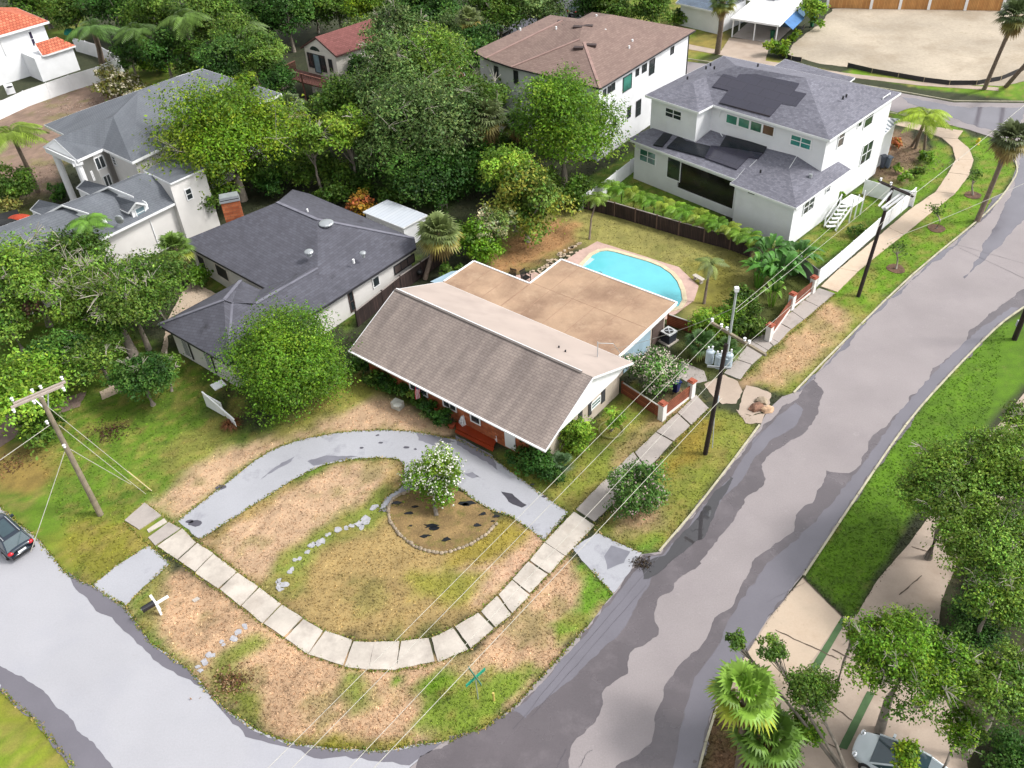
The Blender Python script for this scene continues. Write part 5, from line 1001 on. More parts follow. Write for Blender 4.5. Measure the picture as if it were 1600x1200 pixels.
def feather_palm(label, top, rpx, zt, base=None, N=13, col=(.13, .24, .03), trunkr=.13, seed=0, droop=.9, group=None, bases=None, name='feather_palm', cat='palm tree'):
    r = np.random.default_rng(seed+900); t = P(top[0], top[1], zt); R = rpx*px_m(t); gb = P(*base) if base else Vector((t.x, t.y, 0))
    root = thing(name, label, cat, gb, group); vs, fs, cs = [], [], []
    for i in range(N):
        az = i*2.399+r.normal()*.2; el = math.radians(r.uniform(15, 70)); L = R*r.uniform(.95, 1.25); h = np.array([math.cos(az), math.sin(az), 0]); pts = []
        for k in range(11):
            s = k/10; pts.append(np.array(t)+h*L*s*math.cos(el*(1-s*.5))+np.array([0, 0, L*(s*math.sin(el)-droop*s*s*(.6+.5*math.sin(el)))]))
        c0 = np.array(col)*r.uniform(.7, 1.4)
        for k in range(10):
            strip(vs, fs, cs, pts[k], (pts[k]+pts[k+1])/2, pts[k+1], .05, .05, c0*1.3); d = pts[k+1]-pts[k]; d /= np.linalg.norm(d); sd_ = np.cross(d, [0, 0, 1.]); sd_ /= np.linalg.norm(sd_)+1e-6
            for sgn in (-1, 1):
                for q in (0, .5):
                    a = pts[k]*(1-q)+pts[k+1]*q; ll = L*.3*math.sin(math.pi*min(.96, (k+q)/10*.85+.15))+.05; e = a+sd_*sgn*ll*.8+d*ll*.5+np.array([0, 0, -ll*.45]); strip(vs, fs, cs, a, (a+e)/2+np.array([0, 0, ll*.1]), e, R*.03, R*.045, c0*r.uniform(.75, 1.3))
    mesh_lists('crown', vs, fs, cs, FROND, root)
    for b in (bases or [gb]):
        b = P(*b) if isinstance(b, tuple) else b; m_ = b.lerp(t, .5)+Vector((r.normal()*.12, r.normal()*.12, 0)); MB().tube([b, m_, t-Vector((0, 0, .05))], [trunkr*1.3, trunkr, trunkr*.9], 8).build('trunk', PALMT, root, smooth=True)
    return root
def banana(label, base, rpx, h, N=11, col=(.06, .15, .02), seed=0, name='banana_plant', wd=.13, group=None, cat='plant'):
    r = np.random.default_rng(seed+1300); b = P(*base); R = rpx*px_m(b); root = thing(name, label, cat, b, group); vs, fs, cs = [], [], []
    for i in range(N):
        az = i*2.399+r.normal()*.2; o = np.array(b)+np.array([math.cos(az), math.sin(az), 0])*R*.12; hh = h*r.uniform(.45, .8); el = math.radians(r.uniform(48, 82)); L = R*r.uniform(.65, .95); hd = np.array([math.cos(az), math.sin(az), 0])
        s0 = o+hd*.15*R+np.array([0, 0, hh]); strip(vs, fs, cs, o, (o+s0)/2, s0, .12, .1, np.array(col)*1.2); c0 = np.array(col)*r.uniform(.7, 1.5); pts = []
        for k in range(8):
            s = k/7; pts.append(s0+hd*L*s*math.cos(el)*(1+.3*s)+np.array([0, 0, L*(s*math.sin(el)-.75*s*s)]))
        side = np.cross(hd, [0, 0, 1.])
        for k in range(7):
            w0 = L*wd*math.sin(math.pi*(.12+.8*k/7)); w1 = L*wd*math.sin(math.pi*(.12+.8*(k+1)/7)) if k < 6 else .01
            for sg in (-1, 1):
                o_ = len(vs); vs += [pts[k], pts[k+1], pts[k+1]+side*sg*w1+np.array([0, 0, w1*.35]), pts[k]+side*sg*w0+np.array([0, 0, w0*.35])]; cc_ = c0*r.uniform(.85, 1.15); cs += [cc_]*4; fs.append((o_, o_+1, o_+2, o_+3))
    mesh_lists('leaf_clump', vs, fs, cs, FROND, root); return root
def blades(label, base, rpx, h, N=90, col=(.13, .22, .03), seed=0, name='spiky_plant', w=.07, group=None, cat='plant', arch=.6):
    r = np.random.default_rng(seed+1700); b = P(*base); R = rpx*px_m(b); root = thing(name, label, cat, b, group); vs, fs, cs = [], [], []
    for i in range(N):
        az = r.random()*6.28; f = r.uniform(.35, 1); d = np.array([math.cos(az), math.sin(az), 0]); o = np.array(b)+d*r.uniform(0, .2)*R; m_ = o+d*R*f*.5+np.array([0, 0, h*(1-.3*f)]); e = o+d*R*f+np.array([0, 0, h*(1-arch*f)])
        strip(vs, fs, cs, o, m_, e, w*.7, w, np.array(col)*r.uniform(.6, 1.5))
    mesh_lists('leaf_clump', vs, fs, cs, FROND, root); return root

# ------------------------------------------------------------------ planting
OAK = dict(twigs=26, cov=5.2)
tree('oak_tree', 'tall grey green oak rising behind the cream gabled house, with bare pale twigs', 'tree', (615, 130), 72, 8, 'oak', .95, 30, **OAK, stretch=(.75, 1))
tree('oak_tree', 'broad grey green oak between the deck house and the brown roofed house', 'tree', (685, 105), 74, 8.6, 'oakb', .7, 34, **OAK)
tree('oak_tree', 'grey green oak with the most dead twigs, in the middle of the oak cluster', 'tree', (660, 195), 88, 6.5, 'oak', .85, 36, cov=5.2, twigs=46)
tree('oak_tree', 'tall narrow oak hiding the far end of the red brown roof', 'tree', (612, 55), 46, 8.5, 'oak', 1.0, 22, **OAK)
tree('oak_tree', 'oak at the foot of the cluster above the dark thicket', 'tree', (610, 240), 52, 4.5, 'oak', .8, 22, **OAK)
tree('oak_tree', 'oak leaning against the portico side, left of the oak cluster', 'tree', (545, 165), 56, 5.5, 'mid', .8, 24, **OAK)
tree('oak_tree', 'oak crown closest to the tall brown roofed house', 'tree', (738, 160), 52, 7, 'mid', .8, 22, **OAK)
tree('shade_tree', 'tall bright green tree in front of the tall white wall of the brown roofed house', 'tree', (880, 212), 86, 5.8, 'bright', 1.05, 44, cov=6, leaf=4.8)
tree('shade_tree', 'wide yellow green tree over the end of the grey dormer wing', 'tree', (355, 222), 108, 6.2, 'yellow', .75, 46, cov=5.4, leaf=5.2, twigs=6)
tree('shade_tree', 'small yellow green crown touching the portico house roof', 'tree', (385, 135), 24, 7.5, 'yellow', .9, 10)
tree('slender_tree', 'slender lime green tree with a loose tall crown behind the charcoal roof', 'tree', (545, 215), 48, 5.5, 'lime', 1.35, 24, cov=4, crad=(.2, .34), twigs=10)
tree('slender_tree', 'thin pale green tree left of the lime one with bare stems', 'tree', (488, 225), 34, 5.5, 'oakb', 1.1, 16, cov=3.4, twigs=16)
tree('round_tree', 'huge round dome shaped tree in front of the charcoal roofed house', 'tree', (448, 570), 97, 3.4, 'bright', .82, 90, cov=8, leaf=4.4, low=-.9, crad=(.28, .36), seed=11)
tree('magnolia_tree', 'bushy tree with long mixed green and rust leaves beside the bare back yard', 'tree', (822, 322), 62, 3.6, 'magn', .95, 36, cov=6, leaf=6.4, low=-.8)
tree('magnolia_tree', 'lime topped crown standing behind the long leaved yard tree', 'tree', (800, 268), 48, 6.0, 'lime', .8, 18, leaf=5.6)
tree('shrub', 'cream variegated shrub right of the fan palm', 'shrub', (772, 346), 33, 3.6, 'var', .8, 18, cov=7, low=-.8, trunk=False)
tree('shrub', 'bright green shrub between the fan palm and the flat roof', 'shrub', (742, 380), 40, 1.9, 'bright', .9, 18, cov=6, low=-.9, trunk=False)
tree('shrub', 'low green shrub at the foot of the fan palm by the wooden fence', 'shrub', (705, 425), 20, .9, 'mid', .8, 9, low=-.9, trunk=False)
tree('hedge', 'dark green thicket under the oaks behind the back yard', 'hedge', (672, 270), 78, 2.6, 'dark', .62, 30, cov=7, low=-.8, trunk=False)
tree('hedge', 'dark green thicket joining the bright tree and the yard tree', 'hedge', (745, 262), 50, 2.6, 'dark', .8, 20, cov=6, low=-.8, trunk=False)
tree('shrub', 'dark shrub below the tall bright tree', 'shrub', (905, 300), 34, 1.5, 'mid', .7, 14, cov=6, low=-.9, trunk=False)
tree('croton_shrub', 'yellow and rust croton shrub at the corner of the white shed roof', 'shrub', (563, 322), 24, 1.3, 'croton', .8, 12, leaf=6, low=-.9, trunk=False)
tree('shrub', 'green shrub behind the charcoal roof left of the croton', 'shrub', (520, 305), 26, 1.4, 'mid', .8, 12, low=-.9, trunk=False)
# the sprawling storm-battered oak at left
tree('storm_oak', 'sprawling oak with bleached bare limbs over the left lawn', 'tree', (165, 455), 100, 4.6, 'oakb', .5, 40, cov=4.0, twigs=130, crad=(.16, .27), base=(212, 560), seed=31)
tree('storm_oak', 'left half of the battered oaks, cut by the picture edge', 'tree', (40, 430), 72, 5, 'oakb', .7, 28, cov=5, twigs=26)
tree('storm_oak', 'battered oak crown leaning toward the courtyard walk', 'tree', (238, 440), 58, 4.4, 'mid', .7, 24, cov=5, twigs=14)
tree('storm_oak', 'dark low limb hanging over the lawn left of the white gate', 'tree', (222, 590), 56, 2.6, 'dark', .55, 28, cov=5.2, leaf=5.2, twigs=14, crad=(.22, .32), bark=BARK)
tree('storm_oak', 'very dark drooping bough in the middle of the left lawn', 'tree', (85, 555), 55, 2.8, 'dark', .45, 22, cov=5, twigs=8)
tree('storm_oak', 'hanging bough between the two dark boughs on the left', 'tree', (150, 510), 48, 3.0, 'mid', .6, 18, cov=4.6, twigs=14)
tree('storm_oak', 'dense green crown filling the gap before the pale wing wall', 'tree', (120, 400), 58, 4.6, 'mid', .6, 26, cov=5, twigs=20)
tree('storm_oak', 'thick crown at the heart of the battered oaks', 'tree', (205, 475), 62, 4.4, 'mid', .6, 26, cov=5, twigs=20)
tree('storm_oak', 'dark low crown between the left lawn and the courtyard walk', 'tree', (155, 560), 52, 2.6, 'mid', .6, 22, cov=5, twigs=10)
tree('storm_oak', 'low crown over the courtyard walk', 'tree', (255, 575), 30, 2.2, 'mid', .6, 16, cov=5, twigs=8)
tree('storm_oak', 'dark crown at the left edge below the battered oak', 'tree', (12, 500), 50, 3.0, 'mid', .6, 20, cov=5, twigs=8)
tree('dead_bush', 'brown withered brush caught in the battered oak', 'shrub', (165, 438), 18, 5.6, 'brown', .6, 8, cov=4, trunk=False, twigs=0)
tree('dead_bush', 'brown withered brush at the left edge of the battered oak', 'shrub', (45, 480), 24, 3.4, 'brown', .6, 8, cov=2.6, trunk=False)
tree('broadleaf_tree', 'lime broadleaf tree beside the grey crossarm pole', 'tree', (32, 610), 74, 3.2, 'lime', .6, 34, cov=5.6, leaf=7, low=-.7)
tree('broadleaf_tree', 'low dark broad leaved plant just below the crossarm pole', 'shrub', (62, 668), 40, 1.2, 'mid', .6, 14, leaf=8, low=-.9, trunk=False)
tree('blossom_tree', 'white flowering tree standing in the stone edged island bed', 'tree', (679, 748), 45, 1.7, 'bright', .95, 26, cov=7.5, leaf=5, flowers=420, fcol=(.85, .85, .76), low=-.95, base=(682, 806), seed=44)
tree('crepe_myrtle', 'crepe myrtle with faded pink blossom over the sidewalk by the kerb strip', 'tree', (998, 762), 46, 1.9, 'myrtle', 1.0, 24, cov=7, leaf=5, flowers=110, fcol=(.45, .33, .32), low=-.9, seed=45)
tree('crepe_myrtle', 'white flowering crepe myrtle inside the red slatted fence', 'tree', (1022, 580), 40, 2.0, 'myrtle', .9, 24, cov=7, leaf=4.4, flowers=420, fcol=(.7, .6, .52), low=-.8, seed=46)
tree('shrub', 'lime shrub at the right front corner of the brick house', 'shrub', (896, 683), 32, 1.3, 'lime', .85, 16, cov=6, leaf=6, low=-.9, trunk=False)
tree('shrub', 'dark rounded hedge below the right front eave', 'shrub', (828, 716), 38, .8, 'dark', .5, 18, cov=6, leaf=6, low=-.9, trunk=False, stretch=(1.1, .7))
tree('shrub', 'dark hedge plant between the rounded hedge and the corner palm', 'shrub', (862, 735), 26, .8, 'dark', .6, 12, cov=6, low=-.9, trunk=False)
fan_palm('small fan palm under the right front corner of the brick house', (876, 722), 26, 1.0, N=16, skirt=0, col=(.07, .13, .05), seed=3, trunkr=.1)
for i, (x, y, rr, lb) in enumerate([(562, 572, 20, 'at the left end of the brick front bed'), (585, 590, 18, 'second from the left along the brick front bed'), (608, 600, 20, 'below the arched stain of the brick wall'), (636, 606, 17, 'tallest of the brick front bed'), (652, 622, 16, 'behind the small white meter box'), (668, 640, 18, 'in the middle of the front bed below the flag'), (690, 652, 18, 'beside the terracotta pot')]):
    tree('shrub', 'green shrub '+lb, 'shrub', (x, y), rr, .8, ['dark', 'mid', 'dark'][i % 3], .8, 10, cov=6.5, leaf=6, low=-.9, trunk=False, group='shrubs in the brick front bed')
blades('pale spiky plant in front of the brick house bed', (665, 652), 12, .6, 40, (.3, .36, .12), 1)
blades('yellow green spiky plant beside the corner palm', (868, 746), 11, .4, 40, (.22, .3, .06), 2)
tree('young_tree', 'thin young tree with lime leaves in a wire ring by the gable', 'tree', (962, 655), 22, 1.4, 'lime', .6, 9, cov=3.2, leaf=6, base=(955, 673))
# back yard corner
banana('tall banana plants behind the slatted fence, nearest the dark fence corner', (1212, 452), 52, 3.0, 34, (.07, .2, .03), 1, group='banana clump')
banana('banana plants right of the clump against the white wall', (1240, 428), 44, 2.8, 30, (.065, .18, .03), 2, group='banana clump')
banana('bright banana leaves at the pool side of the clump', (1184, 448), 40, 2.8, 22, (.11, .28, .03), 3, group='banana clump')
banana('dark banana plants at the back of the clump', (1200, 425), 44, 3.0, 26, (.06, .17, .025), 5, group='banana clump')
banana('pale banana leaves hanging over the slatted fence', (1205, 478), 34, 2.2, 11, (.14, .26, .03), 4, group='banana clump')
tree('shrub', 'bright shrub mass beside the palm by the pool end', 'shrub', (1108, 505), 34, 1.0, 'lime', .6, 16, cov=5.5, leaf=6, low=-.9, trunk=False)
tree('shrub', 'bright green bush behind the transformer pole', 'shrub', (1140, 500), 30, 1.3, 'bright', .7, 14, cov=5.5, leaf=6, low=-.9, trunk=False)
tree('shrub', 'green bush crowding the slatted fence', 'shrub', (1172, 500), 30, 1.2, 'mid', .8, 14, cov=5.5, leaf=6, low=-.9, trunk=False)
tree('shrub', 'bush between the bananas and the pole', 'shrub', (1160, 470), 26, 1.2, 'mid', .8, 12, cov=5.5, leaf=6, low=-.9, trunk=False)
fan_palm('low fan palm behind the transformer pole, nearest the air conditioner', (1095, 535), 32, 1.5, N=22, skirt=8, col=(.06, .13, .03), seed=4, trunkr=.14)
fan_palm('low fan palm hidden behind the transformers', (1135, 545), 28, 1.4, N=22, skirt=7, col=(.07, .14, .03), seed=5, trunkr=.14)
feather_palm('small drooping palm at the right end of the pool', (1110, 412), 30, 3.6, base=(1100, 474), N=10, col=(.17, .22, .06), seed=1, trunkr=.1)
feather_palm('slim palm with a bent white stem at the far side of the yard', (933, 308), 22, 3.6, base=(921, 374), N=11, col=(.16, .25, .03), seed=2, trunkr=.08)
for i in range(15):
    t = i/14; x = 955+t*235; y = 306+t*86-4*math.sin(t*3)
    feather_palm('golden areca palm, %s along the dark wooden fence' % ['first from the left', 'second from the left', 'third from the left', 'fourth from the left', 'fifth from the left', 'sixth from the left', 'seventh from the left', 'middle one', 'seventh from the right', 'sixth from the right', 'fifth from the right', 'fourth from the right', 'third from the right', 'second from the right', 'rightmost'][min(i, 14)], (x, y-14), 23, 1.8, N=20, col=[(.15, .28, .02), (.10, .22, .015), (.22, .30, .03)][i % 3], seed=30+i, trunkr=.05, group='areca palms along the fence', name='areca_palm', droop=.8)
# fan palms and queen palms
fan_palm('large fan palm between the white shed and the brick house', (686, 362), 42, 4.2, base=(664, 436), N=44, skirt=12, col=(.17, .22, .07), seed=6)
fan_palm('fan palm with a yellow skirt among the oaks', (760, 180), 42, 7.0, N=38, skirt=14, col=(.16, .2, .08), seed=7)
fan_palm('fan palm left of the bright tree, half hidden', (805, 190), 30, 6, N=26, skirt=6, col=(.1, .17, .06), seed=8)
fan_palm('fan palm in front of the brown roofed house at the top', (732, 28), 26, 8, N=34, skirt=10, col=(.17, .22, .07), seed=9)
fan_palm('fan palm beside the carport', (1130, 2), 26, 8.5, base=(1121, 83), N=34, skirt=6, col=(.13, .2, .05), seed=10, trunkr=.3)
fan_palm('tall fan palm, the upper one of the two at the sand lot corner', (1588, 22), 34, 10.5, base=(1538, 139), N=34, skirt=10, col=(.10, .14, .05), seed=12, trunkr=.2)
fan_palm('tall fan palm leaning out of the picture at the sand lot corner', (1640, 60), 34, 10, base=(1572, 135), N=30, skirt=8, col=(.10, .14, .05), seed=13, trunkr=.2)
fan_palm('fan palm on the grass strip at the right edge', (1580, 215), 38, 8.5, base=(1527, 345), N=40, skirt=14, col=(.13, .16, .07), seed=14, trunkr=.2)
fan_palm('fan palm behind the grey wing roof', (452, 165), 30, 6.5, N=28, skirt=8, col=(.16, .22, .09), seed=15)
fan_palm('fan palm with orange skirt in the courtyard corner', (272, 385), 34, 4, base=(292, 440), N=28, skirt=14, col=(.11, .19, .03), seed=16)
fan_palm('near fan palm at the bottom edge beside the wet gutter', (1165, 1080), 66, 5, base=(1152, 1215), N=26, skirt=8, col=(.22, .38, .05), seed=17, trunkr=.16)
fan_palm('low fan palm below the near one', (1200, 1150), 66, 2.6, N=28, skirt=8, col=(.14, .26, .04), seed=18, trunkr=.16)
feather_palm('twin stemmed queen palm with golden fronds in the round planting bed', (1448, 182), 42, 5.0, N=18, col=(.26, .36, .03), seed=3, bases=[(1430, 232), (1444, 236), (1425, 228)], trunkr=.12)
feather_palm('feathery palm in front of the grey wing', (138, 348), 36, 6.5, N=22, col=(.12, .25, .03), seed=4)
feather_palm('queen palm with yellow fronds at the left edge', (18, 210), 50, 7, base=(60, 300), N=20, col=(.18, .26, .03), seed=5, trunkr=.2)
feather_palm('palm with a bundle of dead brown fronds near the tile roofed house', (145, 45), 42, 7.5, base=(160, 100), N=20, col=(.08, .16, .03), seed=6, trunkr=.32)
feather_palm('leaning palm right of the tile roofed house yard', (215, 50), 40, 7, base=(225, 110), N=18, col=(.08, .15, .025), seed=7)
feather_palm('palm with brown hanging fronds by the white shed wall', (285, 30), 42, 8, base=(305, 104), N=20, col=(.09, .16, .025), seed=8, trunkr=.32)
feather_palm('palm in front of the dark roof at the top', (385, 45), 36, 7, N=18, col=(.12, .19, .05), seed=9)
# background wood, individual crowns
bgT = [(60, -10, 50, 'mid'), (112, 20, 30, 'mid'), (180, 5, 48, 'dark'), (240, 20, 45, 'mid'), (255, 75, 34, 'dark'), (330, 25, 50, 'mid'), (345, 95, 40, 'dark'), (388, 75, 44, 'mid'), (420, 15, 45, 'dark'), (448, 22, 34, 'dark'), (525, 2, 36, 'mid'), (560, 60, 30, 'oak'), (575, 15, 38, 'yellow'),
       (640, 15, 46, 'dark'), (610, 40, 30, 'oak'), (690, 30, 40, 'dark'), (436, 128, 26, 'dark'), (440, 165, 18, 'bright'), (780, 10, 46, 'mid'), (840, 0, 42, 'oak'), (480, 190, 30, 'mid'), (405, 100, 32, 'mid'), (375, 10, 30, 'oak'), (300, 95, 30, 'mid'), (805, 130, 22, 'bright'), (565, 108, 20, 'dark'), (845, 60, 0, 'mid'),
       (200, 80, 26, 'dark'), (150, 80, 0, 'mid'), (735, 80, 40, 'dark'), (700, 60, 34, 'oak'), (490, 10, 30, 'dark'), (915, 8, 26, 'dark'), (960, 15, 26, 'mid'), (1018, 5, 34, 'mid'), (940, -12, 40, 'mid')]
where = ['above the tile roof', 'behind the tile roofed house', 'at the top left behind the palms', 'between the top left palms', 'over the vine covered fence', 'above the grey portico roof', 'just behind the portico roof ridge', 'above the portico roof end', 'at the top, left of the deck house', 'behind the deck house roof', 'above the deck house ridge', 'touching the deck house ridge', 'with yellowish leaves above the oaks', 'at the top above the oak cluster', 'small and grey above the oak cluster', 'left of the top fan palm', 'in front of the deck posts', 'small and bright below the deck', 'right of the top fan palm', 'above the dark street', 'beside the wing fan palm', 'left of the deck railing', 'grey at the very top left of the deck house', 'in front of the palm with brown fronds', 'small at the brown house corner window', 'hugging the cream wall', '', 'small and dark beyond the flowering bush', '', 'under the top fan palm', 'between the oaks and the top fan palm', 'dark, right above the cream gable', 'behind the brown ridge', 'beside the street lamp', 'on the grass beyond the brown roof', 'at the top edge over the street']
for (x, y, rr, pl), w_ in zip(bgT, where):
    if rr: tree('background_tree', 'leafy crown '+w_, 'tree', (x, y), rr*1.12, 5.0 if rr > 30 else 3.6, pl, 1.0, 22, low=-.9, cov=5, leaf=4.6, twigs=5 if pl == 'oak' else 0, group='trees of the background wood')
for i, (x, y, rr, zc, pl, lb) in enumerate([(470, 265, 38, 2, 'mid', 'behind the charcoal roof below the wing fan palm'), (440, 235, 34, 2.6, 'dark', 'under the right side of the yellow green tree'), (420, 285, 30, 1.6, 'dark', 'against the back slope of the charcoal roof'), (520, 265, 34, 2, 'mid', 'at the foot of the slender lime tree'), (590, 225, 40, 3, 'dark', 'under the oaks left of the thicket'), (505, 162, 26, 3, 'mid', 'below the timber deck'), (455, 172, 26, 3, 'dark', 'between the deck and the portico roof'), (610, 310, 24, 1, 'mid', 'behind the white shed'), (760, 225, 30, 3, 'dark', 'below the yellow skirted fan palm'), (800, 235, 34, 3, 'mid', 'left foot of the tall bright tree'), (700, 300, 24, 1, 'dark', 'beside the grey garden chair'), (580, 265, 30, 1.6, 'dark', 'left of the dark thicket'), (395, 265, 30, 2, 'mid', 'low under the yellow green tree'), (850, 290, 34, 1.6, 'mid', 'between the tall bright tree and the yard tree'), (780, 150, 34, 4, 'mid', 'at the left wall of the brown roofed house'), (560, 290, 26, 1, 'mid', 'right of the croton')]):
    tree('understory_shrub', 'leafy undergrowth '+lb, 'shrub', (x, y), rr, zc, pl, .7, 14, cov=5, low=-.9, trunk=False, group='undergrowth beneath the oaks')
tree('hedge', 'clipped green hedge before the pale wall house', 'hedge', (1070, 28), 24, .9, 'mid', .5, 10, cov=6, low=-.9, trunk=False, stretch=(1.2, .6))
tree('shrub', 'round yellow green bush beside the carport', 'shrub', (1216, 76), 19, 1.0, 'yellow', .8, 10, cov=6, low=-.9, trunk=False)
tree('shrub', 'small yellow bush above the round carport bush', 'shrub', (1240, 55), 12, .8, 'yellow', .8, 7, cov=6, low=-.9, trunk=False)
tree('bamboo', 'light green bamboo behind the green bin', 'shrub', (1275, 18), 24, 2.4, 'lime', 1.1, 12, cov=5, low=-.9, trunk=False, stretch=(.9, 1))
tree('shrub', 'tiny bush left of the carport posts', 'shrub', (1112, 34), 9, .7, 'mid', .8, 5, low=-.9, trunk=False)
tree('flowering_shrub', 'straggly cream flowering bush by the white fence', 'shrub', (185, 130), 34, 1.6, 'olive', .7, 14, cov=4.5, flowers=150, fcol=(.6, .55, .4), low=-.9, trunk=False)
tree('flowering_shrub', 'lower cream flowering bush right of the straggly one', 'shrub', (215, 150), 20, 1.0, 'olive', .7, 9, cov=4.5, flowers=60, fcol=(.6, .55, .4), low=-.9, trunk=False)
tree('vine_hedge', 'vines over the fence behind the portico house', 'hedge', (240, 100), 30, 1.2, 'bright', .5, 12, cov=5.5, low=-.9, trunk=False, stretch=(1.4, .6))
tree('shrub', 'dark bush below the left edge palm', 'shrub', (20, 290), 36, 2, 'mid', .8, 14, cov=6, low=-.9, trunk=False)
tree('shrub', 'dark bush at the foot of the portico column', 'shrub', (92, 300), 20, 1, 'dark', .8, 9, low=-.9, trunk=False)
tree('shrub', 'olive bush near the red canopy', 'shrub', (15, 325), 24, 1, 'olive', .6, 9, low=-.9, trunk=False)
tree('shrub', 'rounded bush in the small courtyard', 'shrub', (312, 431), 20, 1.0, 'bright', .8, 10, cov=6, low=-.9, trunk=False)
tree('shrub', 'bush under the chimney side trees', 'shrub', (330, 300), 40, 3.0, 'mid', .7, 14, low=-.8, trunk=False)
for x, y, rr, pl, lb in [(1398, 222, 12, 'croton', 'rust bromeliad patch at the top of the round bed'), (1382, 236, 10, 'croton', 'rust bromeliad patch by the white wall corner'), (1448, 245, 13, 'bright', 'green bush at the right of the round bed'), (1402, 262, 10, 'lime', 'lime shrub in the middle of the round bed'), (1415, 277, 12, 'lime', 'lime shrub by the white side fence'), (1437, 268, 12, 'mid', 'dull bush near the curving sidewalk'), (1312, 308, 12, 'lime', 'lime bush at the foot of the white stair'), (1322, 316, 10, 'mid', 'dark bush beside the stair foot'), (1343, 360, 14, 'mid', 'grey green bush inside the white vinyl fence')]:
    tree('shrub', lb, 'shrub', (x, y), rr, .6, pl, .7, 8, cov=5, leaf=5, low=-.9, trunk=False)
saps = [((1400, 420), 'nearest the transformer pole'), ((1463, 357), 'in the middle of the three'), ((1520, 305), 'farthest up the strip')]
for (x, y), lb in saps:
    tree('sapling', 'thin sapling in a mulch ring on the grass strip, '+lb, 'tree', (x+2, y-30), 17, 1.9, 'mid', .8, 8, cov=.7, leaf=4, base=(x, y), crad=(.3, .4), group='saplings on the grass strip')
    struct(MB().prism([P(x, y)+Vector((math.cos(a)*.75*random.uniform(.85, 1.1), math.sin(a)*.75, 0)) for a in np.linspace(0, 5.9, 12)], 0, .03).build('mulch_ring', MULCH))
# right side
RO_ = dict(cov=5.6, leaf=5.4, twigs=44, crad=(.17, .28))
tree('street_oak', 'large oak crown hanging over the right lawn edge', 'tree', (1490, 770), 92, 5.5, 'oakb', .6, 44, **RO_)
tree('street_oak', 'large oak crown cut by the right edge of the picture', 'tree', (1570, 730), 82, 6.5, 'oakb', .6, 36, **RO_)
tree('street_oak', 'darker oak crown low at the right edge', 'tree', (1555, 860), 88, 5.0, 'oakb', .6, 38, cov=5.4, leaf=5.2, twigs=20)
tree('street_oak', 'oak crown over the white car and the turf strips', 'tree', (1420, 1035), 108, 6.0, 'bright', .5, 58, cov=5.0, leaf=5.8, twigs=90, crad=(.15, .25))
tree('street_oak', 'oak crown in the bottom right corner', 'tree', (1570, 1075), 84, 6.0, 'oakb', .6, 48, cov=5.2, leaf=5.8, twigs=60, crad=(.16, .27))
tree('street_oak', 'yellowish bough covering the back of the white car', 'tree', (1425, 1190), 30, 4.0, 'yellow', .6, 12, cov=5.5, leaf=6)
tree('street_oak', 'small dense bough above the pale driveway', 'tree', (1270, 1082), 42, 5.0, 'mid', .7, 22, cov=5.5, leaf=5, base=(1330, 1225))
tree('street_oak', 'little bough above the turf strip end', 'tree', (1205, 1015), 26, 6.0, 'mid', .6, 12, cov=5, leaf=5, base=(1330, 1225))
tree('street_oak', 'tiny leafy sprig over the wet gutter', 'tree', (1150, 1000), 20, 6.0, 'mid', .6, 9, cov=4.5, leaf=5, base=(1330, 1225))
for x, y, rr, pl, lb in ((1560, 935, 52, 'oakb', 'crown filling the shade between the right edge oaks'), (1500, 1140, 40, 'bright', 'crown over the end of the white car'), (1595, 655, 30, 'oakb', 'highest crown at the right edge, over the sidewalk'), (1335, 990, 22, 'lime', 'lime bough reaching over the turf strip')):
    tree('street_oak', lb, 'tree', (x, y), rr, 4.6, pl, .6, 22, cov=5, leaf=5.4, twigs=24)
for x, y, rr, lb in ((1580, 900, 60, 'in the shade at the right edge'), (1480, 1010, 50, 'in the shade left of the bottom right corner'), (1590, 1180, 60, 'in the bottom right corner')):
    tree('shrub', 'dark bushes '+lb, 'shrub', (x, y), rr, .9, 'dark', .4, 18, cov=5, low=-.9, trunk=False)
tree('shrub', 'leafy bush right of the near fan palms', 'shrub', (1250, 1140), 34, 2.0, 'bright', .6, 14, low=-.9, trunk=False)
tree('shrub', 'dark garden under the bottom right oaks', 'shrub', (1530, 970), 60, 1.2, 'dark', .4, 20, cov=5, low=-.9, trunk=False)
tree('shrub', 'mixed plants at the base of the near fan palms', 'shrub', (1215, 1195), 40, 1.0, 'mid', .5, 14, low=-.9, trunk=False)

# ------------------------------------------------------------------ utility poles and lines
WIREM = mat('power_wire', S(205, 202, 190), .6)
def insul(root, p, h=.25): return MB().tube([p, p+Vector((0, 0, h*.4)), p+Vector((0, 0, h*.5)), p+Vector((0, 0, h))], [.04, .09, .06, .1], 8).build('insulator', PORC, root)
def arm(root, a, b, m, w=.13, name='crossarm'): return MB().bar(a, b, w, w).build(name, m, root)
pb, pt = P(157, 804), P(64, 622, 9.8)
root = thing('utility_pole', 'grey timber utility pole with a double crossarm on the left lawn', 'utility pole', pb); MB().tube([pb, pt], [.2, .13], 12).build('pole', WOODG, root)
a, b = P(19, 634, 9.5), P(101, 599, 9.5)
for o_ in (Vector((0, .17, 0)), Vector((0, -.17, 0))): arm(root, a+o_, b+o_, mat('bleached_wood', S(188, 174, 164), .85, .1, 3))
for t in (.02, .4, .56, .97):
    insul(root, a.lerp(b, t)+Vector((-.1, .3, .05))); insul(root, a.lerp(b, t)+Vector((.1, -.32, -.3)))
MB().bar(pt-Vector((0, 0, 1.1)), a.lerp(b, .38), .05, .05).build('brace', GALV, root); MB().bar(pt-Vector((0, 0, 1.1)), a.lerp(b, .68), .05, .05).build('brace', GALV, root)
insul(root, P(75, 663, 8.0)); insul(root, P(102, 700, 6.8))
pb, pt = P(1102, 709), P(1151, 452, 12.9)
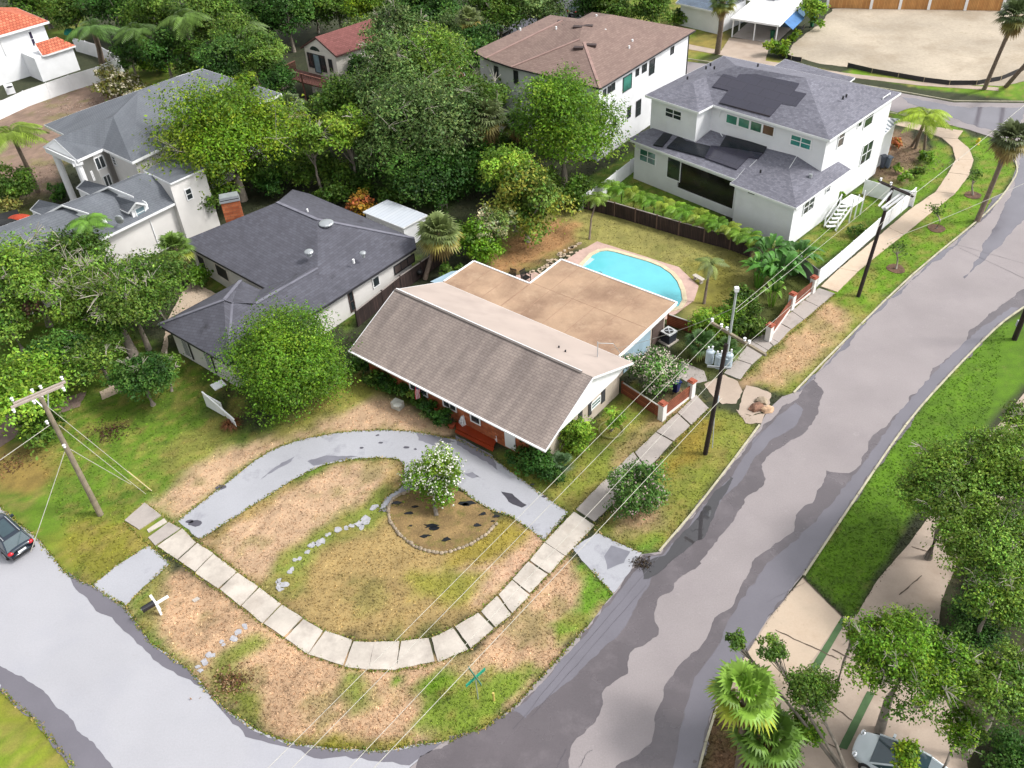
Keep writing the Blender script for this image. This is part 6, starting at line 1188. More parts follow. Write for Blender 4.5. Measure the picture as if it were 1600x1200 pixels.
root = thing('utility_pole', 'black utility pole with transformers and a pale upper mast beside the sidewalk', 'utility pole', pb); pm_ = P(1140, 533, 9.2); pm_ = pb.lerp(pt, .70)
MB().tube([pb, pm_], [.16, .13], 12).build('pole', WOODD, root); MB().tube([pm_-Vector((-.14, 0, .6)), pt], [.08, .07], 8).build('mast', mat('pale_mast', S(200, 208, 206), .5), root); MB().box(pt, .24, .24, .26).build('mast_cap', TRIM, root)
a, b = P(1110, 503, 10.2), P(1197, 556, 9.2); b.z = 10.0; b = P(1197, 555, 9.6); a = P(1110, 503, 9.9); arm(root, a, b, WOODG, .15)
for t in (.03, .2, .3, .62, .7): insul(root, a.lerp(b, t)+Vector((0, 0, .06)))
tc_ = pb.lerp(pt, .52)
for i, (x, y) in enumerate(((1108, 566), (1122, 573), (1137, 571))):
    c = P(x, y, 6.6); t_ = MB().cyl(c, .26, .85, 14).dome(c+Vector((0, 0, .85)), .27, .27, .12, 14, 3).build('transformer', TRANSF, root, smooth=False); MB().tube([c+Vector((.1, 0, .9)), c+Vector((.12, 0, 1.25))], [.04, .06], 8).tube([c+Vector((-.1, .05, .9)), c+Vector((-.12, .05, 1.2))], [.04, .06], 8).build('bushing', PORC, t_)
MB().bar(P(1105, 572, 6.9), P(1142, 575, 6.9), .1, .12).build('transformer_bracket', GALV, root)
mb = MB().tube([P(1112, 560, 7.9), P(1118, 549, 8.3), P(1122, 556, 8.0), P(1130, 560, 7.9), P(1137, 562, 7.8)], .035, 6); mb.build('cable_loop', TRANSF, root)
MB().cyl(P(1119, 628, 3.0), .16, .5, 12).build('meter_box', TRANSF, root); MB().tube([P(1126, 580, 6.4), P(1117, 640, 2.6), P(1113, 700, .2)], .03).build('conduit', GALV, root)
pb, pt = P(1341, 463), P(1395, 292, 9.2)
root = thing('utility_pole', 'dark utility pole with a black crossarm beside the white vinyl fence', 'utility pole', pb); MB().tube([pb, pt], [.16, .12], 12).build('pole', WOODD, root)
a, b = P(1373, 283, 9.3), P(1426, 306, 9.1)
for o_ in (Vector((0, .15, 0)), Vector((0, -.15, 0))): arm(root, a+o_, b+o_, WOODD, .1)
for t in (.05, .35, .95): insul(root, a.lerp(b, t)+Vector((0, 0, .06)))
for p0, p1 in (((1373, 322), (1394, 298)), ((1378, 325), (1407, 303)), ((1384, 326), (1412, 306))): arm(root, P(*p0, 8.2), P(*p1, 9.0), TRIM, .12, 'fuse_holder')
MB().box(P(1384, 325, 8.1), .35, .3, .25).build('pole_bracket', GALV, root)
pb = P(1585, 530); root = thing('utility_pole', 'dark pole stub at the right edge beyond the street', 'utility pole', pb); MB().tube([pb, P(1640, 395, 8)], [.2, .15], 12).build('pole', WOODD, root); MB().box(P(1592, 505, 1.2), .3, .2, .5).build('meter_box', GALV, root)
def wire(label, a, b, sag=.25, r_=.012, n=14, name='power_line'):
    pts = [a.lerp(b, i/n)-Vector((0, 0, sag*4*(i/n)*(1-i/n))) for i in range(n+1)]; return tag(MB().tube(pts, r_, 5).build(name, WIREM, None), label, 'wire', 'overhead wires')
ca, cb_ = P(1110, 503, 9.9), P(1197, 555, 9.6)
wire('overhead wire, leftmost of the four over the front lawn', P(1112, 503, 10.2), P(150, 1468, 9), .1); wire('overhead wire, second from the left over the front lawn', P(1129, 512, 10.2), P(190, 1470, 9), .1)
wire('overhead wire, third from the left over the front lawn', P(1168, 536, 10), P(300, 1460, 9), .1); wire('overhead wire, rightmost of the four, thinner than the rest', P(1128, 622, 6.8), P(380, 1415, 6), .1, .015)
wire('upper wire from the transformer pole to the fence side pole', P(1149, 483, 11), P(1375, 285, 9.6), .2); wire('middle wire from the transformer pole to the fence side pole', P(1150, 488, 10.8), P(1394, 292, 9.6), .2); wire('lower wire between the transformer pole and the fence side pole', P(1168, 536, 10), P(1424, 304, 9.5), .3)
wire('service wire from the transformer pole to the brick house mast', P(1145, 482, 11), P(955, 546, 5.0), .3); wire('wire running on from the fence side pole past the right edge', P(1388, 375, 5.5), P(1640, 268, 8), .2, .015)
wire('overhead wire over the carport street', P(1426, 305, 9.3), P(1640, 130, 9.2), .2, .018)
gw = lambda l, a, b: wire(l, a, b, .02, .02, 4, 'guy_wire')
gw('guy wire with the yellow guard on the left lawn', P(73, 634, 9.2), P(237, 767, .05)); gw('middle guy wire of the left pole', P(92, 664, 7.8), P(228, 772, .05)); gw('lower guy wire of the left pole', P(110, 702, 6.2), P(205, 757, .8))
gw('wire from the left pole down to the dark hatchback corner', P(101, 706, 6.5), P(48, 862, 2.0)); gw('wire from the left pole running off the left edge', P(78, 664, 7.9), P(-60, 760, 7))
tag(MB().tube([P(199, 736, 1.6), P(237, 767, .0)], .045, 6).build('guy_guard', YEL), 'yellow plastic guard on the guy wire end', 'guy guard')

# ------------------------------------------------------------------ fences
def fence(label, px, h, m, step=2.4, pm_=None, name='fence', posts=True, pw=.12, rail=False, th=.05, z0=0, cap=None, cat='fence', group=None):
    pts = [P(*q) for q in px]; root = thing(name, label, cat, pts[0], group)
    for a, b in zip(pts, pts[1:]):
        d = b-a; k = max(1, round(d.length/step)); n = Vector((-d.y, d.x, 0)).normalized()
        MB().prism([a+n*th/2, b+n*th/2, b-n*th/2, a-n*th/2], z0, h).build('panel', m, root)
        if rail:
            for z in (.3, h-.25): MB().bar(a-n*.06+Vector((0, 0, z)), b-n*.06+Vector((0, 0, z)), .05, .1).build('rail', pm_ or m, root)
        if cap: MB().bar(a+Vector((0, 0, h)), b+Vector((0, 0, h)), .1, .05).build('cap_rail', cap, root)
        if posts:
            for i in range(k+1):
                if i == 0 and a is not pts[0]: continue
                p = a.lerp(b, i/k); MB().box(p+Vector((0, 0, h/2+.04)), pw, pw, h+.08, math.atan2(d.y, d.x)).build('post', pm_ or m, root)
    return root
fence('dark weathered board fence below the golden palms', [(880, 318), (960, 338), (1060, 368), (1140, 390), (1172, 402)], 1.4, WOODF, 2.5, mat('fence_post_wood', S(112, 90, 80), .9), cap=mat('pale_rail', S(170, 160, 155), .8))  # cap rail in a paler tone than the boards
fence('weathered board fence between the two houses', [(560, 510), (600, 478), (628, 455), (690, 412)], 1.5, WOODF, 2.4, WOODF, cap=mat('pale_rail', (0, 0, 0)))
fence('white vinyl fence along the curving sidewalk', [(1276, 447), (1310, 418), (1347, 385), (1388, 349), (1425, 317)], 1.5, WHITE, 2.2, TRIM, cap=TRIM)
fence('white vinyl fence from the stair to the sidewalk corner', [(1348, 303), (1385, 314), (1425, 323)], 1.5, WHITE, 2.2, TRIM)
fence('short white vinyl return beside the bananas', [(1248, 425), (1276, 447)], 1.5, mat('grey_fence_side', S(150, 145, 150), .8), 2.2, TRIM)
fence('white vinyl fence between the two tall white houses', [(905, 330), (940, 308), (985, 272), (1010, 252)], 1.5, WHITE, 2.4, WHITE)
fence('white garden wall in front of the tile roofed house', [(-60, 215), (45, 166), (115, 141), (158, 128), (194, 112)], 1.9, WHITE, 3, WHITE, cap=TRIM)
fence('white garden wall side run by the palm', [(194, 112), (160, 92), (120, 80)], 1.9, WHITE, 3, WHITE)
fence('orange pine board fence along the far sand lot', [(1292, 12), (1360, 14), (1450, 15), (1565, 17)], 2.0, WOODO, 4, TRIM, pw=.35)
fence('black silt fence along the street side of the sand lot', [(1324, 105), (1362, 114), (1403, 121), (1443, 128), (1483, 133), (1525, 133), (1563, 126), (1600, 110)], .55, SILT, 4.5, mat('stake_wood', S(190, 175, 150), .8), pw=.06, name='silt_fence', th=.02)
fence('black silt fence on the carport side of the sand lot', [(1256, 44), (1236, 66), (1222, 87), (1236, 94), (1252, 96)], .5, SILT, 6, mat('stake_wood', (0, 0, 0)), pw=.06, name='silt_fence', th=.02)
# red slatted fence with white pillars
def slat_fence(label, px, h=1.15, base=True):
    pts = [P(*q) for q in px]; root = thing('slatted_fence', label, 'fence', pts[0]); CAP = mat('terracotta_cap', S(176, 96, 72), .8)
    for a, b in zip(pts, pts[1:]):
        d = (b-a).normalized(); n = Vector((-d.y, d.x, 0))
        MB().prism([a+n*.03, b+n*.03, b-n*.03, a-n*.03], .2 if base else .05, h).build('slat_panel', WOODR, root)
        if base: MB().prism([a+n*.08, b+n*.08, b-n*.08, a-n*.08], 0, .2).build('plinth', OFFW, root)
    for p in pts:
        MB().box(p+Vector((0, 0, .72)), .42, .42, 1.45, math.atan2(d.y, d.x)).build('pillar', OFFW, root); MB().box(p+Vector((0, 0, 1.47)), .54, .54, .08, math.atan2(d.y, d.x)).box(p+Vector((0, 0, 1.55)), .36, .36, .1, math.atan2(d.y, d.x)).build('pillar_cap', CAP, root)
    return root
slat_fence('red slatted fence with white capped pillars under the white crepe myrtle', [(1034, 655), (1079, 620)])
slat_fence('red slatted fence with three white pillars below the bananas', [(1200, 532), (1235, 483), (1268, 457)])
root = fence('red horizontal board fence joining the gable wall to the white pillar', [(972, 614), (1030, 652)], 1.0, WOODR, 3, WOODR, name='board_fence', cap=mat('white_cap', S(200, 196, 190), .7))
root = fence('low red board fence behind the air conditioner', [(1043, 507), (1080, 520), (1092, 531)], 1.0, WOODR, 3, WOODR, name='board_fence', cap=mat('white_cap', (0, 0, 0)))

# ------------------------------------------------------------------ pool
pd_ = W([(883, 408), (900, 396), (933, 378), (1060, 418), (1092, 448), (1084, 470), (1058, 490), (1040, 500), (960, 470)])
struct(MB().prism(rough(pd_, .6, .03, 9), 0, .06).build('pool_deck', POOLD))
pool_px = [(905, 425), (911, 416), (926, 400), (937, 394.5), (948, 393), (960, 395), (1012, 410), (1032, 418), (1048, 429), (1058, 441), (1064, 456), (1066, 470), (1060, 480), (1040, 486)]
pw_ = W(pool_px); root = thing('swimming_pool', 'turquoise swimming pool with a cream coping behind the flat roof', 'pool', P(985, 440))
cop = inset(pw_, -.38); n = len(pw_); mb = MB(); mb.add([Vector((p.x, p.y, .13)) for p in pw_]+[Vector((p.x, p.y, .13)) for p in cop], [(i, (i+1) % n, n+(i+1) % n, n+i) for i in range(n)])
mb.add([Vector((p.x, p.y, .13)) for p in pw_]+[Vector((p.x, p.y, .03)) for p in pw_]+[Vector((p.x, p.y, .13)) for p in cop]+[Vector((p.x, p.y, .03)) for p in cop], [(i, (i+1) % n, n+(i+1) % n, n+i) for i in range(n)]+[(2*n+i, 2*n+(i+1) % n, 3*n+(i+1) % n, 3*n+i) for i in range(n)])
mb.build('coping', mat('cream_coping', S(226, 212, 180), .8), root); MB().poly([Vector((p.x, p.y, .075)) for p in inset(pw_, .01)]).build('water', WATER, root)
MB().box(P(920, 408, .08), 1.1, .5, .02, .9).box(P(915, 412, .085), .9, .35, .02, .9).build('pool_step', mat('pool_step_white', S(190, 226, 228), .5), root)
MB().tube([P(938, 424, .1), P(938, 424, .75), P(940, 426, .8), P(942, 427, .1)], .03).build('handrail', GALV, root)
# loose pavers from the house to the pool deck
pv = MB(); r = random.Random(8)
for k in range(46):
    t = r.random(); x = 835+t*75+r.uniform(-9, 9); y = 428-t*46+r.uniform(-7, 7); c = P(x, y); a = r.uniform(0, 3)
    pv.box(c+Vector((0, 0, .02)), .35, .22, .06, a)
struct(pv.build('loose_pavers', mat('paver_pink', S(206, 184, 160), .85, .2, 2)))
struct(MB().prism(rough(W([(800, 432), (835, 425), (850, 432), (842, 445), (815, 448), (795, 440)]), .4, .03, 2), 0, .03).build('patio', POOLD))

# ------------------------------------------------------------------ island bed with stones
bed = crv([(645, 765), (618, 775), (606, 795), (612, 820), (635, 845), (660, 860), (695, 864), (730, 852), (760, 835), (778, 815), (768, 800), (745, 785), (722, 770), (700, 758), (670, 752)], 4, True)
sheet('planting_bed', W(bed), .02, DIRTB, .05, .3, 70)
line = W(crv([(640, 768), (618, 777), (607, 795), (611, 818), (630, 840), (655, 857), (690, 864), (725, 855), (757, 837), (777, 817)], 6)); Ls = [0]
for a, b in zip(line, line[1:]): Ls.append(Ls[-1]+(b-a).length)
r = random.Random(3); ns = 44; j = 0
def stone_mesh(i):
    rr = random.Random(i); mb = MB().dome((0, 0, .03), .15, .11, .12, 8, 4); mb.v = [(v[0]*rr.uniform(.85, 1.15), v[1]*rr.uniform(.85, 1.15), v[2]*rr.uniform(.85, 1.1)) for v in mb.v]
    me = bpy.data.meshes.new('edging_stone'); me.from_pydata(mb.v, [], mb.f); me.materials.append(STONE); return me
sm = [stone_mesh(i) for i in range(5)]
for i in range(ns):
    s = Ls[-1]*(i+.5)/ns
    while Ls[j+1] < s: j += 1
    p = line[j].lerp(line[j+1], (s-Ls[j])/(Ls[j+1]-Ls[j])); d = line[j+1]-line[j]
    o = bpy.data.objects.new('edging_stone', sm[i % 5]); C.objects.link(o); o.location = p+Vector((r.uniform(-.03, .03), r.uniform(-.03, .03), 0)); o.rotation_euler = (0, 0, math.atan2(d.y, d.x)+r.uniform(-.2, .2)); o.scale = [r.uniform(.85, 1.2)]*3
    tag(o, 'tan edging stone in the row around the island bed', 'stone', 'stones edging the island bed')
for i, (x, y, s) in enumerate([(618, 786, .35), (733, 786, .5), (727, 789, .25), (755, 803, .3), (775, 807, .25), (640, 802, .25), (648, 792, .2), (672, 822, .4), (680, 826, .35), (664, 838, .3), (746, 821, .25), (697, 843, .3), (642, 822, .15), (770, 815, .12)]):
    c = P(x, y); pts = [c+Vector((math.cos(a)*s*r.uniform(.4, 1.5), math.sin(a)*s*.55*r.uniform(.4, 1.2), 0)) for a in np.linspace(0, 5.8, 10)]
    tag(MB().prism(pts, .02, .05).build('landscape_fabric', TARM), 'torn scrap of black landscape fabric on the island bed', 'fabric scrap', 'torn fabric scraps on the bed')

# ------------------------------------------------------------------ cars
def car(label, pos, ang, L=4.5, Wd=1.82, Hh=1.6, paint=None, kind='suv', detail=True, name='parked_car'):
    root = thing(name, label, 'car', (0, 0, 0)); paint = paint or CARD; hb = .98 if kind == 'suv' else .88
    S_ = ([(-.5, .80, .45, .86), (-.485, .92, .32, .98), (-.40, 1, .28, 1.0), (-.2, 1, .26, 1.0), (.1, 1, .26, .98), (.27, 1, .28, .94), (.38, .97, .3, .84), (.46, .86, .34, .72), (.5, .66, .42, .6)] if kind == 'suv' else
          [(-.5, .70, .45, .80), (-.47, .88, .32, .9), (-.38, .98, .28, .92), (-.2, 1, .26, .9), (.1, 1, .26, .88), (.26, .99, .28, .84), (.38, .95, .3, .76), (.46, .82, .34, .66), (.5, .55, .42, .55)])
    vs, fs = [], []; prof = [(-.86, 0), (-1, .18), (-1, .62), (-.95, .86), (-.84, 1), (-.4, 1.03), (0, 1.04), (.4, 1.03), (.84, 1), (.95, .86), (1, .62), (1, .18), (.86, 0)]; m_ = len(prof)
    for x, w, z0, z1 in S_:
        for a, b in prof: vs.append((x*L, a*w*Wd/2, z0+(z1-z0)*b))
    for i in range(len(S_)-1):
        for k in range(m_-1): a = i*m_+k; fs.append((a, a+1, a+m_+1, a+m_))
        fs.append((i*m_+m_-1, i*m_, (i+1)*m_, (i+1)*m_+m_-1))
    fs += [tuple(range(m_)), tuple((len(S_)-1)*m_+k for k in range(m_))]
    o = mesh_obj('body', vs, fs, paint, root, True, False); md = o.modifiers.new('s', 'SUBSURF'); md.levels = md.render_levels = 1
    # glasshouse
    if kind == 'suv': G0 = (-.46, .24); G1 = (-.36, .08); tz = Hh
    else: G0 = (-.42, .30); G1 = (-.2, .06); tz = Hh
    def rect(x0, x1, w, z, n=5):
        pts = []; c = .16
        for sx, x, sy in ((1, x1, -1), (1, x1, 1), (-1, x0, 1), (-1, x0, -1)): pts.append((x*L, sy*w*Wd/2, z))
        return pts
    b = rect(G0[0], G0[1], .90, hb-.04); t = rect(G1[0], G1[1], .70, tz-.03)
    mbg = MB().add(b+t, [(0, 1, 5, 4), (1, 2, 6, 5), (2, 3, 7, 6), (3, 0, 4, 7), (4, 5, 6, 7)]); mbg.build('window_glass', CGLASS, root, uv=False)
    rf_ = MB(); tt = rect(G1[0]-.01, G1[1]+.01, .73, tz-.02)
    tv = [Vector(p) for p in tt]; cen = Vector((L*(G1[0]+G1[1])/2, 0, tz+.04))
    rf_.prism([v for v in tt], tz-.045, tz); o = rf_.build('roof', paint if kind == 'suv' else CGLASS, root); 
    if kind != 'suv':
        for s in (1, -1): MB().bar((G1[0]*L, s*.71*Wd/2, tz), (G1[1]*L, s*.71*Wd/2, tz), .09, .06).build('roof_rail', paint, root)
    pl = MB()
    for i in range(4): pl.tube([Vector(b[i]), Vector(t[i])], .05, 6)
    for s in (1, -1):
        for f in (.36, .66):
            xa = G0[0]+(G0[1]-G0[0])*f; xb = G1[0]+(G1[1]-G1[0])*f; pl.tube([Vector((xa*L, s*.905*Wd/2, hb-.03)), Vector((xb*L, s*.71*Wd/2, tz-.03))], .035, 5)
    pl.build('pillar', paint, root, kind='stuff')
    for sx in (-.31, .31):
        for s in (1, -1):
            c = Vector((sx*L, s*(Wd/2-.1), .33)); wl = MB().tube([c-Vector((0, .11, 0)), c+Vector((0, .11, 0))], .335, 18).build('wheel', TYRE, root); MB().tube([c+Vector((0, s*.1, 0)), c+Vector((0, s*.125, 0))], .2, 12).build('rim', GALV, wl)
    if kind == 'suv' and detail:
        for s in (1, -1): MB().bar((-.37*L, s*.60*Wd/2, tz+.06), (.06*L, s*.60*Wd/2, tz+.06), .05, .05).build('roof_rail', CHROME, root)
        MB().poly([(-.30*L, -.45*Wd/2, tz+.008), (.05*L, -.45*Wd/2, tz+.008), (.05*L, .45*Wd/2, tz+.008), (-.30*L, .45*Wd/2, tz+.008)]).build('sunroof', CGLASS, root)
    for s in (1, -1):
        MB().dome((-.475*L, s*.36*Wd, .82), .16, .2, .13, 10, 6, True).build('taillight', RED, root, smooth=True)
        MB().dome((.455*L, s*.34*Wd, .62), .14, .2, .09, 10, 6, True).build('headlight', CHROME, root, smooth=True)
        MB().box((.17*L, s*(Wd/2+.08), 1.0), .12, .2, .14).build('mirror', paint, root)
    MB().box((-.497*L, 0, .68), .03, .5, .14).build('number_plate', TRIM, root); MB().bar((-.492*L, -.32*Wd, .86), (-.492*L, .32*Wd, .86), .05, .05).build('tailgate_trim', CHROME, root); MB().box((-.5*L, 0, .44), .1, Wd*.8, .14).build('bumper', BLACK, root)
    root.location = pos; root.rotation_euler = (0, 0, ang); return root
ra, rb = P(20, 893, .3), P(66, 868, .3); d = (rb-ra).normalized()   # rear edge of the dark car
fwd = Vector((-d.y, d.x, 0)); fwd = fwd if fwd.x < 0 else -fwd
fdir = (P(0, 800)-P(60, 855)).normalized(); fwd = (P(-60, 742)-P(60, 852)).normalized()
cc_ = P(38, 868, .3); cc_.z = 0
car('charcoal compact car seen from behind on the left street', cc_+fwd*2.05+Vector((-.1, .2, 0)), math.atan2(fwd.y, fwd.x), 4.3, 1.75, 1.58, CARD)
wf_ = (P(1335, 1145)-P(1450, 1205)).normalized(); wc = P(1412, 1194, .8); wc.z = 0
car('white car with a glass roof under the bottom right oaks', wc, math.atan2(wf_.y, wf_.x), 4.5, 1.85, 1.45, CARW, 'sedan')
dk_ = (P(850, 10)-P(775, 55)).normalized()
car('black car on the dark street behind the brown roof', P(782, 58), math.atan2(dk_.y, dk_.x), 4.6, 1.8, 1.5, CARB, 'suv', False)
car('second dark car farther up the dark street', P(905, 20), math.atan2(dk_.y, dk_.x), 4.6, 1.8, 1.5, CARB, 'suv', False)

# ------------------------------------------------------------------ small things
def box_thing(name, label, cat, p, sx, sy, sz, m, rz=0, group=None): 
    return tag(MB().box(p+Vector((0, 0, sz/2)), sx, sy, sz, rz).build(name, m), label, cat, group)
# mailbox
p = P(252, 960); root = thing('mailbox', 'black mailbox on a white post with side arms by the left street', 'mailbox', p); ax = (P(262, 958)-P(243, 930)).normalized(); ax.z = 0; ang = math.atan2(ax.y, ax.x); bx_ = Vector((-ax.y, ax.x, 0)); bx_ = bx_ if bx_.x < 0 else -bx_
MB().box(p+Vector((0, 0, .6)), .13, .13, 1.2, ang).build('post', TRIM, root); MB().bar(p+Vector((0, 0, 1.02))-ax*.75, p+Vector((0, 0, 1.02))+ax*.55, .14, .12).bar(p+Vector((0, 0, 1.02))-bx_*.75, p+Vector((0, 0, 1.02))+bx_*.1, .12, .12).build('arm', TRIM, root)
c = p+bx_*.42+Vector((0, 0, 1.2)); mb = MB(); 
q_ = [c+bx_*s*.36+ax*math.cos(t)*.16+Vector((0, 0, math.sin(t)*.14)) for s in (-1, 1) for t in np.linspace(0, math.pi, 8)]; q_ += [c+bx_*s*.36+ax*e*.16+Vector((0, 0, -.15)) for s in (-1, 1) for e in (1, -1)]
mb.add(q_, [(i, i+1, i+9, i+8) for i in range(7)]+[tuple(range(8))+(17, 16), tuple(range(8, 16))+(19, 18), (16, 17, 19, 18), (0, 16, 18, 8), (7, 17, 19, 15)]); mb.build('letterbox', mat('black_enamel', (.02, .02, .025), .25), root)
MB().box(c+bx_*.38+Vector((0, 0, .0)), .05, .05, .05).build('latch', CHROME, root)
tag(MB().prism([P(*q) for q in ((300, 938), (309, 933), (313, 936), (304, 942))], 0, .05).build('drain_cover', CONC), 'small concrete valve cover in the dry grass', 'cover')
# street name sign
p = P(747, 1092); root = thing('street_sign', 'pair of crossed green street name blades on a thin post at the corner', 'street sign', p); MB().tube([p, p+Vector((0, 0, 2.1))], .035).build('post', GALV, root)
a, b = P(728, 1072, 2.15), P(758, 1045, 2.15); MB().bar(a, b, .05, .2).build('sign_blade', SIGNG, root); a, b = P(732, 1043, 2.4), P(752, 1070, 2.4); MB().bar(a, b, .04, .18).build('sign_blade', mat('faded_sign_green', S(90, 140, 120), .5), root)
tag(MB().cyl(P(772, 1095), .06, .75, 8).build('marker_post', YEL), 'short cream marker post right of the street sign', 'marker post')
# rocks by the side driveway
root = thing('rock_pile', 'broken tan boulders at the end of the side driveway', 'rocks', P(1188, 640)); r = random.Random(4)
for x, y, s, m_ in ((1182, 638, .45, mat('brown_rock', S(150, 112, 92), .9, .3, 3)), (1190, 628, .4, STONE), (1198, 642, .4, mat('tan_rock', S(222, 184, 150), .9, .2, 3)), (1176, 640, .25, mat('brown_rock', (0, 0, 0)))):
    mb = MB().dome(P(x, y)+Vector((0, 0, .05)), s*1.2, s, s*.8, 6, 3); mb.v = [(v[0]+r.uniform(-.08, .08), v[1]+r.uniform(-.08, .08), v[2]+r.uniform(-.04, .06)) for v in mb.v]; mb.build('rock', m_, root)
# AC unit
p = P(1044, 533); root = thing('air_conditioner', 'air conditioning unit with a round fan beside the flat roofed wall', 'air conditioner', p); MB().box(p+Vector((0, 0, .05)), 1.2, 1.1, .1, .7).build('pad', CONC, root); MB().box(p+Vector((0, 0, .5)), .85, .85, .8, .7).build('casing', mat('dark_grille', S(50, 54, 66), .5), root)
MB().box(p+Vector((0, 0, .94)), .92, .92, .08, .7).build('top', mat('ac_top', S(205, 208, 210), .5), root); MB().cyl(p+Vector((0, 0, .985)), .34, .02, 20).build('fan_guard', BLACK, root); MB().bar(p+Vector((-.3, 0, 1.02)), p+Vector((.3, 0, 1.02)), .1, .01).bar(p+Vector((0, -.3, 1.03)), p+Vector((0, .3, 1.03)), .1, .01).build('fan_blade', GALV, root)
# chairs
def chair(label, p, rz, m, s=1.0, cat='chair', name='patio_chair'):
    root = thing(name, label, cat, (0, 0, 0)); q = lambda x, y, z: Vector((x*s, y*s, z*s))
    MB().box(q(0, 0, .42), .6*s, .55*s, .05*s).build('seat', m, root); bk = MB()
    for k in range(6): bk.bar(q(-.28+.11*k, -.28, .45), q(-.28+.11*k, -.42, 1.0), .07*s, .025*s)
    bk.bar(q(-.3, -.42, 1.0), q(.3, -.42, 1.0), .06*s, .06*s); bk.build('backrest', m, root)
    for sx in (-1, 1):
        MB().bar(q(sx*.31, -.3, .66), q(sx*.33, .3, .66), .08*s, .03*s).build('armrest', m, root)
        for y in (-.27, .27): MB().bar(q(sx*.28, y, 0), q(sx*.29, y, .65), .05*s, .05*s).build('leg', m, root)
    root.location = p; root.rotation_euler = (0, 0, rz); return root
chair('dark wicker patio chair, the left one behind the flat roof', P(799, 440), 2.6, BLACK); chair('dark patio chair, the right one in the corner of the flat roof', P(822, 440), -2.4, BLACK)
chair('weathered grey garden chair behind the fan palm', P(692, 325), 2.2, mat('driftwood', S(170, 160, 155), .9), 1.1, name='garden_chair')
# bench
p = P(1091, 440); root = thing('garden_bench', 'small white concrete bench at the pool end', 'bench', p); MB().box(p+Vector((0, 0, .42)), 1.1, .38, .08, -1.0).build('seat', CONC, root)
for s in (-.35, .35): MB().box(p+Vector((math.cos(-1)*s, math.sin(-1)*s, .2)), .12, .32, .38, -1.0).build('leg', CONC, root)
# bins and boxes
def bin_(label, p, m, h=1.05, group=None):
    root = thing('wheelie_bin', label, 'bin', p, group); MB().tube([p+Vector((0, 0, .05)), p+Vector((0, 0, h-.1))], [.24, .32], 4).build('body', m, root); MB().box(p+Vector((0, 0, h-.05)), .56, .6, .08, .3).build('lid', m, root)
    for s in (-1, 1): MB().tube([p+Vector((s*.22, -.25, .1)), p+Vector((s*.28, -.25, .1))], .1, 10).build('wheel', BLACK, root)
bin_('green bin beside the pale wing wall', P(302, 365), GREENP, 1.15); bin_('blue bin behind the green one', P(307, 352), BLUEP); bin_('dark blue bin near the chimney', P(320, 352), mat('navy_plastic', S(30, 44, 80), .4)); bin_('blue recycling bin inside the slatted fence', P(1056, 612), BLUEP)
bin_('green bin at the edge of the sand lot', P(1268, 42), GREENP, 1.3); bin_('green bin inside the carport', P(1206, 60), GREENP); bin_('grey bin at the corner of the solar house', P(1378, 262), mat('dark_grey_plastic', S(84, 90, 104), .5), 1.3); bin_('blue grey bin right of the grey one', P(1386, 262), mat('bluegrey_plastic', S(110, 122, 138), .5), 1.2)
tag(MB().box(P(305, 335, 1.5), 1.5, .9, .85, .3).build('cardboard_box', CARDB), 'large cardboard box stacked on the bins', 'box'); box_thing('plastic_crate', 'teal crate behind the cardboard box', 'crate', P(323, 330), .9, .7, 1.2, mat('teal_plastic', S(70, 110, 110), .5))
# meter box, pot, statues, flag, ring
tag(MB().box(P(621, 632, .3), .75, .6, .55, -.6).dome(P(621, 632, .57), .38, .3, .12, 8, 3).build('utility_box', mat('offwhite_plastic', S(205, 205, 195), .5)), 'small white utility box on the grass before the brick bed', 'utility box')
root = thing('flower_pot', 'terracotta pot with a dark dracaena beside the porch', 'plant pot', P(706, 668)); MB().tube([P(706, 668), P(706, 668)+Vector((0, 0, .4))], [.18, .3], 14).build('pot', TERRA, root)
vs, fs, cs = [], [], []
for i in range(26):
    az = i*2.4; d = np.array([math.cos(az), math.sin(az), 0]); o_ = np.array(P(706, 668))+np.array([0, 0, .4]); strip(vs, fs, cs, o_, o_+d*.2+np.array([0, 0, .3]), o_+d*.45+np.array([0, 0, .25]), .04, .05, np.array((.05, .06, .03)))
mesh_lists('plant', vs, fs, cs, FROND, root)
def lion(label, p, rz):
    root = thing('lion_statue', label, 'statue', (0, 0, 0)); MB().box((0, 0, .1), .34, .5, .2).build('plinth', WHITE, root)
    mb = MB().dome((0, -.08, .38), .13, .17, .2, 10, 6, True).dome((0, .08, .5), .11, .11, .2, 10, 6, True).dome((0, .12, .74), .15, .14, .15, 10, 6, True).dome((0, .25, .7), .07, .08, .06, 8, 5, True)
    for s in (-1, 1): mb.tube([(s*.08, .2, .2), (s*.08, .16, .52)], [.05, .06], 8); mb.dome((s*.13, -.12, .28), .07, .14, .1, 8, 5, True); mb.dome((s*.09, .1, .88), .035, .03, .04, 6, 4, True)
    mb.build('lion', WHITE, root, smooth=True); root.location = p; root.rotation_euler = (0, 0, rz)
lion('white seated lion statue left of the porch', P(723, 663, .1), 3.7); lion('white seated lion statue right of the porch', P(776, 686, .1), 3.7)
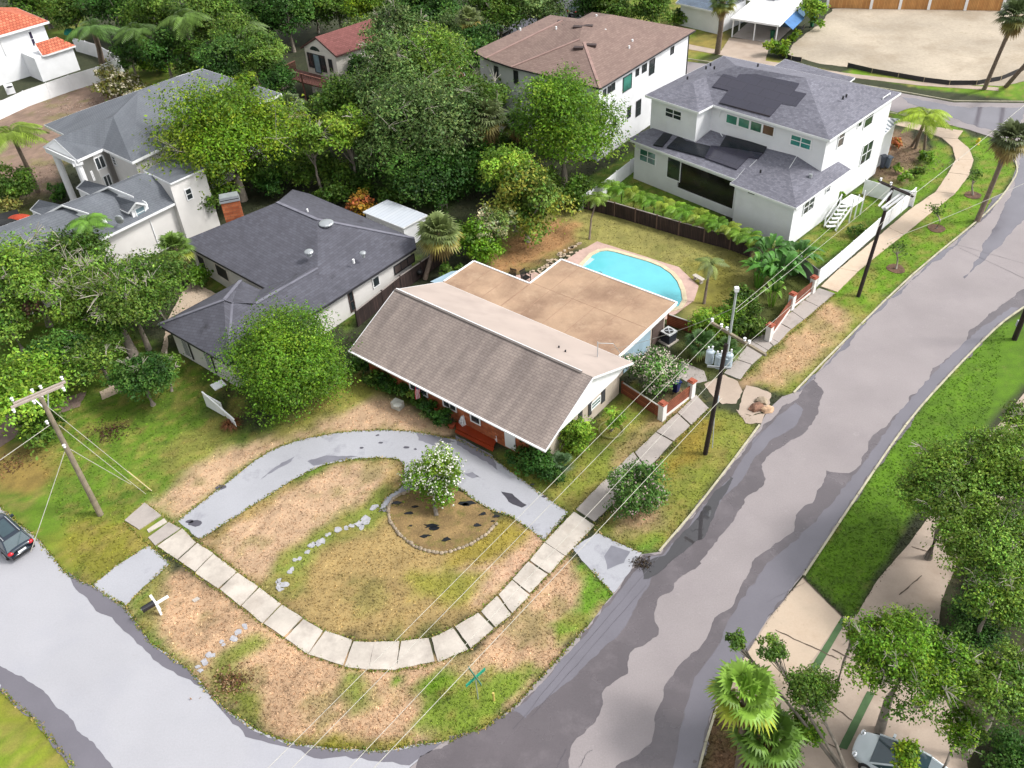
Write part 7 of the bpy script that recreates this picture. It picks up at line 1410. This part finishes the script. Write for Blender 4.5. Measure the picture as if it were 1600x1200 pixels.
# flag
fp = MF(9.1, fw-.15, 2.0); fp = P(655, 607, 1.8); root = thing('flag', 'small striped flag hanging on a short pole from the brick wall', 'flag', fp)
d0 = P(643, 620, 1.9)-fp; MB().tube([fp, P(654, 603, 2.2)], .02).build('pole', TRIM, root)
FST = [S(190, 40, 60, 1), (.8, .8, .8)]; t0, t1 = P(651, 606, 2.15), P(656, 606, 2.1)
for k in range(7):
    fb = MB(); 
    x0 = 649+k*1.1; fb.poly([P(x0, 604, 2.1), P(x0+1.1, 604.5, 2.1), P(x0+.3, 614, 1.7), P(x0-.9, 613.5, 1.7)]); fb.poly([P(x0-.9, 613.5, 1.7), P(x0+.3, 614, 1.7), P(x0+1.6, 624-k*.4, 1.2), P(x0+.2, 624-k*.4, 1.2)]); fb.build('stripe', mat('flag_red', FST[0], .8) if k % 2 == 0 else WHITE, root)
MB().poly([P(650.5, 603.8, 2.13), P(656, 604.3, 2.13), P(654.8, 608.5, 1.95), P(649.5, 608, 1.95)]).build('canton', mat('flag_blue', S(40, 50, 110), .8), root)
ring = [P(955, 673)+Vector((math.cos(a)*.85, math.sin(a)*.85, .12)) for a in np.linspace(0, 2*math.pi, 25)]
tag(MB().tube(ring, .05, 6, False).build('garden_ring', mat('ring_hose', S(150, 150, 90), .6)), 'garden edging ring around the young tree by the gable', 'edging ring')
# hydrant, lamp, curb things
p = P(1527, 226); root = thing('fire_hydrant', 'yellow fire hydrant on the grass near the corner', 'fire hydrant', p); MB().cyl(p, .2, .08, 12).cyl(p+Vector((0, 0, .08)), .13, .5, 12).build('barrel', HYD, root, smooth=False); MB().dome(p+Vector((0, 0, .58)), .15, .15, .15, 12, 4).build('bonnet', HYD, root)
MB().tube([p+Vector((-.26, 0, .4)), p+Vector((.26, 0, .4))], .08, 8).build('nozzle', HYD, root)
p = P(949, 22); root = thing('street_lamp', 'street lamp on a grey pole behind the brown roof', 'street lamp', p); tp = P(948, 2, 3); MB().tube([p-Vector((0, 0, 0)), p+Vector((0, 0, 6.5))], .1).build('pole', GALV, root); MB().tube([p+Vector((0, 0, 5.6)), p+Vector((1.8, .6, 6.4))], .06).build('arm', GALV, root); MB().box(p+Vector((2.1, .7, 6.4)), .8, .3, .15, .3).build('lamp_head', TRIM, root)
# white gate on the left lawn with dead fronds
root = thing('white_gate', 'white board gate leaning by the dome shaped tree', 'gate', P(345, 650))
g0, g1, g2 = P(324, 636), P(352, 652), P(371, 672)
for a, b in ((g0, g1),): MB().bar(a+Vector((0, 0, .75)), b+Vector((0, 0, .75)), .06, 1.3).build('panel', WHITE, root)
MB().bar(g0+Vector((0, 0, 1.45)), g2+Vector((0, 0, 1.0)), .1, .1).build('rail', TRIM, root); MB().bar(P(332, 606, 1.4), P(350, 597, 1.4), .8, .06).build('hood', WHITE, root); MB().bar(g1+Vector((0, 0, .6)), g2+Vector((0, 0, .5)), .06, .5).build('panel', WHITE, root)
blades('pile of rust coloured dead fronds at the white gate', (362, 668), 20, .6, 130, (.20, .08, .03), 5, 'dead_frond_pile', .08, cat='dead fronds')
def litter(label, px, n, R_, cols, seed):
    r = np.random.default_rng(seed); c = np.array(P(*px)); p = c+r.normal(size=(n, 3))*np.array([R_, R_*.8, 0])*.5; p[:, 2] = r.uniform(.02, .16, n); co, cl = leaf_cloud(p, np.tile([0, 0, 1.], (n, 1)), .16, .09, np.array(cols)[r.integers(len(cols), size=n)]*r.uniform(.6, 1.3, (n, 1)), r)
    root = thing('leaf_litter', label, 'leaf litter', P(*px)); o = arr_mesh('leaf_pile', co, np.arange(len(co)).reshape(-1, 4), cl, LEAF, root); return root
litter('brown leaf litter pile at the left street edge', (362, 1066), 420, 1.1, [(.25, .13, .06), (.12, .06, .03), (.4, .28, .15)], 1)
litter('brown debris on the left lawn under the dark bough', (172, 675), 420, 1.5, [(.06, .035, .02), (.12, .06, .03)], 2)
litter('brown leaf litter under the left street tree', (20, 725), 260, 1.6, [(.25, .12, .05), (.12, .06, .03)], 3)
litter('mulch and leaf debris in the round planting bed', (1410, 255), 500, 4.5, [(.16, .1, .08), (.22, .16, .12)], 4)
litter('scattered straw and rubble before the flowering bush', (125, 165), 500, 4, [(.4, .33, .28), (.2, .14, .1)], 5)
litter('dark debris at the kerb by the driveway apron', (1003, 880), 160, .6, [(.07, .05, .03), (.05, .04, .04)], 6)
# red canopy and dark vehicle beyond the grey wing
tag(MB().dome(P(30, 342, 1.3), 1.2, .7, .4, 10, 4).build('canopy', mat('red_canopy', S(190, 70, 40), .7)), 'red canopy peeking over the left end of the grey wing', 'canopy')
tag(MB().box(P(8, 350, .8), 3, 2, 1.4, .5).dome(P(8, 350, 1.5), 1.3, .9, .3, 10, 3).build('covered_trailer', BLACK), 'black covered trailer beside the red canopy', 'trailer')
tag(MB().dome(P(110, 52, 1), .9, .9, .7, 10, 4).build('garden_umbrella', mat('teal_canvas', S(30, 140, 120), .8)), 'teal garden umbrella near the tile roof', 'umbrella')
root = thing('wall_air_conditioner', 'white condenser against the tile roofed house', 'air conditioner', P(15, 150)); MB().box(P(15, 139, 2.0), 1, .9, 1, .5).build('casing', TRIM, root); MB().cyl(P(15, 136, 2.55), .35, .03, 14).build('fan_guard', BLACK, root)
root = thing('barbecue_grill', 'black kettle grill on the grass beside the neighbour wall', 'grill', P(655, 425)); MB().dome(P(655, 425, .75), .3, .3, .26, 12, 6, True).build('kettle', BLACK, root, smooth=True)
for a in (0, 2.1, 4.2): MB().tube([P(655, 425, .6), P(655, 425)+Vector((math.cos(a)*.28, math.sin(a)*.28, 0))], .02).build('leg', GALV, root)
tag(MB().tube([P(625, 447, .1)+Vector((math.cos(t)*.35, math.sin(t)*.35, .04*math.sin(t*3))) for t in np.linspace(0, 11, 40)], .05, 6).build('coiled_hose', mat('grey_hose', S(140, 140, 140), .5)), 'coiled grey hose by the neighbour wall', 'hose')
tag(MB().box(P(738, 445, .1), .01, .01, .01).build('pebble', STONE), 'x', 'x') if False else None
lc = MB().poly([P(672, 440, 2.2), P(705, 424, 2.2), P(735, 420, 2.2), P(690, 445, 2.2)]); tag(lc.build('lean_to_canopy', BLUEF, None), 'pale blue lean-to panel between the fence and the flat roof', 'canopy')
